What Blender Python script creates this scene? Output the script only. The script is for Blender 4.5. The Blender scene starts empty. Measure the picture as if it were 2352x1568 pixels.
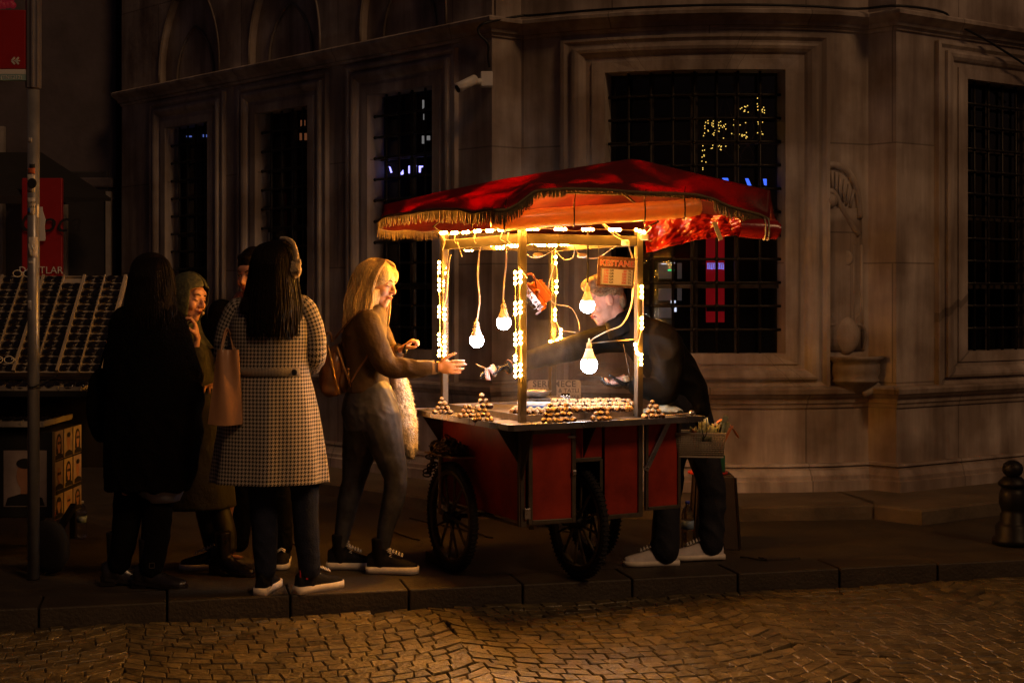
import bpy, bmesh, math, random
from mathutils import Vector, Matrix, noise
R = math.radians
rnd = random.Random(7)
SC = bpy.context.scene
COL = SC.collection

# ---------------------------------------------------------------- camera, world, light
EYE = 1.40; F = 3267.0; HY = 690.0; CX = 1176.0
cd = bpy.data.cameras.new('camera'); cam = bpy.data.objects.new('camera', cd); COL.objects.link(cam)
cd.sensor_width = 36.0; cd.lens = F / 2352 * 36.0; cd.shift_y = -(784 - HY) / 2352
cd.clip_start = 0.1; cd.clip_end = 600
cam.location = (0, 0, EYE); cam.rotation_euler = (R(90), 0, 0)
SC.camera = cam
w = bpy.data.worlds.new('World'); SC.world = w; w.use_nodes = True
nt = w.node_tree; bg = nt.nodes['Background']
sky = nt.nodes.new('ShaderNodeTexSky'); sky.sky_type = 'NISHITA'; sky.sun_disc = False
sky.sun_elevation = R(-2.5); sky.sun_rotation = R(130); sky.dust_density = 3.0
tint = nt.nodes.new('ShaderNodeMix'); tint.data_type = 'RGBA'; tint.blend_type = 'MULTIPLY'; tint.inputs[0].default_value = 1.0   # city glow colours the night sky
tint.inputs[7].default_value = (1.0, 0.60, 0.66, 1)
nt.links.new(sky.outputs[0], tint.inputs[6]); nt.links.new(tint.outputs[2], bg.inputs[0]); bg.inputs[1].default_value = 0.22
sl = bpy.data.lights.new('street_fill', 'SUN'); sl.energy = 0.50; sl.angle = R(12); sl.color = (1.0, 0.54, 0.24)  # added night lamp standing in for warm street lighting out of view
so = bpy.data.objects.new('street_fill', sl); COL.objects.link(so)
so.rotation_euler = (R(50), R(0), R(38))
SC.view_settings.view_transform = 'Standard'; SC.view_settings.look = 'None'
SC.view_settings.exposure = 0.0; SC.view_settings.gamma = 1.0
SC.render.engine = 'CYCLES'
cy = SC.cycles
cy.use_denoising = True
try: cy.denoiser = 'OPENIMAGEDENOISE'
except Exception: pass
cy.max_bounces = 6; cy.diffuse_bounces = 3; cy.glossy_bounces = 3; cy.transmission_bounces = 6
cy.transparent_max_bounces = 12; cy.volume_bounces = 0
cy.sample_clamp_indirect = 4.0; cy.caustics_reflective = False; cy.caustics_refractive = False
cy.volume_step_rate = 2.0; cy.volume_max_steps = 128

# ---------------------------------------------------------------- helpers
def at(px, py, Y):
    return Vector(((px - CX) * Y / F, Y, EYE + (HY - py) * Y / F))
def floor_at(px, py, z=0.0):
    Y = (EYE - z) * F / (py - HY)
    return Vector(((px - CX) * Y / F, Y, z))
def lerp(a, b, t): return a + (b - a) * t

MATS = {}
def mat(name, col, rough=0.6, metal=0.0, var=0.15, scale=9.0, bump=0.0, bscale=60.0, spec=0.5,
        emit=None, estr=0.0, trans=0.0, alpha=1.0, stretch=None, uv=False, sheen=0.0, coat=0.0, sss=0.0, dark=None, ior=1.45):
    if name in MATS: return MATS[name]
    m = bpy.data.materials.new(name); m.use_nodes = True; t = m.node_tree; N = t.nodes; L = t.links
    b = N['Principled BSDF']
    b.inputs['Roughness'].default_value = rough; b.inputs['Metallic'].default_value = metal
    b.inputs['Specular IOR Level'].default_value = spec
    b.inputs['Base Color'].default_value = (*col, 1); b.inputs['IOR'].default_value = ior
    if trans: b.inputs['Transmission Weight'].default_value = trans
    if alpha < 1: b.inputs['Alpha'].default_value = alpha
    if sheen: b.inputs['Sheen Weight'].default_value = sheen
    if coat: b.inputs['Coat Weight'].default_value = coat; b.inputs['Coat Roughness'].default_value = 0.15
    if sss:
        b.inputs['Subsurface Weight'].default_value = sss
        b.inputs['Subsurface Radius'].default_value = (0.012, 0.005, 0.003); b.inputs['Subsurface Scale'].default_value = 1.0
    if emit:
        b.inputs['Emission Color'].default_value = (*emit, 1); b.inputs['Emission Strength'].default_value = estr
    tc = N.new('ShaderNodeTexCoord'); mp = N.new('ShaderNodeMapping')
    L.new(tc.outputs['UV' if uv else 'Object'], mp.inputs[0])
    if stretch: mp.inputs['Scale'].default_value = stretch
    if var > 0:
        nz = N.new('ShaderNodeTexNoise'); nz.inputs['Scale'].default_value = scale; nz.inputs['Detail'].default_value = 5
        nz.inputs['Roughness'].default_value = 0.65
        L.new(mp.outputs[0], nz.inputs[0])
        cr = N.new('ShaderNodeValToRGB'); L.new(nz.outputs[0], cr.inputs[0])
        d = dark or tuple(c * (1 - var) for c in col)
        cr.color_ramp.elements[0].color = (*d, 1); cr.color_ramp.elements[0].position = 0.3
        cr.color_ramp.elements[1].color = (*tuple(min(1, c * (1 + var)) for c in col), 1); cr.color_ramp.elements[1].position = 0.7
        L.new(cr.outputs[0], b.inputs['Base Color'])
        mr = N.new('ShaderNodeMapRange'); mr.inputs[3].default_value = max(0.02, rough - 0.12); mr.inputs[4].default_value = min(1, rough + 0.12)
        L.new(nz.outputs[0], mr.inputs[0]); L.new(mr.outputs[0], b.inputs['Roughness'])
    if bump > 0:
        n2 = N.new('ShaderNodeTexNoise'); n2.inputs['Scale'].default_value = bscale; n2.inputs['Detail'].default_value = 4
        L.new(mp.outputs[0], n2.inputs[0])
        bp = N.new('ShaderNodeBump'); bp.inputs['Strength'].default_value = bump; bp.inputs['Distance'].default_value = 0.01
        L.new(n2.outputs[0], bp.inputs['Height']); L.new(bp.outputs[0], b.inputs['Normal'])
    MATS[name] = m
    return m

class MB:
    def __init__(s): s.v = []; s.f = []; s.m = []; s.uv = []; s.sm = []; s.cur = 0; s.smooth = True
    def add(s, vs, fs, uvs=None):
        o = len(s.v); s.v += [Vector(x) for x in vs]
        for i, f in enumerate(fs):
            s.f.append([o + k for k in f]); s.m.append(s.cur); s.sm.append(s.smooth)
            s.uv.append(uvs[i] if uvs else None)
    def box(s, c, size, rot=None, bev=0.0):
        c = Vector(c); hx, hy, hz = size[0] / 2, size[1] / 2, size[2] / 2
        b = min(bev, hx * .9, hy * .9, hz * .9)
        old = s.smooth; s.smooth = False
        if b <= 0:
            vs = [Vector((x, y, z)) for x in (-hx, hx) for y in (-hy, hy) for z in (-hz, hz)]
            fs = [(0, 1, 3, 2), (4, 6, 7, 5), (0, 4, 5, 1), (2, 3, 7, 6), (0, 2, 6, 4), (1, 5, 7, 3)]
        else:
            bm = bmesh.new(); bmesh.ops.create_cube(bm, size=1)
            for q in bm.verts: q.co = Vector((q.co.x * 2 * hx, q.co.y * 2 * hy, q.co.z * 2 * hz))
            bmesh.ops.bevel(bm, geom=list(bm.edges), offset=b, segments=2, affect='EDGES', profile=0.5)
            bm.verts.ensure_lookup_table(); vs = [q.co.copy() for q in bm.verts]; fs = [[q.index for q in f.verts] for f in bm.faces]; bm.free()
        if rot is not None: vs = [rot @ x for x in vs]
        s.add([c + x for x in vs], fs); s.smooth = old
    def bar(s, p0, p1, wd, ht, up=(0, 0, 1), bev=0.0):
        p0 = Vector(p0); p1 = Vector(p1); d = p1 - p0; L = d.length; d.normalize(); up = Vector(up)
        x = d.cross(up)
        if x.length < 1e-5: x = d.cross(Vector((1, 0, 0)))
        x.normalize(); z = x.cross(d)
        rot = Matrix((x, d, z)).transposed()
        s.box((p0 + p1) / 2, (wd, L, ht), rot, bev)
    def tube(s, pts, r, seg=8, cap=True, flat=1.0):
        pts = [Vector(p) for p in pts]; n = len(pts)
        rr = list(r) if hasattr(r, '__len__') else [r] * n
        d0 = (pts[1] - pts[0]).normalized()
        a = Vector((0, 0, 1)) if abs(d0.z) < 0.9 else Vector((1, 0, 0))
        x = d0.cross(a).normalized(); vs = []
        for i in range(n):
            if i == 0: d = pts[1] - pts[0]
            elif i == n - 1: d = pts[-1] - pts[-2]
            else: d = (pts[i + 1] - pts[i]).normalized() + (pts[i] - pts[i - 1]).normalized()
            if d.length < 1e-9: d = pts[min(i + 1, n - 1)] - pts[i - 1]
            d.normalize(); x = (x - d * x.dot(d))
            if x.length < 1e-6: x = d.orthogonal()
            x.normalize(); y = d.cross(x)
            for k in range(seg):
                th = 2 * math.pi * k / seg
                vs.append(pts[i] + x * (math.cos(th) * rr[i]) + y * (math.sin(th) * rr[i] * flat))
        fs = [(i * seg + k, i * seg + (k + 1) % seg, (i + 1) * seg + (k + 1) % seg, (i + 1) * seg + k) for i in range(n - 1) for k in range(seg)]
        if cap: fs += [list(range(seg))[::-1], [(n - 1) * seg + k for k in range(seg)]]
        s.add(vs, fs)
    def cap_tube(s, pts, r, seg=12):   # rounded ends, for bodies
        pts = [Vector(p) for p in pts]; rr = list(r) if hasattr(r, '__len__') else [r] * len(pts)
        s.tube(pts, rr, seg)
        s.ball(pts[0], rr[0] * 1.0); s.ball(pts[-1], rr[-1] * 1.0)
    def ball(s, c, r, rot=None, seg=14, rings=9):
        c = Vector(c); r = (r, r, r) if not hasattr(r, '__len__') else r
        vs = [Vector((0, 0, r[2]))]
        for i in range(1, rings):
            ph = math.pi * i / rings
            for k in range(seg):
                th = 2 * math.pi * k / seg
                vs.append(Vector((r[0] * math.sin(ph) * math.cos(th), r[1] * math.sin(ph) * math.sin(th), r[2] * math.cos(ph))))
        vs.append(Vector((0, 0, -r[2]))); last = len(vs) - 1
        fs = [(0, 1 + k, 1 + (k + 1) % seg) for k in range(seg)]
        for i in range(rings - 2):
            for k in range(seg):
                fs.append((1 + i * seg + k, 1 + (i + 1) * seg + k, 1 + (i + 1) * seg + (k + 1) % seg, 1 + i * seg + (k + 1) % seg))
        o = 1 + (rings - 2) * seg
        fs += [(o + k, last, o + (k + 1) % seg) for k in range(seg)]
        if rot is not None: vs = [rot @ x for x in vs]
        s.add([c + x for x in vs], fs)
    def lathe(s, c, prof, seg=24, rot=None):
        c = Vector(c); vs = []
        for (r, z) in prof:
            for k in range(seg):
                th = 2 * math.pi * k / seg; q = Vector((max(r, 1e-4) * math.cos(th), max(r, 1e-4) * math.sin(th), z))
                vs.append(c + (rot @ q if rot is not None else q))
        n = len(prof)
        fs = [(i * seg + k, i * seg + (k + 1) % seg, (i + 1) * seg + (k + 1) % seg, (i + 1) * seg + k) for i in range(n - 1) for k in range(seg)]
        if abs(prof[0][0] - prof[-1][0]) + abs(prof[0][1] - prof[-1][1]) > 1e-4: fs += [list(range(seg))[::-1], [(n - 1) * seg + k for k in range(seg)]]
        s.add(vs, fs)
    def loft(s, rings, cap=True, v0=0.0):
        n = len(rings[0]); vs = [p for r in rings for p in r]; h = n // 2
        us = []
        for r in rings:
            u = [0.0] * (n + 1)
            for i in range(1, h + 1): u[i] = u[i - 1] + (Vector(r[i]) - Vector(r[i - 1])).length
            neg = [0.0] * (n + 1)
            for i in range(n - 1, h - 1, -1): neg[i] = neg[i + 1] - (Vector(r[(i + 1) % n]) - Vector(r[i])).length
            us.append((u, neg))
        vv = [v0]
        for i in range(1, len(rings)):
            vv.append(vv[-1] + sum(((Vector(rings[i][k]) - Vector(rings[i - 1][k])).length for k in range(0, n, 4))) / len(range(0, n, 4)))
        fs = []; uvs = []
        for i in range(len(rings) - 1):
            for k in range(n):
                fs.append((i * n + k, i * n + (k + 1) % n, (i + 1) * n + (k + 1) % n, (i + 1) * n + k))
                if k < h: a0, a1, b0, b1 = us[i][0][k], us[i][0][k + 1], us[i + 1][0][k], us[i + 1][0][k + 1]
                else: a0, a1, b0, b1 = us[i][1][k], us[i][1][k + 1], us[i + 1][1][k], us[i + 1][1][k + 1]
                uvs.append([(a0, vv[i]), (a1, vv[i]), (b1, vv[i + 1]), (b0, vv[i + 1])])
        if cap:
            fs += [list(range(n))[::-1], [(len(rings) - 1) * n + k for k in range(n)]]
            uvs += [[(0, 0)] * n, [(0, 0)] * n]
        s.add(vs, fs, uvs)
    def grid(s, fn, nu, nv, thick=0.0):
        P = [[Vector(fn(i / nu, j / nv)) for i in range(nu + 1)] for j in range(nv + 1)]
        vs = [p for r in P for p in r]; W = nu + 1
        fs = []; uvs = []
        for j in range(nv):
            for i in range(nu):
                fs.append((j * W + i, j * W + i + 1, (j + 1) * W + i + 1, (j + 1) * W + i))
                uvs.append([(i / nu, j / nv), ((i + 1) / nu, j / nv), ((i + 1) / nu, (j + 1) / nv), (i / nu, (j + 1) / nv)])
        s.add(vs, fs, uvs)
        if thick:
            ns = []
            for j in range(nv + 1):
                for i in range(nu + 1):
                    a = P[j][min(i + 1, nu)] - P[j][max(i - 1, 0)]; b = P[min(j + 1, nv)][i] - P[max(j - 1, 0)][i]
                    q = a.cross(b); ns.append(q.normalized() if q.length > 0 else Vector((0, 0, 1)))
            vs2 = [p - m_ * thick for p, m_ in zip(vs, ns)]
            o = len(vs)
            f2 = [tuple(reversed(f)) for f in fs]; s.add(vs2, f2, [list(reversed(u)) for u in uvs])
            base = len(s.v) - 2 * o
            rim = [i for i in range(W)] + [j * W + nu for j in range(1, nv + 1)] + [nv * W + i for i in range(nu - 1, -1, -1)] + [j * W for j in range(nv - 1, 0, -1)]
            for k in range(len(rim)):
                a, b = rim[k], rim[(k + 1) % len(rim)]
                s.f.append([base + a, base + o + a, base + o + b, base + b]); s.m.append(s.cur); s.sm.append(False); s.uv.append(None)
    def prism(s, poly, z0, z1, M=None):      # poly in xy, extruded in z; M matrix optional
        n = len(poly); old = s.smooth; s.smooth = False
        vs = [Vector((p[0], p[1], z0)) for p in poly] + [Vector((p[0], p[1], z1)) for p in poly]
        if M is not None: vs = [M @ x for x in vs]
        fs = [list(range(n))[::-1], list(range(n, 2 * n))] + [(i, (i + 1) % n, n + (i + 1) % n, n + i) for i in range(n)]
        s.add(vs, fs); s.smooth = old

def wm(o):
    M = o.matrix_basis.copy()
    return wm(o.parent) @ M if o.parent else M
def mesh_of(mb, name):
    me = bpy.data.meshes.new(name); me.from_pydata([tuple(x) for x in mb.v], [], mb.f)
    me.polygons.foreach_set('material_index', mb.m); me.polygons.foreach_set('use_smooth', mb.sm)
    if any(u is not None for u in mb.uv):
        ul = me.uv_layers.new(name='UVMap')
        for p, u in zip(me.polygons, mb.uv):
            if u:
                for li, q in zip(p.loop_indices, u): ul.data[li].uv = q
    me.validate(); me.update()
    return me
def link(name, me, mats, parent=None, loc=None, local=False):
    o = bpy.data.objects.new(name, me); COL.objects.link(o)
    if parent: o.parent = parent
    if not local:
        if parent: me.transform(wm(parent).inverted())
        elif loc is not None: me.transform(Matrix.Translation(-Vector(loc)))
    if loc is not None and not parent: o.location = loc
    for m in (mats if isinstance(mats, (list, tuple)) else [mats]): me.materials.append(m)
    return o
def obj(name, mb, mats, parent=None, loc=None, local=False, autosmooth=False):
    return link(name, mesh_of(mb, name), mats, parent, loc, local)
def fix_normals(mb):
    bm = bmesh.new(); me = mesh_of(mb, 'tmp'); bm.from_mesh(me); bmesh.ops.recalc_face_normals(bm, faces=bm.faces); bm.to_mesh(me); bm.free(); return me
def remesh(mb, vox=0.006, smooth=3, fac=0.5):
    me = fix_normals(mb); o = bpy.data.objects.new('tmp', me); COL.objects.link(o)
    r = o.modifiers.new('r', 'REMESH'); r.mode = 'VOXEL'; r.voxel_size = vox; r.use_smooth_shade = True
    if smooth:
        q = o.modifiers.new('s', 'SMOOTH'); q.iterations = smooth; q.factor = fac
    dg = bpy.context.evaluated_depsgraph_get(); ev = o.evaluated_get(dg)
    out = bpy.data.meshes.new_from_object(ev, depsgraph=dg)
    bpy.data.objects.remove(o); bpy.data.meshes.remove(me)
    out.materials.clear()
    for p in out.polygons: p.use_smooth = True
    return out
def empty(name, loc, rz=0):
    o = bpy.data.objects.new(name, None); COL.objects.link(o); o.location = loc; o.rotation_euler = (0, 0, rz)
    o.empty_display_size = 0.1; return o
def tag(o, label=None, cat=None, group=None, kind=None):
    if label: o['label'] = label
    if cat: o['category'] = cat
    if group: o['group'] = group
    if kind: o['kind'] = kind
    return o
def copy_tree(o, parent=None):
    c = o.copy(); COL.objects.link(c)
    if parent: c.parent = parent
    for ch in [q for q in bpy.data.objects if q.parent == o]: copy_tree(ch, c)
    return c
def text(name, body, size, m, M, parent=None, extrude=0.001, offset=0.0, shear=0.0, align='CENTER', sx=1.0, track=1.0):
    c = bpy.data.curves.new('t', 'FONT'); c.body = body; c.size = size; c.extrude = extrude; c.offset = offset; c.shear = shear
    c.align_x = align; c.align_y = 'CENTER'; c.resolution_u = 3; c.space_character = track
    t = bpy.data.objects.new('t', c); COL.objects.link(t)
    dg = bpy.context.evaluated_depsgraph_get(); me = bpy.data.meshes.new_from_object(t.evaluated_get(dg), depsgraph=dg)
    bpy.data.objects.remove(t); me.transform(M @ Matrix.Diagonal((sx, 1, 1, 1))); me.materials.clear()
    return link(name, me, m, parent)
def frame_M(o, x, up=(0, 0, 1)):
    """matrix: local x along x, local y along up (approx), local z towards the viewer of the face"""
    x = Vector(x).normalized(); up = Vector(up); z = x.cross(up).normalized(); y = z.cross(x)
    return Matrix.Translation(Vector(o)) @ Matrix((x, y, z)).transposed().to_4x4()
def spline(pts, n=8):
    pts = [Vector(p) for p in pts]; out = []
    P = [pts[0] * 2 - pts[1]] + pts + [pts[-1] * 2 - pts[-2]]
    for i in range(1, len(P) - 2):
        for k in range(n):
            t = k / n; a, b, c, d = P[i - 1], P[i], P[i + 1], P[i + 2]
            out.append(0.5 * ((2 * b) + (c - a) * t + (2 * a - 5 * b + 4 * c - d) * t * t + (3 * b - a - 3 * c + d) * t ** 3))
    out.append(pts[-1]); return out
def nz(p, s=1.0): return noise.noise(Vector(p) * s)

# ---------------------------------------------------------------- materials
def stone_mat():
    m = bpy.data.materials.new('stone'); m.use_nodes = True; t = m.node_tree; N = t.nodes; L = t.links; b = N['Principled BSDF']
    b.inputs['Roughness'].default_value = 0.55
    tc = N.new('ShaderNodeTexCoord')
    mp = N.new('ShaderNodeMapping'); L.new(tc.outputs['Object'], mp.inputs[0]); mp.inputs['Scale'].default_value = (4.5, 4.5, 0.45)
    n1 = N.new('ShaderNodeTexNoise'); n1.inputs['Scale'].default_value = 1.6; n1.inputs['Detail'].default_value = 7; n1.inputs['Roughness'].default_value = 0.6; L.new(mp.outputs[0], n1.inputs[0])
    n2 = N.new('ShaderNodeTexNoise'); n2.inputs['Scale'].default_value = 1.7; n2.inputs['Detail'].default_value = 6; L.new(tc.outputs['Object'], n2.inputs[0])
    c1 = N.new('ShaderNodeValToRGB'); L.new(n1.outputs[0], c1.inputs[0])
    e = c1.color_ramp.elements; e[0].position = 0.32; e[0].color = (0.30, 0.245, 0.205, 1); e[1].position = 0.68; e[1].color = (0.63, 0.56, 0.50, 1)
    c2 = N.new('ShaderNodeValToRGB'); L.new(n2.outputs[0], c2.inputs[0])
    e = c2.color_ramp.elements; e[0].position = 0.40; e[0].color = (0.36, 0.30, 0.25, 1); e[1].position = 0.62; e[1].color = (1, 1, 1, 1)
    mx = N.new('ShaderNodeMix'); mx.data_type = 'RGBA'; mx.blend_type = 'MULTIPLY'; mx.inputs[0].default_value = 0.8
    L.new(c1.outputs[0], mx.inputs[6]); L.new(c2.outputs[0], mx.inputs[7])
    br = N.new('ShaderNodeTexBrick'); L.new(tc.outputs['UV'], br.inputs[0]); br.inputs['Scale'].default_value = 1.0
    br.inputs['Brick Width'].default_value = 1.35; br.inputs['Row Height'].default_value = 0.83; br.inputs['Mortar Size'].default_value = 0.006
    br.inputs['Mortar Smooth'].default_value = 0.2
    br.inputs['Color1'].default_value = (1, .98, .95, 1); br.inputs['Color2'].default_value = (.78, .75, .75, 1); br.inputs['Mortar'].default_value = (.35, .32, .3, 1)
    m2 = N.new('ShaderNodeMix'); m2.data_type = 'RGBA'; m2.blend_type = 'MULTIPLY'; m2.inputs[0].default_value = 0.75
    L.new(mx.outputs[2], m2.inputs[6]); L.new(br.outputs[0], m2.inputs[7]); L.new(m2.outputs[2], b.inputs['Base Color'])
    n3 = N.new('ShaderNodeTexNoise'); n3.inputs['Scale'].default_value = 14; n3.inputs['Detail'].default_value = 8; L.new(tc.outputs['Object'], n3.inputs[0])
    bp = N.new('ShaderNodeBump'); bp.inputs['Strength'].default_value = 0.35; bp.inputs['Distance'].default_value = 0.012
    L.new(n3.outputs[0], bp.inputs['Height']); L.new(bp.outputs[0], b.inputs['Normal'])
    return m
STONE = stone_mat()
IRON = mat('wrought_iron', (0.030, 0.026, 0.020), 0.45, 0.6, 0.3, 30)
ALU = mat('aluminium', (0.13, 0.11, 0.085), 0.45, 0.75, 0.22, 14, 0.05, 80)
STEEL = mat('steel_sheet', (0.42, 0.40, 0.39), 0.28, 0.95, 0.35, 7, 0.06, 40)
RED = mat('red_panel', (0.33, 0.030, 0.012), 0.40, 0.0, 0.42, 3.5, 0.08, 12, dark=(.16, .014, .008))
BLACKM = mat('black_metal', (0.011, 0.010, 0.009), 0.5, 0.5, 0.3, 20)
RUBBER = mat('tyre_rubber', (0.013, 0.012, 0.011), 0.8, 0, 0.3, 30, 0.4, 200)
WOODP = mat('wheel_spoke_paint', (0.10, 0.075, 0.035), 0.5, 0.2, 0.35, 14, 0.15, 60)
CABLE = mat('cable_white', (0.55, 0.45, 0.32), 0.5, 0, 0.15, 20)
CABLEB = mat('cable_black', (0.01, 0.01, 0.01), 0.5, 0, 0.0)
WHITEP = mat('white_plastic', (0.72, 0.70, 0.66), 0.35, 0, 0.08, 12)
SKIN = mat('skin', (0.56, 0.30, 0.19), 0.48, 0, 0.12, 30, 0.06, 160, sss=0.0)
SKINF = mat('skin_flushed', (0.60, 0.30, 0.20), 0.46, 0, 0.14, 26, 0.08, 160)
LIPS = mat('lips', (0.36, 0.07, 0.05), 0.4, 0, 0.1)
BROW = mat('brow_hair', (0.05, 0.025, 0.012), 0.7, 0, 0.1)
EYEW = mat('eye_white', (0.7, 0.66, 0.6), 0.2, 0, 0.0)
EYEB = mat('eye_dark', (0.02, 0.012, 0.008), 0.15, 0, 0.0)
HAIRD = mat('dark_hair', (0.010, 0.006, 0.0035), 0.45, 0, 0.5, 40, 0.7, 60, spec=.12, stretch=(6, 6, .5))
HAIRB = mat('blonde_hair', (0.80, 0.56, 0.22), 0.42, 0, 0.35, 40, 0.8, 60, stretch=(6, 6, .5), dark=(0.36, 0.20, 0.06))
HAIRG = mat('sandy_hair', (0.23, 0.135, 0.06), 0.6, 0, 0.4, 50, 0.8, 90)
BLACKC = mat('black_wool', (0.005, 0.0045, 0.004), 0.95, 0, 0.3, 14, 0.5, 40, spec=.08)
FURC = mat('dark_fur', (0.005, 0.0042, 0.0038), 0.95, 0, 0.4, 40, 1.0, 90, spec=.06)
DENIM = mat('dark_denim', (0.018, 0.022, 0.040), 0.85, 0, 0.25, 25, 0.35, 120, spec=.15)
LEGG = mat('grey_leggings', (0.046, 0.046, 0.053), 0.5, 0, 0.6, 9, 0.3, 22, spec=.4)
SWEAT = mat('olive_sweater', (0.062, 0.040, 0.020), 0.75, 0, 0.2, 14, 0.3, 70, spec=.2)
CREAMF = mat('cream_fur', (0.72, 0.60, 0.42), 0.9, 0, 0.18, 25, 1.0, 70, sheen=0.6)
LEATH = mat('brown_leather', (0.19, 0.085, 0.03), 0.33, 0, 0.3, 12, 0.2, 60, coat=0.3)
LEATHB = mat('black_leather', (0.013, 0.010, 0.008), 0.3, 0, 0.3, 18, 0.2, 60, coat=0.3)
PEACH = mat('peach_leather', (0.46, 0.24, 0.115), 0.4, 0, 0.10, 8, 0.08, 40)
JACK = mat('dark_jacket', (0.0065, 0.006, 0.0052), 0.6, 0, 0.25, 9, 0.3, 24, spec=.10)
GLOVE = mat('nitrile_glove', (0.010, 0.010, 0.011), 0.25, 0, 0.2, 20, 0.4, 60)
SOLE = mat('white_rubber_sole', (0.80, 0.72, 0.60), 0.55, 0, 0.15, 20)
SUEDE = mat('white_shoe', (0.60, 0.55, 0.54), 0.6, 0, 0.15, 14, 0.2, 60)
CANV = mat('black_canvas', (0.008, 0.007, 0.0065), 0.7, 0, 0.2, 30, 0.2, 120, spec=.2)
# ---------------------------------------------------------------- ground, road, kerb, pavement
ASPH = mat('pavement_asphalt', (0.040, 0.031, 0.020), 0.62, 0, 0.4, 3.2, 0.45, 90)
KERBM = mat('kerb_stone', (0.046, 0.035, 0.022), 0.6, 0, 0.35, 4, 0.5, 60)
STEPM = mat('step_stone', (0.115, 0.088, 0.056), 0.65, 0, 0.4, 3, 0.5, 40)
JOINT = mat('road_joint', (0.028, 0.022, 0.016), 0.9, 0, 0.4, 30, 0.5, 90)
def cobble_mat():
    m = mat('granite_sett', (0.118, 0.092, 0.044), 0.34, 0, 0.6, 14, 1.0, 42)
    t = m.node_tree; N = t.nodes; L = t.links; b = N['Principled BSDF']
    g = N.new('ShaderNodeNewGeometry'); cr = N.new('ShaderNodeMapRange'); cr.inputs[3].default_value = 0.62; cr.inputs[4].default_value = 1.28
    L.new(g.outputs['Random Per Island'], cr.inputs[0])
    src = b.inputs['Base Color'].links[0].from_socket
    mx = N.new('ShaderNodeMix'); mx.data_type = 'RGBA'; mx.blend_type = 'MULTIPLY'; mx.inputs[0].default_value = 1.0
    L.new(src, mx.inputs[6]); L.new(cr.outputs[0], mx.inputs[7]); L.new(mx.outputs[2], b.inputs['Base Color'])
    return m
SETT = cobble_mat()
KX = Vector((1, 0.244, 0)).normalized(); KN = Vector((-KX.y, KX.x, 0)); K0 = Vector((0.05, 7.035, 0))   # kerb line
RZ = -0.09
g = MB(); g.add([(-90, -90, -0.16), (90, -90, -0.16), (90, 120, -0.16), (-90, 120, -0.16)], [(0, 1, 2, 3)])
tag(obj('ground', g, JOINT), kind='structure')
def kpt(s, n, z=0.0): return K0 + KX * s + KN * n + Vector((0, 0, z))
g = MB(); g.add([kpt(-14, -0.003, RZ - .022), kpt(-14, -9, RZ - .022), kpt(16, -9, RZ - .022), kpt(16, -0.003, RZ - .022)], [(0, 1, 2, 3)])
road = tag(obj('road', g, JOINT), kind='structure')
# setts in segmental arcs
g = MB(); g.smooth = False
SP = 1.42; AMP = 0.42; row = 0.086
def arc(u):      # 0..1 over a span
    q = (u - 0.5) * 2; return AMP * (math.sqrt(max(0, 1.25 - q * q)) - 0.5)
def sett(c4, h):
    cc = sum(c4, Vector()) / 4
    def sh(k, z, j=0.0):
        return [cc + (p - cc) * k + Vector((0, 0, z)) for p in c4]
    o = [p for p in sh(0.975, -0.03)] + [p for p in sh(0.955, -0.005)] + [p for p in sh(0.87, 0.0)]
    for i in range(8, 12): o[i] = o[i] + Vector((0, 0, rnd.uniform(-.0015, .0015)))
    o = [p + Vector((0, 0, h)) for p in o]
    fs = [(0, 1, 5, 4), (1, 2, 6, 5), (2, 3, 7, 6), (3, 0, 4, 7), (4, 5, 9, 8), (5, 6, 10, 9), (6, 7, 11, 10), (7, 4, 8, 11), (8, 9, 10, 11)]
    g.add(o, fs)
JS = {}
for sp in range(-4, 5):
    for r_ in range(-10, 54):
        nseg = 14; us = [0.0]
        while us[-1] < 1 - 0.04: us.append(us[-1] + rnd.uniform(0.045, 0.070))
        us[-1] = 1.0
        js = rnd.uniform(-.018, .018) if sp == -4 else JS[r_]
        JS[r_] = js
        for i in range(len(us) - 1):
            pts = []
            for (u, dr) in ((us[i], 0), (us[i + 1], 0), (us[i + 1], 1), (us[i], 1)):
                jx = nz((u * 15 + sp * 3, (r_ + dr) * 1.7, 3)) * 0.024; jy = nz((u * 15 + sp * 3, (r_ + dr) * 1.7, 9)) * 0.026
                s_ = (sp + u - .5) * SP + jx + 0.25 + js
                n_ = -3.6 + (r_ + dr) * row * 1.0 + arc(u) * -1.0 + jy + 0.2
                pts.append(kpt(s_, n_, 0))
            cn = (sum(pts, Vector()) / 4 - K0).dot(KN)
            if cn > -0.012 or cn < -3.4: continue
            pts = [p - KN * max(0.0, (p - K0).dot(KN) + 0.006) for p in pts]
            sett([Vector((p.x, p.y, RZ)) for p in pts], rnd.uniform(-.0025, .0025))
obj('paving_setts', g, SETT, road)
# kerb stones
g = MB(); s_ = -9.0; kr = rnd
s_ = -0.567 - 0.57 * 16
while s_ < 9:
    L_ = 0.57
    c = kpt(s_ + L_ / 2, 0.14, -0.10); dz = kr.uniform(-.003, .003)
    g.box(c + Vector((0, 0, dz)), (L_ - 0.008, 0.28, 0.20), Matrix((KX, KN, Vector((0, 0, 1)))).transposed(), 0.008); s_ += L_
kerb = tag(obj('kerb', g, KERBM), kind='structure')
g = MB()
def pav(u, v):
    p = kpt(lerp(-14, 14, u), lerp(0.284, 12, v * v)); q = p.copy(); q.z = -0.004 + 0.006 * nz(p, 1.6)
    return q
g.grid(pav, 120, 60)
tag(obj('pavement', g, ASPH), kind='structure')
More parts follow.
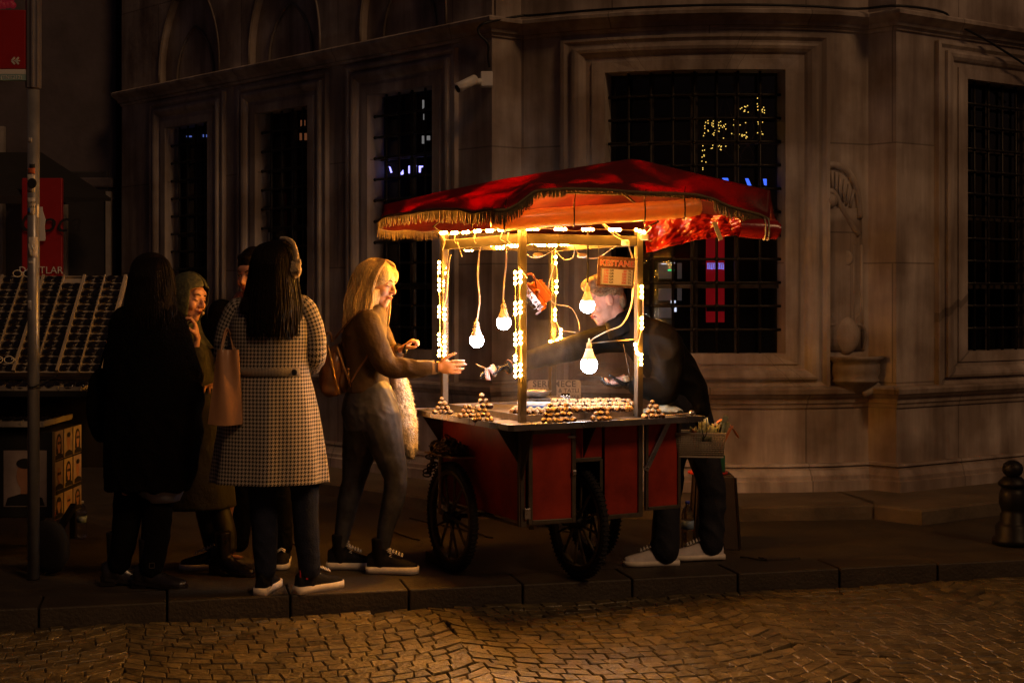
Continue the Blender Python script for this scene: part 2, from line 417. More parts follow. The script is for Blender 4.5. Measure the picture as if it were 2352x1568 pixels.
# pavement cracks as thin dark grooves
g = MB()
def crack(pts):
    q = spline(pts, 6)
    q = [p + Vector((rnd.uniform(-.01, .01), rnd.uniform(-.01, .01), 0)) for p in q]
    g.tube([Vector((p.x, p.y, 0.001)) for p in q], 0.0045, 4, flat=1)
for pts in ([floor_at(940, 1190), floor_at(1060, 1215), floor_at(1130, 1235)], [floor_at(880, 1215), floor_at(960, 1240)], [floor_at(1190, 1180), floor_at(1280, 1215), floor_at(1330, 1222)],
            [floor_at(1700, 1278), floor_at(1760, 1285), floor_at(1830, 1280)], [floor_at(620, 1230), floor_at(700, 1260)]):
    crack(pts)
tag(obj('pavement_crack', g, JOINT), kind='structure')
g = MB(); pp = floor_at(1785, 1282)
g.prism([(pp.x + math.cos(a) * .10 * (1 + .3 * math.sin(3 * a + 1)), pp.y + math.sin(a) * .05 * (1 + .3 * math.sin(2 * a))) for a in [k * .523 for k in range(12)]], -0.01, 0.006)
tag(obj('pavement_patch', g, KERBM), kind='structure')

# ---------------------------------------------------------------- the stone building
PATH = [Vector((x, y, 0)) for x, y in [(-3.76, 13.70), (-0.142, 10.053), (0.064, 10.19), (0.42, 10.02), (0.783, 9.89), (1.13, 9.81), (1.49, 9.775), (1.85, 9.79), (2.21, 9.85),
        (2.495, 9.96), (2.65, 9.81), (5.6, 11.74)]]
def npath(path, off):
    out = []
    n = len(path)
    for i, p in enumerate(path):
        ns = []
        if i > 0: d = (path[i] - path[i - 1]).normalized(); ns.append(Vector((d.y, -d.x, 0)))
        if i < n - 1: d = (path[i + 1] - path[i]).normalized(); ns.append(Vector((d.y, -d.x, 0)))
        m = sum(ns, Vector()); m.normalize(); k = 1 / max(0.35, m.dot(ns[0]))
        out.append(p + m * off * k)
    return out
SL = [0.0]
for i in range(1, len(PATH)): SL.append(SL[-1] + (PATH[i] - PATH[i - 1]).length)
def pos(s):
    for i in range(1, len(PATH)):
        if s <= SL[i] or i == len(PATH) - 1:
            t = (s - SL[i - 1]) / (SL[i] - SL[i - 1]); return PATH[i - 1].lerp(PATH[i], t)
def s_at_x(x):
    for i in range(1, len(PATH)):
        if x <= PATH[i].x: return lerp(SL[i - 1], SL[i], (x - PATH[i - 1].x) / (PATH[i].x - PATH[i - 1].x))
    return SL[-1]
def sub(s0, s1): return [pos(s0)] + [PATH[i] for i in range(len(PATH)) if s0 + 1e-4 < SL[i] < s1 - 1e-4] + [pos(s1)]
def sweep(mb, path, prof, s0=0.0):
    """profile of (offset outwards, z), closed loop"""
    cols = {}
    offs = sorted(set(p[0] for p in prof)); P = {o: npath(path, o) for o in offs}
    n = len(prof); base = []; ss = [s0]
    for i in range(1, len(path)): ss.append(ss[-1] + (path[i] - path[i - 1]).length)
    vs = [Vector((P[o][i].x, P[o][i].y, z)) for i in range(len(path)) for (o, z) in prof]
    fs = []; uv = []
    for i in range(len(path) - 1):
        for k in range(n):
            k2 = (k + 1) % n
            fs.append((i * n + k, (i + 1) * n + k, (i + 1) * n + k2, i * n + k2))
            uv.append([(ss[i], prof[k][1] + prof[k][0]), (ss[i + 1], prof[k][1] + prof[k][0]), (ss[i + 1], prof[k2][1] + prof[k2][0]), (ss[i], prof[k2][1] + prof[k2][0])])
    e = len(path) - 1
    fs += [list(range(n))[::-1], [e * n + k for k in range(n)]]; uv += [[(p[0] + ss[0], p[1]) for p in prof][::-1], [(p[0] + ss[-1], p[1]) for p in prof]]
    o = mb.smooth; mb.smooth = False; mb.add(vs, fs, uv); mb.smooth = o
T = -0.14
bld = empty('stone_building', (0, 10, 0)); tag(bld, 'old marble building with a bowed bay, moulded cornice and barred windows', 'building')
ZW0, ZW1 = 1.036, 2.985
WIN = [(-3.174, -2.678), (-2.161, -1.642), (-1.099, -0.568), (0.656, 1.873), (3.244, 4.55)]
WS = [(s_at_x(a), s_at_x(b)) for a, b in WIN]
END = SL[-1]
# wall: dado, band below sills, piers, band above windows, upper wall
g = MB()
sweep(g, sub(0, END), [(0, 0.28), (0, 0.80), (T, 0.80), (T, 0.28)])
sweep(g, sub(0, END), [(0, 0.80), (0, ZW0), (T, ZW0), (T, 0.80)])
sweep(g, sub(0, END), [(0, ZW1), (0, 3.40), (T, 3.40), (T, ZW1)])
cur = 0.0
for a, b in WS + [(END, END)]:
    if a - cur > 0.01: sweep(g, sub(cur, a), [(0, ZW0), (0, ZW1), (T, ZW1), (T, ZW0)], cur)
    cur = b
wall = obj('wall', g, STONE, bld)
# side return of the left wing, running back from its far corner
g = MB(); d = Vector((-0.25, 1, 0)).normalized()
g.add([PATH[0] + Vector((0, 0, z)) + d * L_ for z in (0, 6) for L_ in (0, 5)], [(0, 1, 3, 2)], [[(0, 0), (5, 0), (5, 6), (0, 6)]])
obj('side_wall', g, STONE, bld)
# base moulding, ledge, cornice
g = MB()
sweep(g, sub(0, END), [(0.0, 0.28), (0.055, 0.28), (0.062, 0.262), (0.04, 0.252), (0.075, 0.236), (0.092, 0.205), (0.105, 0.198), (0.105, 0.172), (0.125, 0.165), (0.125, 0.05), (T, 0.05), (T, 0.28)])
obj('base_moulding', g, STONE, bld)
g = MB()
sweep(g, sub(0, END), [(0.0, 0.655), (0.014, 0.66), (0.018, 0.685), (0.030, 0.692), (0.034, 0.72), (0.058, 0.735), (0.082, 0.76), (0.088, 0.79), (0.07, 0.803), (0.0, 0.812), (-0.02, 0.73)])
obj('ledge_moulding', g, STONE, bld)
g = MB()
sweep(g, sub(0, END), [(0.0, 3.262), (0.015, 3.266), (0.018, 3.282), (0.04, 3.292), (0.05, 3.315), (0.085, 3.335), (0.112, 3.355), (0.115, 3.378), (0.095, 3.392), (0.0, 3.405), (-0.02, 3.33)])
corn = obj('cornice', g, STONE, bld)
# step platform at the foot
g = MB()
stp = npath(sub(0, END), 0.72)
sweep(g, sub(0, END), [(0.72, -0.02), (0.72, 0.078), (0.70, 0.09), (T, 0.098), (T, -0.02)])
obj('foot_step', g, STEPM, bld)
# upper wall; the left wing has three blind pointed arches
g = MB()
sweep(g, sub(SL[1], END), [(0, 3.40), (0, 6.2), (T, 6.2), (T, 3.40)], SL[1])
for i_ in (4.2,): pass
sweep(g, sub(SL[1] + .02, SL[1] + .16), [(0.0, 3.40), (0.02, 3.40), (0.02, 6.2), (0.0, 6.2)])
obj('upper_wall', g, STONE, bld)
LW = sub(0, SL[1]); LD = (LW[1] - LW[0]).normalized(); LN = Vector((LD.y, -LD.x, 0))
def lw(s, z, off=0): q = LW[0] + LD * s + LN * off; return Vector((q.x, q.y, z))
def ogive(c, hw, z0, h, n=14):      # pointed arch outline from left foot over apex to right foot
    pts = []
    R_ = (hw * hw + h * h) / (2 * hw)
    for i in range(n + 1):
        a = math.asin(min(1, h / R_)) * i / n
        pts.append((c - hw + R_ - R_ * math.cos(a), z0 + R_ * math.sin(a)))
    return pts + [(2 * c - x, z) for x, z in pts[-2::-1]]
g = MB()
ARC = []
for (a, b) in WS[:3]:
    c = (a + b) / 2; ARC.append(c)
hw, zs, ha = 0.50, 3.50, 0.86
ed = [0.0] + [(ARC[0] + ARC[1]) / 2, (ARC[1] + ARC[2]) / 2] + [SL[1]]
for i, c in enumerate(ARC):       # wall panel with arch hole as strips
    pts = ogive(c, hw, zs, ha)
    g.smooth = False
    def quad(p, q, r_, s_): g.add([lw(*p), lw(*q), lw(*r_), lw(*s_)], [(0, 1, 2, 3)], [[p, q, r_, s_]])
    quad((ed[i], 3.40), (c - hw, 3.40), (c - hw, 6.2), (ed[i], 6.2)); quad((c + hw, 3.40), (ed[i + 1], 3.40), (ed[i + 1], 6.2), (c + hw, 6.2))
    for k in range(len(pts) - 1):
        quad(pts[k], pts[k + 1], (pts[k + 1][0], 6.2), (pts[k][0], 6.2))
    full = [(c - hw, 3.40)] + pts + [(c + hw, 3.40)]
    for k in range(len(full) - 1):    # reveal, deep 0.07
        p, q = full[k], full[k + 1]
        g.add([lw(*p), lw(*q), lw(*q, -0.07), lw(*p, -0.07)], [(0, 1, 2, 3)], [[p, q, q, p]])
    g.add([lw(c - hw, 3.40, -.07), lw(c + hw, 3.40, -.07), lw(c + hw, 4.5, -.07), lw(c - hw, 4.5, -.07)], [(0, 1, 2, 3)], [[(c - hw, 3.4), (c + hw, 3.4), (c + hw, 4.5), (c - hw, 4.5)]])
obj('arcade_wall', g, STONE, bld)
for c in ARC:
    g = MB(); g.smooth = True
    pin = ogive(c + .02, 0.30, 3.42, 0.46)
    path = [lw(x, z, -.055) for x, z in [(c - .28, 3.40)] + pin + [(c + .32, 3.40)]]
    g.tube(path, 0.013, 6)
    path = [lw(x, z, 0.0) for x, z in [(c - hw, 3.40)] + ogive(c, hw, zs, ha) + [(c + hw, 3.40)]]
    g.tube(path, 0.012, 6)
    obj('blind_arch', g, STONE, bld)
# window surrounds: stepped architraves swept round the opening
FRP = [(0.0, 0.0), (0.0, 0.030), (0.085, 0.030), (0.088, 0.018), (0.125, 0.018), (0.14, 0.035), (0.165, 0.05), (0.19, 0.055), (0.21, 0.05), (0.21, 0.022), (0.235, 0.022), (0.262, 0.040), (0.285, 0.040), (0.285, 0.0)]
INTER = mat('dark_room', (0.010, 0.009, 0.010), 0.9, 0, 0.3, 5)
def glass_mat():
    m = bpy.data.materials.new('window_glass'); m.use_nodes = True; t = m.node_tree; N = t.nodes; L = t.links
    N.remove(N['Principled BSDF']); o = N['Material Output']
    a = N.new('ShaderNodeBsdfTransparent'); b = N.new('ShaderNodeBsdfGlossy'); b.inputs['Roughness'].default_value = 0.06
    a.inputs[0].default_value = (.8, .82, .85, 1)
    f = N.new('ShaderNodeFresnel'); x = N.new('ShaderNodeMixShader'); L.new(f.outputs[0], x.inputs[0]); L.new(a.outputs[0], x.inputs[1]); L.new(b.outputs[0], x.inputs[2])
    L.new(x.outputs[0], o.inputs[0]); return m
WGL = glass_mat()
def spt(s, z, off):
    q = npath_pt(s, off); return Vector((q.x, q.y, z))
def npath_pt(s, off):
    p = pos(s); a = pos(max(0, s - .02)); b = pos(min(END, s + .02)); d = (b - a).normalized()
    return p + Vector((d.y, -d.x, 0)) * off
windows = []
for wi, (a, b) in enumerate(WS):
    b2 = b
    root = None
    g = MB(); g.smooth = False
    ex = 0.9 if wi < 3 else 1.12
    n = len(FRP)
    def cornerpts(o_, h_):      # subdivided loop so that it follows the bowed wall
        L_ = []
        s0, s1, z0, z1 = a - o_ * ex, b2 + o_ * ex, ZW0 - o_ * .85, ZW1 + o_ * .85
        K = 10 if wi == 3 else 1
        for k in range(K): L_.append((lerp(s0, s1, k / K), z0))
        for k in range(1): L_.append((s1, z0))
        for k in range(K): L_.append((lerp(s1, s0, k / K), z1))
        L_.append((s0, z1))
        return [spt(s_, z_, h_) for s_, z_ in L_]
    loops = [cornerpts(*p) for p in FRP]; m_ = len(loops[0])
    vs = [p for l_ in loops for p in l_]; fs = []; uv = []
    for k in range(n - 1):
        for i in range(m_):
            j = (i + 1) % m_
            fs.append((k * m_ + i, k * m_ + j, (k + 1) * m_ + j, (k + 1) * m_ + i)); uv.append([(FRP[k][0] + .3, i), (FRP[k][0] + .3, i + .4), (FRP[k + 1][0] + .3, i + .4), (FRP[k + 1][0] + .3, i)])
    g.add(vs, fs, uv)
    # window = surround (part) with grille, pane and room behind as sub-parts
    wpart = obj('window', g, STONE, bld)
    g = MB(); D = -0.04 if wi != 3 else -0.06
    nx = max(3, round((b - a) / 0.155)); nzb = 12
    xs = [lerp(a, b, k / nx) for k in range(nx + 1)]; zsb = [lerp(ZW0, ZW1, k / nzb) for k in range(nzb + 1)]
    for x in xs[1:-1]: g.tube([spt(x, ZW0 - .02, D), spt(x, ZW1 + .02, D)], 0.0105, 6)
    for z in zsb[1:-1]:
        g.tube([spt(lerp(a + .002, b - .002, k / 8), z, D) for k in range(9)], 0.0105, 6)
        for x in xs[1:-1]: g.ball(spt(x, z, D), (0.021, 0.021, 0.017), seg=8, rings=5)
        if wi < 3: g.ball(spt(a + .012, z, D), (.014, .014, .014), seg=7, rings=5)
    obj('grille', g, IRON, wpart)
    g = MB(); g.smooth = False
    K = 8
    for k in range(K):
        p, q = lerp(a, b, k / K), lerp(a, b, (k + 1) / K)
        g.add([spt(p, ZW0, -.125), spt(q, ZW0, -.125), spt(q, ZW1, -.125), spt(p, ZW1, -.125)], [(0, 1, 2, 3)])
    obj('pane', g, WGL, wpart)
    g = MB(); g.smooth = False
    for k in (1, 2, 3):
        s_ = lerp(a, b, k / 4) if wi >= 3 else lerp(a, b, k / 4)
        if k == 2 or wi >= 3: g.bar(spt(s_, ZW0, -.115), spt(s_, ZW1, -.115), .03 if k != 2 else .05, .02, up=(0, 1, 0))
    for z in (1.5, 2.0, 2.5): g.bar(spt(a, z, -.115), spt((a + b) / 2, z, -.115), .02, .03); g.bar(spt((a + b) / 2, z, -.115), spt(b, z, -.115), .02, .03)
    obj('sash', g, mat('dark_sash', (0.03, 0.022, 0.015), 0.5), wpart)
    g = MB(); g.smooth = False
    A = [spt(a - .02, 0, -.143), spt(b + .02, 0, -.143)]; nn = Vector(((A[1] - A[0]).y, -(A[1] - A[0]).x, 0)).normalized()
    Bk = [A[0] - nn * 1.1, A[1] - nn * 1.1]
    def z_(p, z): return Vector((p.x, p.y, z))
    l0, h0 = ZW0 - .05, ZW1 + .05
    g.add([z_(Bk[0], l0), z_(Bk[1], l0), z_(Bk[1], h0), z_(Bk[0], h0), z_(A[0], l0), z_(A[1], l0), z_(A[1], h0), z_(A[0], h0)],
          [(0, 1, 2, 3), (0, 4, 7, 3), (1, 5, 6, 2), (0, 1, 5, 4), (3, 2, 6, 7)])
    obj('room', g, INTER, wpart)
    windows.append(wpart)
# reflections of lights across the street, built as glowing shapes behind the panes
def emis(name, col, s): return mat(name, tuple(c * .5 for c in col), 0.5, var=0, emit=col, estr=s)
BLU = emis('blue_neon_reflection', (0.06, 0.16, 1.0), 1.4); VIO = emis('violet_neon_reflection', (0.35, 0.32, 1.0), 3.0); WARM = emis('fairy_reflection', (1.0, 0.62, 0.12), 1.5)
REDL = emis('red_banner_reflection', (0.75, 0.01, 0.02), 0.15); LAV = emis('pale_letters_reflection', (0.30, 0.26, 1.0), 0.75); ORG = emis('amber_lamp_reflection', (1.0, 0.35, 0.08), 0.5); GRN = emis('green_led_reflection', (0.0, 1.0, 0.35), 0.9); WHT = emis('white_glow', (0.75, 0.8, 1.0), 1.2)
def wpt(px, py, Yd): return at(px, py, Yd)
YB = 10.25
g = MB(); rr = random.Random(3)
shp = [(1612, 270, 1622, 390), (1625, 275, 1668, 318), (1680, 275, 1718, 318), (1682, 325, 1705, 345), (1738, 222, 1758, 262), (1738, 280, 1755, 310), (1630, 330, 1668, 345), (1700, 240, 1722, 262)]
fl = empty('fairy_light_reflection', at(1680, 300, YB)); tag(fl, 'spray of tiny yellow fairy lights glowing inside the large barred window', 'fairy lights')
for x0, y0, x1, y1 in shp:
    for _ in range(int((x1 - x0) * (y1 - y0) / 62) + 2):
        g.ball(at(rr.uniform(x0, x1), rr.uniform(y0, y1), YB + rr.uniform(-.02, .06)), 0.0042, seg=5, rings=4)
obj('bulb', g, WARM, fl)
g = MB()
for k in range(16):
    q = at(rr.uniform(1615, 1755), rr.uniform(235, 390), YB + .1); g.tube([q, q + Vector((rr.uniform(-.1, .1), 0, rr.uniform(-.12, .2))), q + Vector((rr.uniform(-.15, .15), .03, rr.uniform(-.2, .3)))], 0.004, 5)
obj('twig', g, BROW, fl)
def ywin(px): k = (px - CX) / F; return 9.909 / (1 + 1.008 * k) + .27
def glow(name, label, cat, items, m, Yd, extra=None):
    r0 = None; g = MB(); g.smooth = False; left = Yd > 11
    for poly in items:
        if left: Yd = ywin(poly[0][0])
        vs = [at(x, y, Yd) for x, y in poly]; n = len(vs)
        g.add(vs + [v + Vector((0, .012, 0)) for v in vs], [list(range(n))] + [(i, (i + 1) % n, n + (i + 1) % n, n + i) for i in range(n)])
    return tag(obj(name, g, m, loc=at(items[0][0][0], items[0][0][1], Yd)), label, cat)
def rc(x0, y0, x1, y1): return [(x0, y0), (x1, y0), (x1, y1), (x0, y1)]
rb = glow('banner_reflection', 'reflection of a red lit banner behind the grille right of the seller', 'banner', [rc(1622, 540, 1664, 740)], REDL, YB)
g = MB(); g.smooth = False
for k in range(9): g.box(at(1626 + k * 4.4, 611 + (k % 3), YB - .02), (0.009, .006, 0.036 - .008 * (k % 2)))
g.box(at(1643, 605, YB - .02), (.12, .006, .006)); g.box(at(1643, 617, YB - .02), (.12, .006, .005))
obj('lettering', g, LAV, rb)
g = MB(); g.box(at(1643, 708, YB - .012), (.13, .006, .045)); obj('dark_stripe', g, mat('navy_stripe', (.01, .01, .04)), rb)
glow('blue_sign_reflection', 'reflection of broken blue neon letters behind the bars above the awning', 'neon sign', [[(1659, 409), (1672, 409), (1674, 416), (1664, 416)], [(1688, 409), (1692, 409), (1700, 424), (1686, 420)], [(1712, 410), (1719, 410), (1726, 426), (1718, 426)], [(1753, 411), (1761, 411), (1761, 426), (1756, 425)]], BLU, YB)
glow('violet_sign_reflection', 'violet strokes reflected in the narrow window left of the awning', 'neon sign', [[(893, 382), (897, 384), (901, 396), (897, 397)], [(920, 397), (926, 390), (927, 400), (921, 402)], rc(938, 381, 942, 398), rc(950, 380, 957, 383), [(962, 381), (972, 381), (971, 384), (967, 385), (966, 396), (962, 396)], rc(992, 381, 996, 384)], VIO, 11.6)
glow('pale_lamp_reflection', 'pale lamp panes reflected high in the window beside the security camera', 'lamp', [rc(970, 230, 978, 250), rc(972, 262, 978, 275), rc(969, 312, 977, 330), rc(980, 312, 988, 322)], emis('dim_white', (0.8, .75, .7), .22), 11.35)
glow('amber_lamp_reflection', 'dim amber lamp reflected in the middle narrow window', 'lamp', [rc(690, 276, 701, 294), rc(688, 306, 712, 322)], emis('dim_amber', (1.0, .32, .12), .12), 12.35)
glow('blue_lamp_reflection', 'small blue light reflected at the top of the farthest narrow window', 'lamp', [rc(466, 309, 475, 315), rc(428, 312, 440, 315)], emis('dim_blue', (0.2, .3, 1), .5), 13.5)
glow('lit_shelf_reflection', 'dim lit counter with a green display reflected behind the lower bars', 'shop display', [rc(1512, 604, 1545, 640), rc(1512, 650, 1543, 690), rc(1556, 604, 1566, 640), rc(1556, 655, 1566, 690), rc(1512, 700, 1545, 730)], emis('dim_shelf', (.6, .5, .45), .035), YB + .15)
glow('green_display_reflection', 'tiny green led readout reflected behind the bars', 'display', [rc(1534, 619, 1549, 622)], GRN, YB)
glow('white_lamp_reflection', 'small white lamp spots reflected behind the lower bars', 'lamp', [rc(1541, 690, 1552, 696), rc(1549, 705, 1554, 716), rc(1519, 605, 1531, 607), rc(1540, 603, 1550, 605)], WHT, YB)

# fountain carved on the wall
FS = s_at_x(2.31)
wf = empty('wall_fountain', spt(FS, 1.0, 0)); tag(wf, 'carved stone wall fountain with a half round basin right of the large window', 'fountain')
g = MB()
fy = 9.90
def fp(px, py, off=0.0):
    q = at(px, py, 9.88); w_ = pos(s_at_x(q.x)) if q.x < 2.495 else pos(s_at_x(2.49)); return Vector((q.x, w_.y + .012 - off, q.z))
g.smooth = False
def rail(pts, r_=0.014, off=.02): g.tube([fp(x, y, off * .8) for x, y in pts], r_ * 1.35, 10)
g.smooth = True
rail(spline([(1890, 385, 0), (1915, 380, 0), (1945, 392, 0), (1965, 420, 0), (1975, 455, 0), (1978, 500, 0)], 6) and [(p.x, p.y) for p in spline([(1890, 385, 0), (1915, 380, 0), (1945, 392, 0), (1965, 420, 0), (1975, 455, 0), (1978, 500, 0)], 6)], .018, .02)
rail([(p.x, p.y) for p in spline([(1890, 385, 0), (1887, 420, 0), (1888, 445, 0), (1905, 440, 0), (1918, 452, 0), (1930, 475, 0), (1952, 510, 0), (1975, 540, 0)], 6)], .017, .02)
for k in range(7):
    rail([(1897 + k * 11, 392 + k * k * 1.2), (1900 + k * 9, 440 + k * 6)], .009, .02)
g.grid(lambda u, v: fp(lerp(1894, 1984, u), lerp(806, 478, v), .018 + .010 * math.sin(u * math.pi)), 10, 10, .012)
g.ball(fp(1904, 462, .015), (.052, .045, .052)); g.ball(fp(1904, 462, .035), (.022, .02, .022))
rail([(1893, 480), (1892, 800)], .014, .012); rail([(1912, 485), (1910, 800)], .010, .012); rail([(1962, 560), (1962, 800)], .012, .012); rail([(1982, 560), (1984, 800)], .012, .012)
for k in range(5):
    a = (k - 2) * .32; rail([(1942, 590), (1942 + math.sin(a) * 18, 565 - math.cos(a) * 12), (1942 + math.sin(a * .5) * 14, 535 + abs(k - 2) * 6)], .010, .015)
g.lathe(fp(1942, 592, .02), [(0.02, -.04), (.052, -.01), (.058, 0), (.05, .008), (.03, .006)], 16, Matrix.Rotation(R(90), 3, 'X'))
for k in range(6):
    a = (k - 2.5) * .4; rail([(1940, 760), (1940 + math.sin(a) * 40, 740 - math.cos(a) * 30)], .011, .012)
g.ball(fp(1940, 770, .0), (.11, .06, .14))
for sx in (-1, 1): rail([(p.x, p.y) for p in spline([(1940 + sx * 25, 745, 0), (1940 + sx * 45, 750, 0), (1940 + sx * 52, 775, 0), (1940 + sx * 45, 805, 0)], 5)], .013, .012)
obj('carved_panel', g, STONE, wf)
g = MB()
bc = fp(1961, 850, 0); bc.z = 0
g.lathe(Vector((bc.x, bc.y, 0)), [(0.05, .74), (.10, .76), (.13, .80), (.165, .83), (.185, .838), (.185, .85), (.172, .862), (.188, .90), (.19, .95), (.182, .97), (.205, .985), (.218, 1.0), (.218, 1.015), (.17, 1.012), (.15, .95)], 32)
obj('basin', g, STONE, wf)
g = MB()
for sx in (-1, 1): g.tube(spline([(bc.x + sx * .16, bc.y - .05, .83), (bc.x + sx * .12, bc.y - .06, .78), (bc.x + sx * .05, bc.y - .07, .75)], 5), [.03] * 11, 8)
obj('bracket', g, STONE, wf)

# cable along the cornice
g = MB()
cpts = []
o_ = 0.10
for x in [-0.10, .0, .2, .6, 1.0, 1.5, 2.0, 2.35, 2.65, 2.95]:
    q = npath_pt(s_at_x(x), 0.10); cpts.append(Vector((q.x, q.y, 3.41)))
cpts = [at(1124, 155, 9.95), at(1121, 130, 9.93), at(1120, 100, 9.90), at(1100, 78, 9.9), at(1101, 62, 9.9), at(1120, 52, 9.9)] + cpts[1:] + [at(2190, 52, 10.05), at(2270, 95, 10.2), at(2360, 152, 10.4), at(2460, 215, 10.6)]
g.tube(spline(cpts, 5), 0.009, 6)
tag(obj('power_cable', g, CABLEB, loc=(1, 9.9, 3.4)), 'black cable running along the cornice and drooping to the right', 'cable')
# security camera
cc = empty('security_camera', at(1118, 183, 10.0)); tag(cc, 'white bullet security camera on a wall bracket under the cornice', 'camera')
g = MB(); g.box(at(1118, 183, 10.0), (.085, .09, .105), None, .008); g.tube([at(1107, 186, 9.98), at(1086, 190, 9.93)], .022, 10); obj('bracket', g, WHITEP, cc)
g = MB(); g.tube([at(1092, 184, 9.93), at(1056, 202, 9.84)], .030, 14); g.tube([at(1091, 181, 9.93), at(1050, 201, 9.83)], [.033, .034], 14, True, .9); obj('housing', g, WHITEP, cc)
g = MB(); g.tube([at(1052, 204, 9.835), at(1050, 205, 9.832)], .027, 14); obj('lens', g, BLACKM, cc)
# far left building
g = MB(); g.smooth = False
PL = mat('plaster_dark', (0.085, 0.07, 0.08), 0.8, 0, 0.3, 2, 0.3, 20)
lb = empty('corner_building', (-6, 13.9, 0)); tag(lb, 'dim plastered building behind the sunglasses stall with a dark awning', 'building')
g.box((-6.6, 14.25, 2.6), (5.4, .5, 7.4)); obj('wall', g, PL, lb)
g = MB(); g.box((-6.6, 13.95, 2.55), (5.4, .14, .10), None, .02); g.box((-6.6, 13.97, 2.40), (5.4, .1, .05), None, .01); obj('cornice', g, PL, lb)
g = MB(); g.smooth = False
for x in (60, 250): g.bar(at(x if x > 100 else 2, 1050, 13.9), at(x if x > 100 else 2, 440, 13.9), .05, .05, up=(0, 1, 0))
g.bar(at(148, 1050, 13.88), at(148, 470, 13.88), .06, .05, up=(0, 1, 0)); g.box(at(-8, 560, 13.95), (.16, .06, 2.3))
obj('door_frame', g, mat('pale_frame', (.30, .27, .25), .6), lb)
g = MB(); g.smooth = False
g.add([at(-60, 350, 12.6), at(95, 350, 13.8), at(255, 455, 13.4), at(-60, 450, 11.9), at(255, 462, 13.4), at(-60, 470, 11.9)], [(0, 1, 2, 3), (3, 2, 4, 5)])
obj('awning', g, mat('awning_cloth', (.012, .011, .012), .8), lb)
g = MB(); g.box(at(200, 770, 13.93), (.42, .05, 3.2), None, .01); obj('door', g, mat('dark_door', (.03, .028, .03), .5), lb)
ps = empty('advert_panel', at(98, 600, 12.4)); tag(ps, 'red upright advertising panel with a bottle picture and white lettering', 'sign')
g = MB(); g.box(at(98, 545, 12.4), (.355, .04, 1.03), None, .01); obj('panel', g, mat('advert_red', (.30, .012, .014), .45, var=.1), ps)
WHP = mat('white_print', (.62, .60, .58), .6, var=0); BKP = mat('black_print', (.012, .011, .012), .6, var=0)
def face(px, py, Yd, ang=0): return frame_M(at(px, py, Yd), (math.cos(ang), math.sin(ang), 0))
text('lettering', 'DOSTLAR', .088, WHP, face(94, 621, 12.36), ps, sx=1.0)
text('lettering', 'BURADA', .07, WHP, face(94, 642, 12.36), ps)
text('script', 'Coca', .26, BKP, face(112, 512, 12.355), ps, shear=.3)
g = MB(); q = at(94, 520, 12.35); g.lathe((q.x, q.y, q.z), [(.038, -.125), (.042, -.1), (.034, 0), (.042, .06), (.016, .14), (.016, .17)], 12)
ob = obj('bottle_picture', g, WHP, ps); ob.scale = (1, .12, 1); ob.location = (0, (q.y - ps.location.y) * .88, 0)

# bollard
bo = empty('bollard', floor_at(2326, 1248)); tag(bo, 'squat dark iron bollard with a ball top at the right edge of the pavement', 'bollard')
p = bo.location
g = MB(); g.lathe(p, [(.115, 0), (.115, .03), (.098, .045), (.098, .10), (.085, .115), (.072, .13), (.072, .17), (.062, .18), (.066, .20), (.078, .235), (.075, .29), (.062, .325)], 28); obj('post', g, BLACKM, bo)
g = MB(); g.lathe(p, [(.062, .325), (.082, .338), (.082, .352), (.06, .375), (.05, .385)], 28); obj('collar', g, BLACKM, bo)
g = MB(); g.ball(p + Vector((0, 0, .43)), (.058, .058, .052), seg=24, rings=14)
for k in range(14):
    a = k * math.tau / 14; g.ball(p + Vector((.045 * math.cos(a), .045 * math.sin(a), .455)), .008, seg=6, rings=4)
obj('ball_top', g, BLACKM, bo)
# street pole with signs
pl = empty('street_pole', floor_at(77, 1328)); tag(pl, 'grey steel street pole covered with torn stickers beside the sunglasses stall', 'pole'); p = pl.location
PY = p.y
POLEM = mat('pole_grey_paint', (.30, .29, .28), .35, .5, .25, 6, .1, 40)
g = MB(); g.tube([p, p + Vector((0, 0, 2.46))], .0295, 20); obj('shaft', g, POLEM, pl)
g = MB(); g.smooth = False
pts = []
for k in range(32):
    a = math.tau * k / 32; r_ = .034 + (.005 if k % 4 < 2 else 0); pts.append((p.x + r_ * math.cos(a), p.y + r_ * math.sin(a)))
g.prism(pts, 2.47, 3.6); obj('fluted_sleeve', g, mat('sleeve_metal', (.16, .15, .16), .4, .5), pl)
def patch(name, y0, y1, a0, a1, m_, r_=.0305):
    g = MB(); z1 = EYE + (HY - y0) * PY / F; z0 = EYE + (HY - y1) * PY / F
    g.grid(lambda u, v: (p.x + r_ * math.cos(lerp(a0, a1, u)), p.y + r_ * math.sin(lerp(a0, a1, u)), lerp(z0, z1, v) + .004 * nz((u * 5, v * 5, y0))), 10, 3, .0008)
    return obj(name, g, m_, pl)
PAP = mat('sticker_paper', (.55, .50, .44), .6, var=.25, scale=60); PAPO = mat('sticker_orange', (.5, .12, .04), .6, var=.3, scale=70); PAPB = mat('sticker_blue', (.05, .15, .4), .6, var=.2)
for (nm, y0, y1, a0, a1, m_) in [('sticker', 378, 387, -1.9, -1.0, BKP), ('sticker', 387, 400, -2.3, -1.0, PAPO), ('sticker', 402, 442, -2.6, -1.0, PAP), ('sticker', 455, 494, -2.5, -1.0, PAP), ('sticker', 478, 490, -2.4, -1.8, PAPB),
                                 ('sticker', 545, 592, -2.2, -.5, PAP), ('sticker', 318, 328, -2.2, -1.5, PAP), ('sticker', 470, 500, -.7, -.2, PAP), ('sticker', 600, 606, -2.2, -1.3, PAP), ('sticker', 690, 712, -2.4, -1.6, PAP)]:
    patch(nm, y0, y1, a0, a1, m_, .0305 if m_ is not PAPB and m_ is not BKP else .0318)
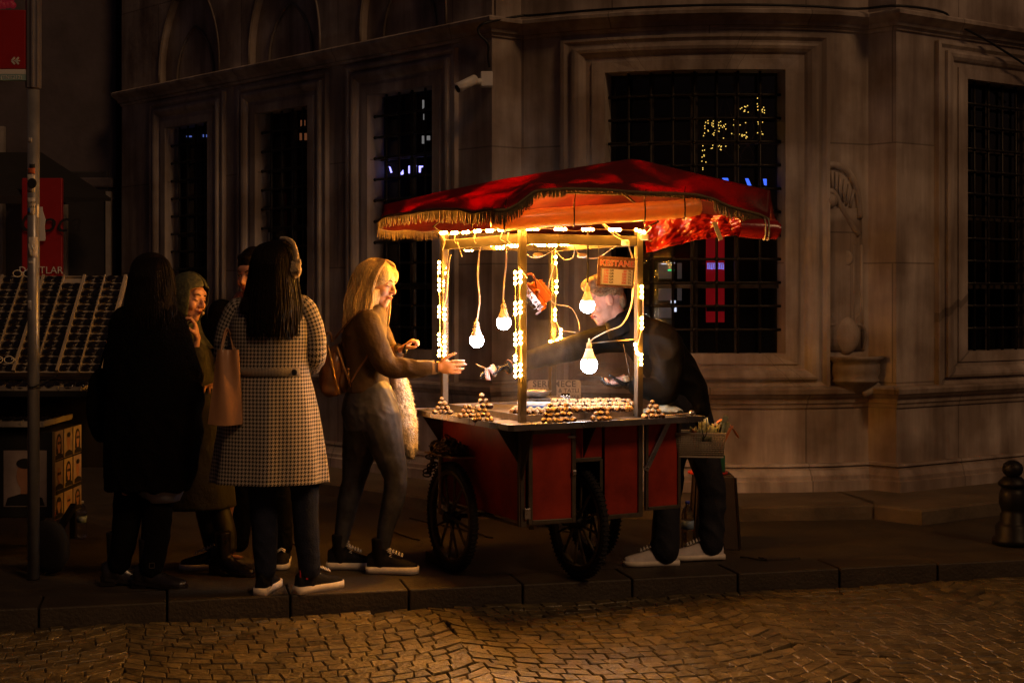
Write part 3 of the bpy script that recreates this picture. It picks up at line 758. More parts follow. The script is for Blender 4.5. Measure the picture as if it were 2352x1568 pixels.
for (y0, s1) in ((463, 'SUFER'), (473, 'PAPAR')): text('sticker_print', s1, .016, BKP, frame_M(at(73, y0 + 2, PY - .0335), (1, 0, 0)), pl, extrude=.0003)
g = MB()
for (cy_, r_) in ((421, .026),):
    q = at(74, cy_, PY - .033); g.lathe(q, [(r_ - .006, 0), (r_, 0), (r_, .001), (r_ - .006, .001)], 20, Matrix.Rotation(R(90), 3, 'X'))
obj('sticker_ring', g, BKP, pl).scale = (.9, 1, 1)
g = MB()
for k in range(5): q = at(66 + k * 3.4, 560 + (k % 2) * 8, PY - .033); g.tube([q, q + Vector((.004, 0, -.05 + .01 * k))], .0022, 4)
obj('sticker_scrawl', g, WHP, pl)
g = MB(); g.tube(spline([p + Vector((-.03, -.02, 1.0)), p + Vector((.0, -.036, .965)), p + Vector((.05, -.02, .985)), p + Vector((.09, .1, 1.02))], 6), .004, 5)
tag(obj('pole_strap', g, CABLEB, pl))
ss = empty('street_sign', at(20, 100, PY - .02)); tag(ss, 'red street sign with a white double arrow high on the pole at the left edge', 'sign')
g = MB(); g.box(at(-40, 92, PY - .02), (.44, .03, .296), None, .004); obj('red_plate', g, mat('sign_red', (.32, .012, .010), .4, var=.08), ss)
g = MB(); g.box(at(-40, 166, PY - .02), (.44, .03, .024)); obj('white_strip', g, WHP, ss)
g = MB(); g.box(at(-40, 179, PY - .02), (.44, .03, .03)); obj('grey_strip', g, mat('sign_grey', (.25, .38, .38), .5, var=.1), ss)
text('small_print', '(TNT212)', .026, WHP, face(26, 178, PY - .037), ss)
g = MB(); AY = PY - .037
for dx in (0, 9):
    g.bar(at(27 + dx, 140, AY), at(34 + dx, 132, AY), .009, .002, up=(0, 1, 0)); g.bar(at(27 + dx, 140, AY), at(34 + dx, 148, AY), .009, .002, up=(0, 1, 0))
g.bar(at(32, 140, AY), at(46, 140, AY), .006, .002, up=(0, 1, 0)); obj('arrow', g, WHP, ss)
g = MB()
for k in range(14): g.ball(at(rnd.uniform(0, 30), rnd.uniform(-5, 14), PY - .02), .018, seg=8, rings=5)
tag(obj('festive_garland', g, emis('red_garland', (.35, .02, .03), .15), loc=at(10, 5, PY)), 'clump of glowing red festive baubles above the red street sign', 'garland')
# ---------------------------------------------------------------- chestnut cart (local frame: a along the front, b into depth)
CA = R(28); C0 = Vector((0.04, 6.88, 0)); CM = Matrix.Translation(C0) @ Matrix.Rotation(CA, 4, 'Z'); CI = CM.inverted()
def cw(a, b, z): return CM @ Vector((a, b, z))
def cl(p): return CI @ Vector(p)
cart = empty('chestnut_cart', C0, CA); tag(cart, 'red chestnut cart with aluminium frame, steel counter and spoked wheels', 'cart')
WA, WB = 0.70, 0.907; ZB, ZT = 0.305, 0.79
def part(name, mb, m, parent=None): return obj(name, mb, m, parent or cart, local=True)
g = MB(); g.smooth = False
th = .012
g.box((th / 2 + .004, WB / 2, (ZB + ZT) / 2 + .01), (th, WB - .03, ZT - ZB - .03))
# front panel pieces round door and slot
g.box((.49 + .1, th / 2 + .004, (ZB + ZT) / 2), (.215, th, ZT - ZB - .02)); g.box((.375, th / 2 + .004, .70), (.18, th, .17)); g.box((.015, th / 2 + .004, .55), (.03, th, .44)); g.box((.15, th / 2 + .004, .77), (.28, th, .03))
g.box((WA - th / 2 - .004, WB / 2, (ZB + ZT) / 2), (th, WB - .03, ZT - ZB - .02)); g.box((WA / 2, WB - th, (ZB + ZT) / 2), (WA - .03, th, ZT - ZB - .02))
part('body_panel', g, RED)
g = MB(); g.smooth = False; g.box((WA / 2, WB / 2 + .1, .33), (WA - .05, WB - .25, .012)); g.box((.29, .22, .5), (.01, .38, .36)); g.box((.47, .22, .5), (.01, .38, .36)); part('inner_shelf', g, BLACKM)
g = MB(); W_ = .022
def fr(p, q, w=W_, t=.010): g.bar(p, q, w, t, up=(0, -1, 0), bev=.002)
def frl(p, q, w=W_, t=.010): g.bar(p, q, w, t, up=(-1, 0, 0), bev=.002)
fr((.011, -.002, ZB), (.011, -.002, ZT)); fr((WA - .011, -.002, ZB), (WA - .011, -.002, ZT), .026); fr((.022, -.002, ZB + .011), (.30, -.002, ZB + .011)); fr((.455, -.002, ZB + .013), (WA - .022, -.002, ZB + .013))
fr((.022, -.002, ZT - .008), (WA - .022, -.002, ZT - .008)); fr((.30, -.0035, ZB), (.30, -.0035, .612), .018); fr((.455, -.0035, ZB), (.455, -.0035, .612), .018); fr((.30, -.005, .612), (.455, -.005, .612), .02)
frl((-.002, .011, ZB), (-.002, .011, ZT)); frl((-.002, WB - .011, ZB), (-.002, WB - .011, ZT)); frl((-.002, .022, ZB + .009), (-.002, WB - .022, ZB + .009), .016)
part('body_frame', g, ALU)
# front door, slightly open (hinged at its left edge)
dr = empty('door', (.035, -.010, 0)); dr.parent = cart; dr.rotation_euler = (0, 0, R(-7))
g = MB(); g.smooth = False; g.box((.125, 0, .545), (.215, .010, .43)); obj('door_panel', g, RED, dr, local=True)
g = MB()
for p, q in (((.011, -.006, .315), (.011, -.006, .775)), ((.239, -.006, .315), (.239, -.006, .775)), ((.022, -.006, .326), (.228, -.006, .326)), ((.022, -.006, .764), (.228, -.006, .764))): fr(p, q, .022, .016)
obj('door_frame', g, ALU, dr, local=True)
g = MB(); g.box((.225, -.020, .735), (.035, .012, .012), None, .002); g.tube([(.20, -.022, .735), (.25, -.022, .735)], .0035, 6); g.box((.237, -.020, .56), (.02, .012, .022), None, .002)
g.box((-.005, -.012, .37), (.03, .006, .05), None, .001)
for z in (.355, .385): g.ball((-.012, -.017, z), .003, seg=6, rings=4)
obj('latch', g, STEEL, dr, local=True)
# side door at the seller's end, standing open in line with the front
sd = empty('side_door', (WA + .018, .0, 0)); sd.parent = cart
g = MB(); g.smooth = False; g.box((.107, .006, .565), (.20, .010, .44)); obj('door_panel', g, RED, sd, local=True)
g = MB()
for p, q in (((.009, 0, .335), (.009, 0, .79)), ((.207, 0, .335), (.207, 0, .79)), ((.018, 0, .344), (.198, 0, .344))): fr(p, q, .018, .018)
obj('door_frame', g, ALU, sd, local=True)
g = MB(); g.tube([(.2, .012, .60), (.225, -.004, .60)], .009, 10); g.ball((.014, -.012, .35), .004, seg=6, rings=4); obj('handle', g, BLACKM, sd, local=True)
# counter
A0, A1, B0, B1 = -.13, .99, -.14, 1.03
g = MB(); poly = [(A0 + .02, B0), (.60, B0), (A1, B0 + .015), (A1, B1), (A0, B1), (A0, B0 + .02)]
g.prism(poly, .794, .810); 
part('counter', g, STEEL)
g = MB()
for k in range(len(poly)):
    p, q = Vector((*poly[k], .799)), Vector((*poly[(k + 1) % 6], .799))
    g.bar(p, q, .005, .030, bev=.001)
part('counter_edge', g, STEEL)
g = MB()      # raised baking pan with a rim
pa0, pa1, pb0, pb1 = .035, .665, .03, .875
g.box(((pa0 + pa1) / 2, (pb0 + pb1) / 2, .822), (pa1 - pa0, pb1 - pb0, .012), None, .002)
for p, q in (((pa0, pb0), (pa1, pb0)), ((pa1, pb0), (pa1, pb1)), ((pa1, pb1), (pa0, pb1)), ((pa0, pb1), (pa0, pb0))): g.bar((*p, .826), (*q, .826), .008, .034, bev=.002)
part('baking_pan', g, mat('used_steel', (.30, .27, .25), .38, .85, .5, 9, .15, 50))
g = MB(); g.prism([(.30 + .17 * math.cos(a), .27 + .23 * math.sin(a)) for a in [k * math.tau / 40 for k in range(40)]], .829, .846, Matrix.Translation((.15, .06, 0)))
part('hot_plate', g, mat('scorched_iron', (.02, .016, .014), .55, .6, .5, 20, .3, 60))
# counter brackets
g = MB(); g.smooth = False
def tri(p, q, r_, t):
    p, q, r_ = map(Vector, (p, q, r_)); n = (q - p).cross(r_ - p).normalized() * t
    g.add([p - n, q - n, r_ - n, p + n, q + n, r_ + n], [(0, 1, 2), (5, 4, 3), (0, 3, 4, 1), (1, 4, 5, 2), (2, 5, 3, 0)])
for t_ in (((0.004, -.008, .79), (0.004, -.13, .79), (0.004, -.008, .53)), ((.35, -.01, .79), (.35, -.13, .79), (.35, -.01, .625)), ((-.008, .02, .79), (-.12, .02, .79), (-.008, .02, .62)), ((-.008, .89, .79), (-.12, .89, .79), (-.008, .89, .63))):
    g = MB(); g.smooth = False; tri(*t_, .003); part('bracket', g, mat('dark_bracket', (.05, .035, .025), .5, .6, .3, 12))
g = MB(); g.bar((.715, -.012, .54), (.86, -.012, .79), .028, .012, up=(0, -1, 0), bev=.002); g.ball((.722, -.022, .555), .006, seg=8, rings=5); part('support_strut', g, STEEL)
# posts and roof frame
PZ = 1.755
posts = {'front': (.017, .012), 'left': (.017, WB - .012), 'right': (WA - .012, .012), 'back': (WA - .012, WB - .012)}
for k_, (a, b) in posts.items():
    g = MB(); g.box((a, b, (.81 + PZ) / 2), (.034, .034, PZ - .81), None, .003)
    for z in (.87, 1.25, 1.71): g.ball((a - .002, b - .018, z), .0035, seg=6, rings=4)
    part('post', g, ALU)
g = MB(); zr = 1.70
pr = [posts[k] for k in ('front', 'left', 'back', 'right')]
for i in range(4):
    p, q = pr[i], pr[(i + 1) % 4]; d = (Vector(q) - Vector(p)).normalized() * .019
    g.bar((p[0] + d.x, p[1] + d.y, zr), (q[0] - d.x, q[1] - d.y, zr), .026, .05, bev=.003)
g.bar((.03, .45, 1.715), (.67, .45, 1.715), .02, .02)
g.bar((.36, .03, 1.7145), (.36, .88, 1.7145), .02, .018)
part('roof_frame', g, mat('roof_rail_metal', (.030, .022, .014), .6, .4, .3, 12))
for (a, b) in pr: g = MB(); g.tube([(a, b, 1.75), (a * 1.2 - .05, b * 1.1 - .05, 1.80), (lerp(a, .5, .25), lerp(b, .5, .2), 1.96)], .006, 6); part('canopy_rod', g, BLACKM)
g = MB(); g.tube([cl(at(1234, 441, 6.72)), cl(at(1480, 447, 6.95)), cl(at(1640, 458, 7.12))], .006, 6)
part('canopy_rod', g, BLACKM)
# wheels
def wheel(a, b):
    wr = empty('wheel', (a, b, .28)); wr.parent = cart
    rx = Matrix.Rotation(R(90), 3, 'Y')
    g = MB(); pr_ = []
    for k in range(13):
        t = math.tau * k / 12; pr_.append((.2575 + .0225 * math.cos(t), .021 * math.sin(t)))
    g.lathe((0, 0, 0), pr_, 64, rx)
    for k in range(72):
        t = math.tau * k / 72; c_ = Vector((0, math.cos(t) * .279, math.sin(t) * .279)); g.box(c_, (.032, .010, .006), Matrix.Rotation(t, 3, 'X'))
    obj('tyre', g, RUBBER, wr, local=True)
    g = MB(); g.lathe((0, 0, 0), [(.218, -.014), (.240, -.017), (.240, .017), (.218, .014), (.218, -.014)], 64, rx); obj('rim', g, WOODP, wr, local=True)
    g = MB()
    for k in range(12):
        t = math.tau * (k + .3) / 12; e = Vector((0, math.cos(t), math.sin(t))); s_ = .012 * (1 if k % 2 else -1)
        g.tube([e * .025 + Vector((s_, 0, 0)), e * .22], [.0085, .0065], 8)
    obj('spoke', g, WOODP, wr, local=True)
    g = MB(); g.lathe((0, 0, 0), [(.012, -.05), (.024, -.045), (.03, -.02), (.036, 0), (.03, .02), (.024, .045), (.012, .05)], 20, rx); obj('hub', g, BLACKM, wr, local=True)
for a, b in ((-.075, .61), (.405, .139), (.775, .61)): wheel(a, b)
g = MB(); g.tube([(-.09, .61, .28), (.79, .61, .28)], .012, 10); part('axle', g, BLACKM); g = MB(); g.tube([(.32, .139, .28), (.48, .139, .28)], .012, 10)
for a in (.36, .45): g.bar((a, .139, .28), (a, .139, .34), .03, .012)
part('axle', g, BLACKM)
g = MB()      # shelf over the left wheel
g.box((-.085, .62, .600), (.13, .34, .010), None, .002); g.bar((-.14, .62, .595), (-.14, .62, .30), .012, .012); g.bar((-.14, .62, .30), (-.08, .62, .28), .012, .012)
part('wheel_shelf', g, mat('worn_shelf', (.20, .14, .08), .6, .2, .3, 12))
# chain net heap on the shelf
g = MB(); rr = random.Random(5); top = cw(-.085, .62, .606)
for k in range(110):
    a = rr.uniform(0, math.tau); q = rr.random() ** .5
    c_ = cw(-.09 + .07 * q * math.cos(a), .62 + .16 * q * math.sin(a), .615 + rr.uniform(0, .09) * (1 - q * .7))
    rot = Matrix.Rotation(rr.uniform(0, 3), 3, 'X') @ Matrix.Rotation(rr.uniform(0, 3), 3, 'Y')
    pts = [c_ + rot @ Vector((.022 * math.cos(t * math.tau / 10), .013 * math.sin(t * math.tau / 10), 0)) for t in range(11)]
    g.tube(pts, .0042, 5, False)
for k in range(16):
    c_ = cw(-.15 + rr.uniform(-.012, .01), .70 + rr.uniform(-.05, .06), .60 - k * .008); rot = Matrix.Rotation(k * 1.57, 3, 'Z') @ Matrix.Rotation(1.2, 3, 'X')
    pts = [c_ + rot @ Vector((.022 * math.cos(t * math.tau / 10), .013 * math.sin(t * math.tau / 10), 0)) for t in range(11)]; g.tube(pts, .0042, 5, False)
tag(obj('heap_of_chain', g, mat('dark_chain', (.035, .022, .014), .5, .7, .4, 40), loc=top), 'tangled heap of dark chain on the shelf over the left cart wheel', 'chain')
g = MB(); q = floor_at(1000, 1298); g.box((q.x + .05, q.y + .07, .022), (.10, .30, .05), Matrix.Rotation(CA, 3, 'Z'), .005)
tag(obj('wheel_chock', g, mat('chock_wood', (.06, .04, .02), .8), loc=(q.x, q.y, 0)), 'dark wooden chock under the left cart wheel', 'chock')

# ---------------------------------------------------------------- canopy
cv = empty('canopy', at(1455, 480, 7.4)); tag(cv, 'sagging red cloth canopy with gold fringe over the chestnut cart', 'canopy')
REDC = mat('red_canopy_cloth', (0.125, 0.003, 0.0022), 0.5, 0, 0.45, 5, 0.6, 12, spec=.3)
def see_through(m, col, f):
    t = m.node_tree; N = t.nodes; L = t.links; o = N['Material Output']; b = N['Principled BSDF']; tr = N.new('ShaderNodeBsdfTranslucent'); tr.inputs[0].default_value = (*col, 1)
    x = N.new('ShaderNodeMixShader'); x.inputs[0].default_value = f
    if f < .4:      # cloth worn thin in patches
        tc = N.new('ShaderNodeTexCoord'); n = N.new('ShaderNodeTexNoise'); n.inputs['Scale'].default_value = 3.2; n.inputs['Detail'].default_value = 3; n.inputs['Distortion'].default_value = .6; L.new(tc.outputs['Object'], n.inputs[0])
        r_ = N.new('ShaderNodeMapRange'); r_.inputs[1].default_value = .46; r_.inputs[2].default_value = .64; r_.inputs[3].default_value = f * .25; r_.inputs[4].default_value = f * 2.6; L.new(n.outputs[0], r_.inputs[0]); L.new(r_.outputs[0], x.inputs[0])
    L.new(b.outputs[0], x.inputs[1]); L.new(tr.outputs[0], x.inputs[2]); L.new(x.outputs[0], o.inputs[0])
see_through(REDC, (.80, .005, .005), .12)
FRG = mat('gold_fringe', (0.15, 0.105, 0.045), 0.7, 0, 0.4, 60)
def interp(pl, u):
    n = len(pl) - 1; t = min(max(u, 0), 1) * n; i = min(int(t), n - 1); return Vector(pl[i]).lerp(Vector(pl[i + 1]), t - i)
def dens(pts2, Yf, n=70):
    xs = [p[0] for p in pts2]; out = []
    for k in range(n + 1):
        x = lerp(xs[0], xs[-1], k / n)
        for i in range(len(xs) - 1):
            if xs[i] <= x <= xs[i + 1] + 1e-6:
                y = lerp(pts2[i][1], pts2[i + 1][1], (x - xs[i]) / (xs[i + 1] - xs[i])); break
        out.append(at(x, y, Yf(x)))
    return out
def yn(x):     # depth of the near edge, straight in 3D left-near and near-right
    if x < 1140: t = (x - 866) / (1140 - 866); return 1 / lerp(1 / 7.75, 1 / 6.55, t)
    t = (x - 1140) / (1780 - 1140); return 1 / lerp(1 / 6.55, 1 / 7.2, t)
front2 = [(868, 510), (875, 498), (905, 494), (939, 490), (975, 484), (1005, 481), (1021, 480), (1037, 482), (1056, 480), (1072, 485), (1086, 490), (1102, 485), (1125, 482), (1146, 484), (1166, 482), (1193, 467), (1212, 451), (1232, 438), (1303, 434),
          (1388, 436), (1430, 440), (1474, 443), (1520, 444), (1559, 445), (1600, 448), (1640, 458), (1670, 473), (1705, 483), (1747, 494), (1768, 505)]
ridge2 = [(880, 470), (1010, 440), (1162, 410), (1320, 385), (1440, 366), (1455, 365), (1470, 367), (1610, 401), (1769, 437)]
ridgeY = [(880, 7.75), (1162, 7.6), (1455, 7.45), (1769, 7.25)]
def ry(x):
    for i in range(len(ridgeY) - 1):
        if x <= ridgeY[i + 1][0]: return lerp(ridgeY[i][1], ridgeY[i + 1][1], max(0, (x - ridgeY[i][0]) / (ridgeY[i + 1][0] - ridgeY[i][0])))
    return ridgeY[-1][1]
FRt = dens(front2, yn); RIt = dens(ridge2, ry)
def skin_f(u, v):
    a = interp(FRt, u); b = interp(RIt, u); p = a.lerp(b, v)
    p.z += -0.055 * math.sin(math.pi * v) * (0.6 + .4 * math.sin(u * 9)) + 0.038 * nz((u * 9, v * 2.2, 1)) * (1.3 if u < .45 else .8) * math.sin(math.pi * min(1, v * 1.1)) + .020 * nz((u * 26, v * 5, 4)) * (1 - v) * min(1, v * 6)
    return p
g = MB(); g.grid(skin_f, 110, 26, .0015); obj('front_sheet', g, REDC, cv)
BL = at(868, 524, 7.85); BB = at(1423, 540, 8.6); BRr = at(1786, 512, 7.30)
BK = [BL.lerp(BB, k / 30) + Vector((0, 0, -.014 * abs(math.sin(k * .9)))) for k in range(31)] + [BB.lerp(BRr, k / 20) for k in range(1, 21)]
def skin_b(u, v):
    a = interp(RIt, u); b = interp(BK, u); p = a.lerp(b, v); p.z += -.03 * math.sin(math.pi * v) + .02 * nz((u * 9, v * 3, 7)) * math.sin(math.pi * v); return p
g = MB(); g.grid(skin_b, 80, 20, .0015); obj('back_sheet', g, mat('shaded_red_cloth', (0.055, 0.0035, 0.002), 0.6, 0, 0.5, 5, 0.5, 12, spec=.2), cv)  # same cloth as the front sheet; underside shade put into the colour
def fringe(edge, ln, n, name='fringe', droop=None, band=.014):
    g = MB(); m_ = len(edge)
    for k in range(n):
        u = k / n; p = interp(edge, u) + Vector((0, 0, -.002)); l_ = ln(u) * rnd.uniform(.75, 1.1)
        j = Vector((rnd.uniform(-.006, .006), rnd.uniform(-.006, .006), 0))
        g.tube([p + Vector((0, -.002, .004)), p + j * .4 + Vector((0, 0, -l_ * .5)), p + j + Vector((0, 0, -l_))], [.0022, .0026, .0018], 4, False)
    e2 = [interp(edge, k / 90) for k in range(91)]
    g.grid(lambda u, v: interp(e2, u) + Vector((0, -.004, .008 - v * band + .003 * nz((u * 60, v, 2)))), 120, 2, .002)
    return obj(name, g, FRG, cv)
def flen(u):
    x = lerp(868, 1768, u)
    if x < 1000: return .055
    if x < 1225: return .062
    if x < 1300: return .035
    if x < 1640: return .016
    return .055
fringe(FRt, flen, 560)
fringe(BK[:22], lambda u: .052 - .02 * u, 230)
# rolled clear plastic blind under the front edge
RP = mat('rolled_clear_plastic', (0.72, 0.48, 0.15), 0.3, 0, 0.15, 10, 0.5, 26, coat=.5); see_through(RP, (.9, .5, .18), .45)
g = MB()
tp = spline([at(1128, 512, 6.66), at(1170, 508, 6.68), at(1260, 500, 6.74), at(1360, 494, 6.83), at(1480, 486, 6.93), at(1560, 480, 7.0), at(1602, 474, 7.04)], 10)
g.tube(tp, [(.028 + .018 * min(1, i / 10)) * (1 + .10 * nz((i * .4, 0, 0))) for i in range(len(tp))], 20)
pb = obj('plastic_blind', g, RP, cv)
for k in (8, 26, 40, 52): 
    g = MB(); c_ = tp[min(k, len(tp) - 1)]
    pts = [c_ + Vector((0, .050 * math.cos(t), .052 * math.sin(t))) for t in [j * math.tau / 14 for j in range(15)]]; g.tube(pts, .0035, 5, False); g.tube([c_ + Vector((0, 0, .05)), c_ + Vector((.01, .02, .11))], .0025, 5); obj('tie_cord', g, BLACKM, pb)
# crumpled red tarp gathered along the seller's side
RPL = mat('red_vinyl', (0.30, 0.012, 0.006), 0.25, 0, 0.25, 6, 0.35, 18, coat=.4)
tT = [at(1478, 492, 7.28), at(1560, 488, 7.24), at(1640, 492, 7.2), at(1700, 500, 7.18), at(1762, 508, 7.18)]
tB = [at(1484, 582, 7.30), at(1530, 572, 7.28), at(1585, 556, 7.26), at(1640, 545, 7.22), at(1700, 542, 7.2), at(1764, 548, 7.18)]
def tarp(u, v):
    a = interp(tT, u); b = interp(tB, u); p = a.lerp(b, v)
    k = .030 * nz((u * 7, v * 2.5, 11)) + .022 * abs(nz((u * 15 + v * 4, v * 5, 3))) + .012 * abs(nz((u * 30, v * 9 + u * 10, 5)))
    p.y += -k * 1.6 + .03 * math.sin(v * math.pi); p.z += .3 * k; return p
g = MB(); g.grid(tarp, 90, 26, .0012); obj('gathered_tarp', g, RPL, cv)
g = MB()
ct = at(1768, 527, 7.17); ax = Vector((1, .1, -.05)).normalized()
for r_, l0, l1 in ((.052, -.16, .035), (.036, .0, .05), (.02, .01, .055)):
    g.tube([ct + ax * l0, ct + ax * ((l0 + l1) / 2), ct + ax * l1], [r_ * .9, r_, r_ * .93], 18, False)
obj('roll_end', g, RPL, cv)
g = MB()
for dx in (-.03, -.012): g = MB(); g.tube([ct + ax * dx + Vector((0, .054 * math.cos(t), .054 * math.sin(t))) for t in [j * math.tau / 20 for j in range(21)]], .004, 6, False); obj('roll_strap', g, mat('pale_strap', (.45, .40, .28), .5), cv)
q = at(1640, 510, 7.13); g = MB(); g.bar(q, q + Vector((.035, 0, -.09)), .022, .006, up=(0, 1, 0))
obj('roll_strap', g, mat('pale_strap', (.45, .40, .28), .5), cv)
# ---------------------------------------------------------------- LED strings and bulbs
LEDE = mat('led_warm', (1.0, .62, .25), .5, var=0, emit=(1.0, 0.38, 0.036), estr=1050.0)
LEDB = mat('led_body', (.16, .11, .06), .6, var=0)
def string(label, name, mods, Y, vertical=True, cable=None, r_=.0076):
    x0, y0 = mods[0][0]
    Yf = Y if callable(Y) else (lambda x: Y)
    root = empty('light_string', at(x0, y0, Yf(x0))); tag(root, label, 'light string', 'strings of warm lights on the cart')
    for md in mods:
        g = MB(); P_ = [at(x, y, Yf(x)) for x, y in md]
        g.cur = 1; 
        if len(P_) > 1:
            d = (P_[-1] - P_[0]).normalized() * .010; g.bar(P_[0] - d + Vector((0, .006, 0)), P_[-1] + d + Vector((0, .006, 0)), .010, .005, up=(0, 1, 0.01), bev=.001)
        g.cur = 0
        for p in P_: g.ball(p, (r_, r_ * .7, r_), seg=10, rings=6)
        obj('led_module', g, [LEDE, LEDB], root)
    g = MB(); cp = [at((m[0][0] + m[-1][0]) / 2 + rnd.uniform(-2, 2), (m[0][1] + m[-1][1]) / 2, Yf(m[0][0]) + .008) for m in mods]
    pts = []
    for i in range(len(cp)):
        pts.append(cp[i])
        if i < len(cp) - 1: pts.append((cp[i] + cp[i + 1]) / 2 + Vector((rnd.uniform(-.008, .008), -.004, rnd.uniform(-.012, .004))))
    if len(pts) > 1: g.tube(spline(pts, 5), .0022, 5); obj('cable', g, CABLE, root)
    return root
def V(x, ys): return [(x, y) for y in ys]
pf = cw(*posts['front'], 0).y - .038; plf = cw(*posts['left'], 0).y - .038; prg = cw(*posts['right'], 0).y - .038; pbk = cw(*posts['back'], 0).y - .042
string('left string of warm lights running down the far left post', 's', [V(1008.6, (603, 614.5, 625.5)), V(1008.6, (643, 655, 666)), V(1008.6, (705.5, 715.6, 726.6)), V(1008.6, (768, 779.7, 790.7)), V(1008.6, (806, 816))], plf)
string('inner string of warm lights running down the far left post', 's', [[(1028, 616), (1025, 627)], [(1021, 647), (1021, 656)], V(1021, (710, 722.6, 733)), V(1021, (773, 784, 796)), V(1021, (806, 816))], plf - .01)
string('left string of warm lights running down the near corner post', 's', [V(1183.6, (626, 639, 651)), V(1183.6, (697, 709.6, 721)), V(1183.6, (767.8, 779, 791)), V(1183.6, (818, 826)), V(1183.6, (839.8, 851.6, 864))], pf)
string('right string of warm lights running down the near corner post', 's', [V(1195.5, (625, 636, 648)), V(1195.5, (694, 706, 717.5)), V(1195.5, (763.6, 776, 788)), V(1195.5, (837, 850, 862))], pf - .005)
string('string of warm lights running down the back post', 's', [V(1276, (590, 604)), V(1278, (646, 659, 671)), V(1275, (712, 723, 734)), V(1288, (757, 766, 775)), [(1264, 784), (1272, 787), (1280, 782)]], pbk)
string('string of warm lights running down the right post', 's', [V(1474, (658.6, 670, 682)), V(1474, (731, 742, 753)), [(1459, 791), (1461, 801), (1464, 810)], V(1472.5, (815, 825, 836))], prg)
YL = lambda x: 1 / lerp(1 / 7.68, 1 / 6.86, (x - 1016) / (1185 - 1016))
string('row of warm lights along the left roof rail', 's', [[(x - 5, y + .5), (x + 1, y), (x + 6, y - .5)] for x, y in ((1018, 534.8), (1043, 534.8), (1069, 533.5), (1095.6, 530.5), (1124, 530), (1152, 527.4), (1171, 525))], lambda x: YL(x) - .038)
YR_ = lambda x: 1 / lerp(1 / 6.86, 1 / 7.2, (x - 1190) / (1470 - 1190))
string('row of warm lights along the front roof rail', 's', [[(x - 11, y), (x - 4, y), (x + 4, y), (x + 11, y)] for x, y in ((1223, 525.7), (1287, 526.6), (1350, 527), (1412, 527.5))] + [[(1461, 528), (1470, 531), (1479, 533)]], lambda x: YR_(x) - .038)
string('cluster of warm lights under the back of the cart roof', 's', [[(x, y), (x + 7, y), (x + 14, y)] for x, y in ((1070, 574), (1088, 560), (1113, 564), (1126, 560), (1141, 569), (1160, 561), (1176, 565), (1222, 558), (1236, 563), (1262, 564), (1290, 562), (1302, 558), (1320, 564), (1358, 560), (1372, 558))], 7.80)
# hanging white bulbs
BULB = mat('bulb_lit', (1, 1, 1), .4, var=0, emit=(0.84, 0.90, 1.0), estr=85.0)
SCK = mat('bulb_socket', (.55, .45, .30), .4, var=.15)
def bulb(px, py, Y, label, cord, big=False, cable_m=CABLE):
    c = at(px, py, Y); root = empty('hanging_bulb', c); tag(root, label, 'light bulb', 'white bulbs hanging in the cart')
    k = 1.16 if big else 1.0
    g = MB(); pr_ = [(0.001, -.037), (.014, -.0345), (.027, -.026), (.0355, -.010), (.0365, .004), (.033, .017), (.030, .023)]
    g.lathe(c, [(r_ * k, z * k) for r_, z in pr_], 28); obj('lit_globe', g, BULB, root)
    g = MB(); g.lathe(c, [(.030 * k, .0225 * k), (.031 * k, .026 * k), (.024 * k, .04 * k), (.016 * k, .062 * k), (.0155 * k, .070 * k)], 24); obj('bulb_neck', g, WHITEP, root)
    g = MB(); g.lathe(c, [(.0135, .071 * k), (.0145, .074 * k), (.0130, .078 * k), (.0145, .082 * k), (.013, .086 * k), (.012, .094 * k), (.005, .10 * k), (.004, .115 * k)], 16); obj('socket', g, SCK, root)
    g = MB(); pts = [c + Vector((0, 0, .11 * k))] + [at(x, y, Yc) for x, y, Yc in cord]
    g.tube(spline(pts, 6), .0028, 6); g.tube([q + Vector((.004, .003, 0)) for q in spline(pts, 6)], .0022, 5); obj('cord', g, cable_m, root)
    return root
bulb(1095, 782, 7.35, 'lowest white bulb hanging beside the far left post', [(1096, 728, 7.35), (1101, 690, 7.36), (1097, 640, 7.37), (1099, 590, 7.38), (1103, 566, 7.40), (1108, 545, 7.42)])
bulb(1157, 741, 7.25, 'white bulb hanging just left of the near corner post', [(1155, 690, 7.25), (1158, 640, 7.25), (1162, 600, 7.25), (1160, 565, 7.25), (1157, 548, 7.25)])
bulb(1349, 702, 7.12, 'white bulb hanging in front of the seller\'s face', [(1349, 655, 7.12), (1350, 600, 7.12), (1349, 550, 7.12), (1350, 520, 7.12)], cable_m=CABLEB)
bulb(1353, 838, 7.15, 'largest white bulb hanging low from a thin rod', [(1353, 790, 7.15), (1362, 778, 7.15), (1395, 760, 7.15), (1428, 745, 7.16), (1448, 705, 7.18), (1453, 660, 7.19), (1455, 610, 7.2), (1446, 572, 7.2), (1440, 555, 7.2), (1400, 525, 7.15), (1378, 508, 7.1)], big=True)
g = MB(); g.tube([at(1464, 778, 7.17), at(1346, 789, 7.15)], .0032, 6); tag(obj('thin_rod', g, ALU, loc=at(1400, 783, 7.16)), 'thin metal rod clipped to the right post holding the low bulb', 'rod')
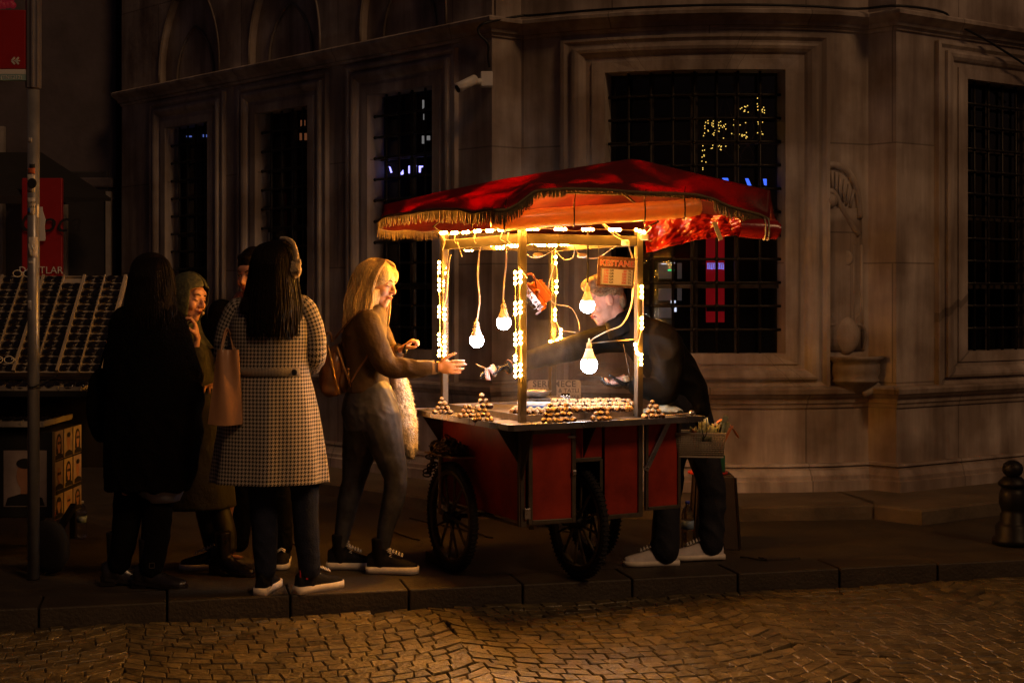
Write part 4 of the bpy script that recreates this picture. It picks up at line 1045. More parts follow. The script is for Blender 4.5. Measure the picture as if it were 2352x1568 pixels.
# loose wiring
wr = empty('loose_wiring', at(1300, 600, 7.7)); tag(wr, 'loose tangle of pale wires with flat junction boxes under the cart roof', 'wiring')
g = MB()
for pts in ([(1192, 560, 7.1), (1215, 588, 7.4), (1236, 592, 7.5), (1262, 580, 7.6), (1276, 572, 7.7)], [(1276, 575, 7.75), (1296, 596, 7.7), (1316, 590, 7.65), (1320, 565, 7.6)], [(1320, 570, 7.6), (1338, 590, 7.55), (1372, 592, 7.5), (1400, 575, 7.4), (1420, 562, 7.3)],
            [(1276, 575, 7.8), (1272, 610, 7.8), (1260, 660, 7.8), (1270, 695, 7.8), (1310, 706, 7.8), (1328, 735, 7.8), (1332, 760, 7.75)], [(1265, 762, 7.8), (1290, 760, 7.75), (1326, 764, 7.7)], [(1378, 510, 6.9), (1410, 540, 7.05), (1443, 558, 7.15)],
            [(1012, 540, 7.6), (1022, 552, 7.6), (1016, 575, 7.6)], [(1050, 556, 7.4), (1062, 590, 7.4)], [(1190, 612, 6.85), (1204, 628, 6.85), (1212, 640, 6.86)], [(1020, 700, 7.62), (1024, 690, 7.62), (1028, 670, 7.62), (1032, 605, 7.6), (1036, 585, 7.6)]):
    g.tube(spline([at(*p) for p in pts], 7), .0026, 5)
for (x, y) in ((1025, 530), (1047, 535), (1092, 535), (1155, 532), (1168, 535)):
    g.tube(spline([at(x, y, YL(x) - .03), at(x + rnd.uniform(-6, 2), y + 16, YL(x) - .03), at(x + rnd.uniform(0, 8), y + 24, YL(x))], 5), .002, 5)
obj('wire', g, CABLE, wr)
for x, y, Y_ in ((1236, 586, 7.45), (1337, 587, 7.5)):
    g = MB(); g.lathe(at(x, y, Y_), [(.001, -.006), (.026, -.006), (.027, 0), (.025, .006), (.001, .006)], 20, Matrix.Rotation(.35, 3, 'X')); obj('junction_box', g, WHITEP, wr)
g = MB(); g.box(at(1480, 545, 7.15), (.045, .025, .03), None, .008); g.tube([at(1483, 545, 7.15), at(1483, 537, 7.15), at(1497, 522, 7.13), at(1490, 518, 7.13)], .003, 5); obj('plug', g, WHITEP, wr); g = MB(); g.box(at(1436, 558, 7.15), (.04, .03, .03), None, .008); obj('plug', g, WHITEP, wr)
# fringe light piece tilted at left post
g = MB(); g.bar(at(1030, 602, 7.6), at(1021, 664, 7.6), .012, .006, up=(0, 1, 0)); g.bar(at(1024, 668, 7.6), at(1014, 684, 7.6), .006, .004, up=(0, 1, 0)); obj('loose_strip', g, LEDB, wr)

# ---------------------------------------------------------------- floodlight
fo = empty('floodlight', at(1234, 676, 7.05)); tag(fo, 'small orange metal floodlight with a wire guard tilted on the near corner post', 'floodlight')
ORM = mat('orange_metal', (.55, .14, .03), .35, .2, .2, 10)
M_ = Matrix.Translation(at(1238, 672, 7.05)) @ Matrix.Rotation(R(-38), 4, 'Y') @ Matrix.Rotation(R(20), 4, 'Z')
def tb(mb): mb.v = [M_ @ v for v in mb.v]; return mb
g = MB(); g.box((0, 0, 0), (.05, .08, .125), None, .008); g.box((.032, 0, 0), (.02, .06, .10), None, .006)
for k in range(5): g.box((.044, 0, -.04 + k * .02), (.012, .05, .005))
obj('housing', tb(g), ORM, fo)
g = MB(); g.box((-.034, 0, 0), (.018, .10, .145), None, .004); g.box((-.05, 0, -.075), (.03, .10, .01)); obj('lamp_rim', tb(g), ORM, fo)
g = MB()
for k in range(6): g.tube([(-.05, -.045 + k * .018, -.06), (-.065, -.045 + k * .018, 0), (-.05, -.045 + k * .018, .06)], .0018, 4)
for k in range(5): g.tube([(-.055, -.05, -.05 + k * .025), (-.06, .05, -.05 + k * .025)], .0018, 4)
obj('wire_guard', tb(g), ALU, fo)
g = MB(); g.tube(spline([at(1200, 640, 6.95), at(1212, 630, 6.95), at(1224, 632, 6.97), at(1232, 655, 7.0), at(1234, 668, 7.0)], 6), .006, 6, True); g.ball(at(1234, 668, 6.99), .012); obj('bracket', g, ORM, fo)

# ---------------------------------------------------------------- price sign
th_ = R(-4); PS = at(1415, 625, 7.08); WX = Vector((math.cos(-.05), .10, math.sin(-.055))).normalized()
FM = frame_M(PS, WX)
ps = empty('price_sign', PS); tag(ps, 'small chestnut price board listing grams and prices tied to the right post', 'sign')
sw, sh = .186, .150
def onf(mb): mb.v = [FM @ v for v in mb.v]; return mb
g = MB(); g.box((0, 0, -.004), (sw, sh, .008), None, .001); obj('board', onf(g), mat('sign_photo_print', (.12, .055, .035), .5, var=.7, scale=45, dark=(.03, .012, .008)), ps)
g = MB(); g.box((.006, -.024, .0006), (sw - .022, .084, .001)); obj('price_panel', onf(g), mat('price_white', (.50, .51, .60), .5, var=.02), ps)
g = MB()
for c_, s_ in (((.006, .0165, .0014), (sw - .026, .0022, .001)), ((.006, -.0645, .0014), (sw - .026, .0022, .001)), ((-.0735, -.024, .0014), (.0022, .081, .001)), ((.0855, -.024, .0014), (.0022, .081, .001))): g.box(c_, s_)
obj('price_border', onf(g), BKP, ps)
PRED = mat('print_red', (.52, .03, .02), .5, var=0)
def tf(x, y, z=.0015): return FM @ Matrix.Translation((x, y, z))
text('title_outline', 'KESTANE', .039, WHP, tf(.003, .042, .0012), ps, extrude=.0004, offset=.0020, sx=1.02, track=1.06)
text('title', 'KESTANE', .039, PRED, tf(.003, .042, .0022), ps, extrude=.0004, sx=1.02, track=1.06)
for i, (gr, tl) in enumerate((('100', '60'), ('170', '100'), ('200', '120'), ('250', '150'), ('500', '300'))):
    y = .0065 - i * .0146
    text('price_figures', gr, .0148, PRED, tf(-.050, y), ps, extrude=.0003, offset=.0003, sx=1.1); text('unit', 'GR', .0148, BKP, tf(-.022, y), ps, extrude=.0003, offset=.0003, sx=1.1)
    text('price_figures', tl, .0148, PRED, tf(.053, y), ps, extrude=.0003, offset=.0003, align='RIGHT', sx=1.1); text('unit', 'TL', .0148, BKP, tf(.070, y), ps, extrude=.0003, offset=.0003, sx=1.1)
g = MB(); g.tube([FM @ Vector((-.09, .075, 0)), at(1374, 560, 7.1)], .0015, 4); g.tube([FM @ Vector((.09, .07, -.004)), cw(*posts['right'], 1.6) + Vector((0, -.02, 0))], .0015, 4); obj('tie_wire', g, CABLEB, ps)
# board behind the cart
bsn = empty('cafe_board', at(1273, 905, 8.7)); tag(bsn, 'worn pale cafe board with faded grey lettering standing behind the cart', 'sign')
q = at(1273, 904, 8.7); zt = EYE + (HY - 873) * 8.7 / F
g = MB(); pr_ = []
hw_, hh = .163, zt
for (cx_, cz_, a0) in ((hw_ - .02, zt - .02, 0), (-hw_ + .02, zt - .02, 90)):
    for k in range(5): a = R(a0 + k * 22.5); pr_.append((q.x + cx_ + .02 * math.cos(a), cz_ + .02 * math.sin(a)))
pr_ += [(q.x - hw_, .12), (q.x + hw_, .12)]
g.smooth = False; n = len(pr_)
g.add([Vector((x, 8.7, z)) for x, z in pr_] + [Vector((x, 8.73, z)) for x, z in pr_], [list(range(n)), list(range(n, 2 * n))[::-1]] + [(i, n + i, n + (i + 1) % n, (i + 1) % n) for i in range(n)])
obj('board', g, mat('board_pale', (.42, .36, .27), .6, var=.25, scale=20), bsn)
g = MB()
for sx in (-1, 1): g.bar((q.x + sx * .14, 8.72, 0), (q.x + sx * .14, 8.72, .14), .03, .03); g.bar((q.x + sx * .14, 8.95, 0), (q.x + sx * .14, 8.74, .8), .025, .02)
obj('leg', g, IRON, bsn)
GP = mat('faded_print', (.10, .085, .07), .6, var=.3)
def bf(px, py): return frame_M(at(px, py, 8.695), (1, 0, 0))
text('lettering', 'SERKMECE', .052, GP, bf(1273, 882), bsn, extrude=.0004, offset=.0012, track=1.1); text('lettering', 'KAHVALTI & TATLI', .036, GP, bf(1273, 897), bsn, extrude=.0004, offset=.0004)
text('lettering', 'BREAKFAST & DESSERT', .033, GP, bf(1276, 912), bsn, extrude=.0004, offset=.0004); text('lettering', 'CAFE', .045, GP, bf(1273, 932), bsn, extrude=.0004)

# ---------------------------------------------------------------- scale with bowl, flask
def tray_pt(px, py, z=.828): Y = (EYE - z) * F / (py - HY); return Vector(((px - CX) * Y / F, Y, z))
sp_ = cw(.30, .60, .828); sp_ = Vector((at(1243, 930, 7.45).x, 7.45, .828))
sca = empty('weighing_scale', sp_); tag(sca, 'white electronic weighing scale with a green lit display on the counter', 'scale')
g = MB(); g.box(sp_ + Vector((0, 0, .028)), (.25, .24, .045), None, .012); 
g.smooth = False; c_ = sp_ + Vector((.055, -.125, .0)); g.add([c_ + Vector(v) for v in ((-.18, 0, .004), (.10, 0, .004), (.10, 0, .022), (-.18, 0, .022), (-.18, .05, .05), (.10, .05, .05))], [(0, 1, 2, 3), (3, 2, 5, 4)])
obj('housing', g, WHITEP, sca)
g = MB(); g.box(sp_ + Vector((-.03, -.128, .022)), (.15, .004, .018), None, .002); obj('keypad', g, mat('keypad_blue', (.05, .12, .3), .4), sca)
g = MB(); g.box(sp_ + Vector((.105, -.119, .034)), (.06, .004, .018), Matrix.Rotation(R(-40), 3, 'X')); obj('display', g, emis('scale_display', (.1, 1.0, .55), .55), sca)
g = MB(); g.box(sp_ + Vector((0, 0, .062)), (.235, .20, .006), None, .002); g.tube([sp_ + Vector((0, 0, .048)), sp_ + Vector((0, 0, .062))], .03, 12); obj('platter', g, STEEL, sca)
bw = sp_ + Vector((-.03, -.02, .0655))
g = MB(); g.lathe(bw, [(.045, 0), (.068, .012), (.081, .032), (.086, .036), (.085, .038), (.078, .033), (.064, .014), (.042, .004)], 32); tag(obj('steel_bowl', g, STEEL, loc=bw), 'shiny steel bowl resting on the weighing scale', 'bowl')
GL = mat('clear_glass', (.95, .97, 1), .05, var=0, trans=1.0, ior=1.4)
fk = tray_pt(1299, 938, .828); fk.y = 7.45; fk.x = (1299 - CX) * 7.45 / F
g = MB(); g.lathe(fk, [(.03, 0), (.036, .01), (.034, .03), (.018, .05), (.016, .065), (.024, .085), (.022, .085), (.014, .065), (.016, .05), (.031, .03), (.032, .012), (.0, .005)], 24)
fl_ = tag(obj('glass_flask', g, GL, loc=fk), 'little clear glass flask with a beaded collar beside the scale', 'flask')
g = MB()
for k in range(16):
    a = k * math.tau / 16
    for j in range(3): g.ball(fk + Vector((.024 * math.cos(a), .024 * math.sin(a), .052 + j * .009)), .0042, seg=6, rings=4)
obj('beaded_collar', g, mat('beads', (.7, .7, .72), .15, .6), fl_)

# ---------------------------------------------------------------- chestnuts
def nut_mesh(seed):
    r_ = random.Random(seed); g = MB(); g.ball((0, 0, 0), (.0172, .0160, .0152), seg=16, rings=10)
    for i, v in enumerate(g.v):
        v.z *= (1 + .10 * nz(v * 60 + Vector((seed, 0, 0)))); k = 1 + .10 * nz(v * 50 + Vector((0, seed, 0))); g.v[i] = v * k
        if v.x > .010: g.v[i].x += (v.x - .010) * .5 * (1 - min(1, (abs(v.y) + abs(v.z)) * 60))
    g.m = []
    for f in g.f:
        c = sum((g.v[k] for k in f), Vector()) / len(f); q = c.normalized()
        g.m.append(1 if (q.z > .40 + .35 * nz(q * 3 + Vector((seed * 2, 0, 0))) and q.y < .75) else 0)
    return mesh_of(g, 'roasted_chestnut')
SHELL = mat('chestnut_shell', (.035, .011, .006), .45, 0, .4, 60, .2, 120, spec=.3)
FLESH = mat('chestnut_flesh', (.62, .45, .25), .6, 0, .3, 90, .4, 160, dark=(.22, .12, .05))
NM = [nut_mesh(k) for k in range(5)]
for me in NM: me.materials.append(SHELL); me.materials.append(FLESH)
def nut(p, label, group, yaw=None, tilt=.5, k=1.0):
    o = bpy.data.objects.new('roasted_chestnut', rnd.choice(NM)); COL.objects.link(o); o.location = p
    o.rotation_euler = (rnd.uniform(.1, 1.5) * tilt * 1.6, rnd.uniform(-.7, .7) * tilt, rnd.uniform(-.9, .9)); s_ = k * rnd.uniform(.88, 1.1); o.scale = (s_, s_, s_)
    tag(o, label, 'chestnut', group)
def cpt(px, py, z): Y = (EYE - z) * F / (py - HY); return Vector(((px - CX) * Y / F, Y, z))
def pile(px, py, z, n0, label, group, levels=3, k=1.0):
    k *= .92; c = cpt(px, py, z); d = .034 * k
    U = Vector((math.cos(CA), math.sin(CA), 0)); W = Vector((-math.sin(CA), math.cos(CA), 0))
    U = Vector((.98, .2, 0)); W = Vector((-.2, .98, 0))
    for lv in range(levels):
        n = max(1, n0 - lv)
        for i in range(n):
            for j in range(2 if lv == 0 else 1):
                if (j and rnd.random() < .45) or (lv >= 3 and rnd.random() < .4): continue
                p = c + U * ((i - (n - 1) / 2) * d * .96 + rnd.uniform(-.0045, .0045)) + W * (j * d * .95 + lv * d * .42 + rnd.uniform(-.005, .005)) + Vector((0, 0, .0135 * k + lv * d * .80 + rnd.uniform(-.002, .002)))
                nut(p, label, group, k=k * rnd.uniform(.85, 1.05))
CT = .811
pile(1017, 951, CT, 4, 'roasted chestnut in the pile beside the far left post', 'chestnuts piled by the far left post', 4, .86)
pile(1075, 959, CT, 4, 'roasted chestnut in the middle pile on the left counter edge', 'chestnuts piled mid left edge', 4, .86)
pile(1110, 968, CT, 4, 'roasted chestnut in the pile on the left edge nearest the corner post', 'chestnuts piled left of corner post', 4, .86)
pile(1110, 939, .829, 3, 'roasted chestnut in the lone pile at the back of the baking pan', 'chestnuts piled on the pan', 3, 1.1)
pile(1268, 971, CT, 4, 'roasted chestnut in the wide double pile right of the corner post', 'chestnuts in the wide front pile', 4, .95)
pile(1303, 969, CT, 3, 'roasted chestnut in the wide double pile right of the corner post', 'chestnuts in the wide front pile', 4, .95)
pile(1382, 966, CT, 4, 'roasted chestnut in the pile on the front edge below the low bulb', 'chestnuts piled below the low bulb', 4, .92)
pile(1502, 961, CT, 4, 'roasted chestnut in the pile right of the right post', 'chestnuts piled right of the right post', 4, .92)
for k in range(11): nut(cpt(1178 + k * 8.4 + rnd.uniform(-2, 2), 952 - (k % 2) * 5 + rnd.uniform(-1, 1), .829) + Vector((0, 0, .014)), 'roasted chestnut in the loose row behind the corner post', 'chestnuts in the loose row on the pan', k=1.1)
for r_ in range(3):
    for k in range(20):
        px = 1268 + k * 9.4 + r_ * 3 + rnd.uniform(-2, 2)
        if px > 1452: continue
        nut(cpt(px, 946 - r_ * 4.5 - .012 * (px - 1268) + rnd.uniform(-1, 1), .847) + Vector((0, 0, .013 + .010 * r_)), 'roasted chestnut in the long heap round the hot plate', 'chestnuts heaped round the hot plate', k=1.02)
# tongs and pale bag near seller
q = cpt(1560, 958, CT)
g = MB()
for s_ in (-1, 1): g.tube(spline([q + Vector((-.08, .0, .006)), q + Vector((-.03, s_ * .012, .012)), q + Vector((.06, s_ * .008, .02))], 6), .004, 6)
g.ball(q + Vector((.065, 0, .022)), (.016, .014, .014)); tag(obj('tongs', g, STEEL, loc=q), 'steel tongs with a black grip lying on the counter end', 'tongs')
q = cpt(1520, 949, CT)
g = MB(); g.grid(lambda u, v: q + Vector(((u - .5) * .22, (v - .5) * .09, .012 + .035 * math.sin(u * math.pi) * math.sin(v * math.pi) + .016 * nz((u * 6, v * 6, 1)))), 24, 12, .001)
tag(obj('plastic_bag', g, mat('pale_bag', (.45, .5, .42), .25, trans=.3), loc=q), 'crumpled pale plastic bag behind the chestnuts near the right post', 'bag')

# ---------------------------------------------------------------- stool, crate, basket, bottle
BRN = mat('brown_plastic', (.045, .028, .018), .45, 0, .2, 30, .3, 240)
YS = 8.05; x0 = at(1598, 0, YS).x; x1 = at(1697, 0, YS).x; cx_ = (x0 + x1) / 2; hw_ = (x1 - x0) / 2; zs_ = EYE + (HY - 1092) * YS / F
st = empty('plastic_stool', (cx_, YS + .13, 0)); tag(st, 'tall brown plastic stool behind the seller\'s leg', 'stool')
g = MB(); g.smooth = False; tw = hw_ * .82
g.box((cx_, YS + .13, zs_ - .015), (tw * 2, .26, .03), None, .012); obj('seat', g, BRN, st)
for (fx, fy) in ((0, -1), (0, 1), (-1, 0), (1, 0)):
    g = MB(); g.smooth = False
    def pp(u, z):
        k = lerp(hw_, tw, z / zs_); 
        if fx == 0: return Vector((cx_ + u * k, YS + .13 + fy * lerp(.17, .13, z / zs_), z))
        return Vector((cx_ + fx * k, YS + .13 + u * lerp(.17, .13, z / zs_), z))
    zt_ = zs_ - .012
    def q4(a, b, c, d): 
        for off in (0,): g.add([pp(*a), pp(*b), pp(*c), pp(*d)], [(0, 1, 2, 3)])
    q4((-1, 0), (-.32, .0), (-.22, .06), (-.98, zt_)); q4((-1, .0), (-.98, zt_), (-.2, zt_), (-.22, .06)); q4((1, 0), (.32, 0), (.22, .06), (.98, zt_)); q4((.98, zt_), (.2, zt_), (.22, .06), (.22, .06))
    q4((-.22, .06), (-.2, .10), (.2, .10), (.22, .06)); q4((-.2, .38), (-.2, zt_), (.2, zt_), (.2, .38)) if zt_ > .38 else q4((-.2, .34), (-.2, zt_), (.2, zt_), (.2, .34))
    g.bar(pp(-1, 0), pp(-1, zt_), .012, .012); g.bar(pp(1, 0), pp(1, zt_), .012, .012)
    obj('leg_panel', g, BRN, st)
cr = empty('green_crate', (cx_ - .03, YS + .13, zs_)); tag(cr, 'green box with a white paper label on a red lid on the stool', 'box')
zb2 = EYE + (HY - 1050) * 7.95 / F
g = MB(); g.box((cx_ - .03, YS + .13, (zs_ + .012 + zb2) / 2), (.16, .2, zb2 - zs_ - .014), None, .006); obj('box_body', g, mat('green_plastic', (.02, .12, .06), .4), cr)
g = MB(); g.box((cx_ - .045, YS + .028, (zs_ + .016 + zb2) / 2), (.12, .004, zb2 - zs_ - .03)); obj('paper_label', g, mat('paper_white', (.58, .52, .50), .7, var=.1, scale=40), cr)
g = MB(); g.lathe((cx_ - .04, YS + .10, zs_ + .001), [(.11, 0), (.115, .004), (.115, .010), (.105, .013)], 28); obj('red_lid', g, mat('red_plastic', (.6, .04, .02), .35), cr)
# basket, tapered and perforated
bx0, bx1 = at(1552, 0, 7.36).x, at(1668, 0, 7.36).x; bz0, bz1 = EYE + (HY - 1050) * 7.30 / F, EYE + (HY - 995) * 7.30 / F
bc = Vector(((bx0 + bx1) / 2, 7.37, bz0)); bk = empty('plastic_basket', bc); tag(bk, 'grey woven plastic basket with a handle slot full of paper bags', 'basket')
BKM = mat('basket_plastic', (.42, .37, .29), .5, 0, .12, 20)
rotB = Matrix.Rotation(R(-8), 3, 'Z'); wB, dB = (bx1 - bx0) / 2 * .97, .085
def bp(u, w, t):      # u,w in -1..1 , t height
    k = lerp(.90, 1.0, t); return bc + rotB @ Vector((u * wB * k, w * dB * k, t * (bz1 - bz0)))
for (nm, f_) in (('front_side', lambda s_, t: bp(s_, -1, t)), ('back_side', lambda s_, t: bp(s_, 1, t)), ('left_side', lambda s_, t: bp(-1, s_, t)), ('right_side', lambda s_, t: bp(1, s_, t))):
    g = MB(); n = 30 if 'front' in nm or 'back' in nm else 14
    slot = lambda u, t: abs(u - (.25 if 'front' in nm else 0)) < .22 and .66 < t < .88
    for j in range(11):
        t = lerp(.05, .93, j / 10)
        for s0, s1 in ((-1, .25 - .23), (.25 + .23, 1)) if .64 < t < .9 and 'front' in nm else ((-1, 1),):
            m_ = max(2, int(n * (s1 - s0) / 2)); g.tube([f_(lerp(s0, s1, k / m_), t) + Vector((0, -.0012 if (k + j) % 2 else .0012, 0)) for k in range(m_ + 1)], .0026, 4, True)
    for k in range(n + 1):
        s_ = lerp(-1, 1, k / n)
        if 'front' in nm and abs(s_ - .25) < .2: g.tube([f_(s_, .03), f_(s_, .64)], .0022, 4)
        else: g.tube([f_(s_, .03), f_(s_, .96)], .0022, 4)
    if 'front' in nm:
        lp = [f_(.25 + .23 * x, .77 + .13 * y) + Vector((0, -.002, 0)) for x, y in ((-1, -1), (1, -1), (1, 1), (-1, 1), (-1, -1))]; g.tube(lp, .003, 5, False)
    obj(nm, g, BKM, bk)
g = MB()
g.tube([bp(-1, -1, 1), bp(1, -1, 1), bp(1, 1, 1), bp(-1, 1, 1), bp(-1, -1, 1)], .005, 8, False); g.tube([bp(-1, -1, .02), bp(1, -1, .02), bp(1, 1, .02), bp(-1, 1, .02), bp(-1, -1, .02)], .004, 8, False)
g.smooth = False; g.add([bp(-1, -1, .02), bp(1, -1, .02), bp(1, 1, .02), bp(-1, 1, .02)], [(0, 1, 2, 3)])
obj('rim', g, BKM, bk)
g = MB(); g.tube(spline([at(1617, 955, 7.24), at(1622, 962, 7.22), at(1624, 985, 7.25), at(1619, 1004, 7.27), at(1613, 990, 7.25), at(1612, 965, 7.23), at(1616, 956, 7.24)], 6), .0022, 5); obj('hook', g, CABLEB, bk)
PG = mat('green_paper', (.30, .32, .20), .7, var=.45, scale=20); POR = mat('orange_paper', (.7, .26, .10), .7, var=.15)
rr = random.Random(9)
for k in range(26):
    g = MB(); u = rr.uniform(-.2, .75); w_ = rr.uniform(-.7, .6); b_ = bp(u, w_, .15); tl = Vector((rr.uniform(-.05, .07) + u * .04, rr.uniform(-.02, .02), rr.uniform(.14, .185)))
    wd = Vector((rr.uniform(.008, .03), rr.uniform(-.03, .03), 0)); tl.z *= rr.uniform(.75, 1.05); ph = rr.random() * 6
    g.grid(lambda a, b: b_ + tl * b + wd * (a - .5) * 2 * (.9 + .1 * b) + Vector((0, .006 * math.sin(a * 9 + ph), .006 * math.sin(a * 7 + ph) * b)), 8, 5, .0008)
    tag(obj('paper_bag', g, POR if k in (24, 25) else PG, loc=b_), 'folded orange paper bag sticking out at the basket\'s right' if k in (24, 25) else 'folded pale green paper bag stuffed in the grey basket', 'paper bag', 'orange bags in the basket' if k in (24, 25) else 'green paper bags in the basket')
g = MB(); b_ = bp(.85, .1, .9)
g.grid(lambda a, b: b_ + Vector((-.04 + .13 * a, .04 * (b - .5), .05 + .03 * math.sin(a * 4) + .02 * nz((a * 4, b * 4, 2)) - .04 * a * a)), 12, 5, .001)
tag(obj('paper_bag', g, POR, loc=b_), 'crumpled orange paper flopping over the right rim of the basket', 'paper bag')
def bottle(px, py0, py1, Y, label, capm):
    zb, zt = 0.0, EYE + (HY - py0) * Y / F; c = Vector(((px - CX) * Y / F, Y, 0)); H = zt; r_ = .042 * H / .32
    root = empty('water_bottle', c); tag(root, label, 'bottle')
    g = MB(); pr_ = [(r_ * .8, 0.002), (r_, .012)]
    for k in range(8): z = .03 + k * H * .075; pr_ += [(r_, z), (r_ * .93, z + H * .03)]
    pr_ += [(r_, H * .70), (r_ * .75, H * .83), (r_ * .32, H * .92), (r_ * .32, H * .95)]
    g.lathe(c, pr_, 24); obj('bottle_body', g, GL, root)
    g = MB(); g.lathe(c, [(r_ * .38, H * .945), (r_ * .38, H), (r_ * .3, H * 1.005)], 16); obj('cap', g, capm, root)
    g = MB(); g.lathe(c, [(r_ * 1.01, H * .42), (r_ * 1.01, H * .60)], 24); obj('label_band', g, mat('bottle_label', (.25, .35, .5), .5), root)
bottle(1579, 1150, 1255, 8.02, 'large clear water bottle with a blue cap behind the seller\'s shoes', mat('cap_blue', (.03, .05, .5), .4))

# ---------------------------------------------------------------- sunglasses stall
sg = empty('sunglasses_stall', (-2.95, 7.9, 0)); tag(sg, 'wheeled sunglasses stall with slanted white trays and portrait posters', 'stall')
TRAY = mat('tray_white', (.30, .26, .21), .55, 0, .15, 12); LENS = mat('dark_lens', (.010, .008, .010), .06, 0, 0, spec=.7); FRAMEB = mat('glasses_frame', (.02, .016, .014), .25, 0, .3, 60)
XR = -2.45; XL = -3.75
PT0 = Vector((0, 7.98, .99)); PT1 = Vector((0, 8.50, 1.535)); PD = (PT1 - PT0); PLN = PD.length; PDn = PD.normalized(); PN = Vector((0, -PDn.z, PDn.y))
def pnl(x, t, h=0.0): return Vector((x, 0, 0)) + PT0 + PD * t + PN * h
RXm = Matrix((Vector((1, 0, 0)), PDn, PN)).transposed()
colw = .1225; XE = -2.30
g = MB(); g.smooth = False
mid = pnl(XE - colw * 6, .5, -.012); g.box(mid, (colw * 12, PLN, .02), RXm)
obj('tray_backing', g, mat('tray_inside', (.36, .31, .26), .7), sg)
rows = 13
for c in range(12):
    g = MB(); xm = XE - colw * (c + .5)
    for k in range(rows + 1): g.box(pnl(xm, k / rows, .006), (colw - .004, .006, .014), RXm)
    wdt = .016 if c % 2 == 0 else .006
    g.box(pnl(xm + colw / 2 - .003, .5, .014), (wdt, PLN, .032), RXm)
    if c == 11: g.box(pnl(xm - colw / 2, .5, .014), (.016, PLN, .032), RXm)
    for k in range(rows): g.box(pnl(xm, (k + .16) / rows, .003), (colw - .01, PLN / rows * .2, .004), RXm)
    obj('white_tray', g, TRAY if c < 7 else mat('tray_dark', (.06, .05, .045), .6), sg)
g = MB(); g.smooth = False; g.box((-3.1, 8.32, .70), (1.58, .42, .50)); g.box((-3.08, 7.95, .90), (1.6, .66, .03)); obj('frame_box', g, mat('stall_black', (.012, .011, .010), .6), sg)
for c in range(9):      # flat white trays in front of the slanted ones
    g = MB(); g.smooth = False; xm = XE - .02 - colw * (c + .5); g.box((xm, 7.83, .917), (colw - .006, .34, .006))
    for k in range(5): g.box((xm, 7.67 + k * .08, .927), (colw - .006, .006, .016))
    g.box((xm + colw / 2 - .005, 7.83, .928), (.009, .34, .018)); obj('white_tray', g, TRAY, sg)
# front low tray and lower box
BXR = -2.45
g = MB(); g.smooth = False; g.box((BXR - .6, 7.84, .47), (1.2, .48, .46), None, .004); obj('base_box', g, mat('stall_black', (.012, .011, .010), .6), sg)
for dx in (0, .42): 
    g = MB(); g.smooth = False; g.box((BXR - .22 - dx, 7.80, .735), (.36, .50, .012)); 
    for k in range(7): g.box((BXR - .22 - dx, 7.57 + k * .078, .748), (.36, .006, .02))
    for k in range(4): g.box((BXR - .04 - dx - k * .12, 7.80, .748), (.008, .5, .022))
    obj('white_tray', g, TRAY, sg)
for sx in (BXR - .05, BXR - 1.1):
    for sy in (7.55, 8.1): 
        g = MB(); g.bar((sx, sy, .05), (sx, sy, .26), .03, .03); obj('leg', g, BLACKM, sg)
g = MB(); wc = floor_at(112, 1318); g.lathe((wc.x, wc.y, .14), [(.09, -.03), (.135, -.02), (.14, 0), (.135, .02), (.09, .03)], 30, Matrix.Rotation(R(60), 3, 'Z') @ Matrix.Rotation(R(90), 3, 'Y')); g.bar((wc.x, wc.y, .14), (wc.x + .02, wc.y + .35, .3), .03, .03)
obj('wheel', g, RUBBER, sg)
# portrait posters on the stall
PK = [mat('poster_skin_%d' % i, c_, .5, var=.15) for i, c_ in enumerate([(.42, .20, .11), (.34, .17, .10), (.46, .25, .15)])]
PBG = [mat('poster_ground_%d' % i, c_, .5, var=.2) for i, c_ in enumerate([(.40, .30, .24), (.33, .26, .23), (.45, .36, .25)])]
def poster(M4, w_, h_, i, hair=True, shades=True):
    pr0 = empty('portrait_poster', M4.translation); pr0.parent = sg; pr0.location = wm(sg).inverted() @ M4.translation
    def put(nm, mb, m_): mb.v = [M4 @ v for v in mb.v]; return obj(nm, mb, m_, pr0)
    g = MB(); g.box((0, 0, 0), (w_, h_, .003)); put('paper', g, PBG[i % 3])
    def disc(cx, cy, rx, ry, z): return [(cx + rx * math.cos(k * math.tau / 20), cy + ry * math.sin(k * math.tau / 20)) for k in range(20)]
    if hair: g = MB(); g.prism(disc(0, .10 * h_, .30 * w_, .30 * h_, 0), .002, .0026); g.prism([(-.3 * w_, .1 * h_), (.3 * w_, .1 * h_), (.33 * w_, -.3 * h_), (-.33 * w_, -.3 * h_)], .002, .0027); put('printed_hair', g, BKP)
    g = MB(); g.prism(disc(0, .05 * h_, .20 * w_, .25 * h_, 0), .003, .0034); g.prism([(-.09 * w_, -.1 * h_), (.09 * w_, -.1 * h_), (.12 * w_, -.42 * h_), (-.12 * w_, -.42 * h_)], .003, .0035); put('printed_face', g, PK[i % 3])
    g = MB(); g.prism([(-.46 * w_, -.48 * h_), (.46 * w_, -.48 * h_), (.40 * w_, -.34 * h_), (.1 * w_, -.27 * h_), (-.1 * w_, -.27 * h_), (-.40 * w_, -.34 * h_)], .004, .0044)
    if shades:
        for sx in (-1, 1): g.prism(disc(sx * .10 * w_, .08 * h_, .085 * w_, .055 * h_, 0), .0045, .005)
        g.prism([(-.05 * w_, .09 * h_), (.05 * w_, .09 * h_), (.05 * w_, .11 * h_), (-.05 * w_, .11 * h_)], .0045, .005)
    else: g.prism(disc(0, .27 * h_, .2 * w_, .09 * h_, 0), .0045, .005)
    put('printed_clothes', g, BKP)
sideM = lambda y, z: Matrix.Translation((BXR + .003, y, z)) @ Matrix((Vector((0, 1, 0)), Vector((0, 0, 1)), Vector((1, 0, 0)))).transposed().to_4x4()
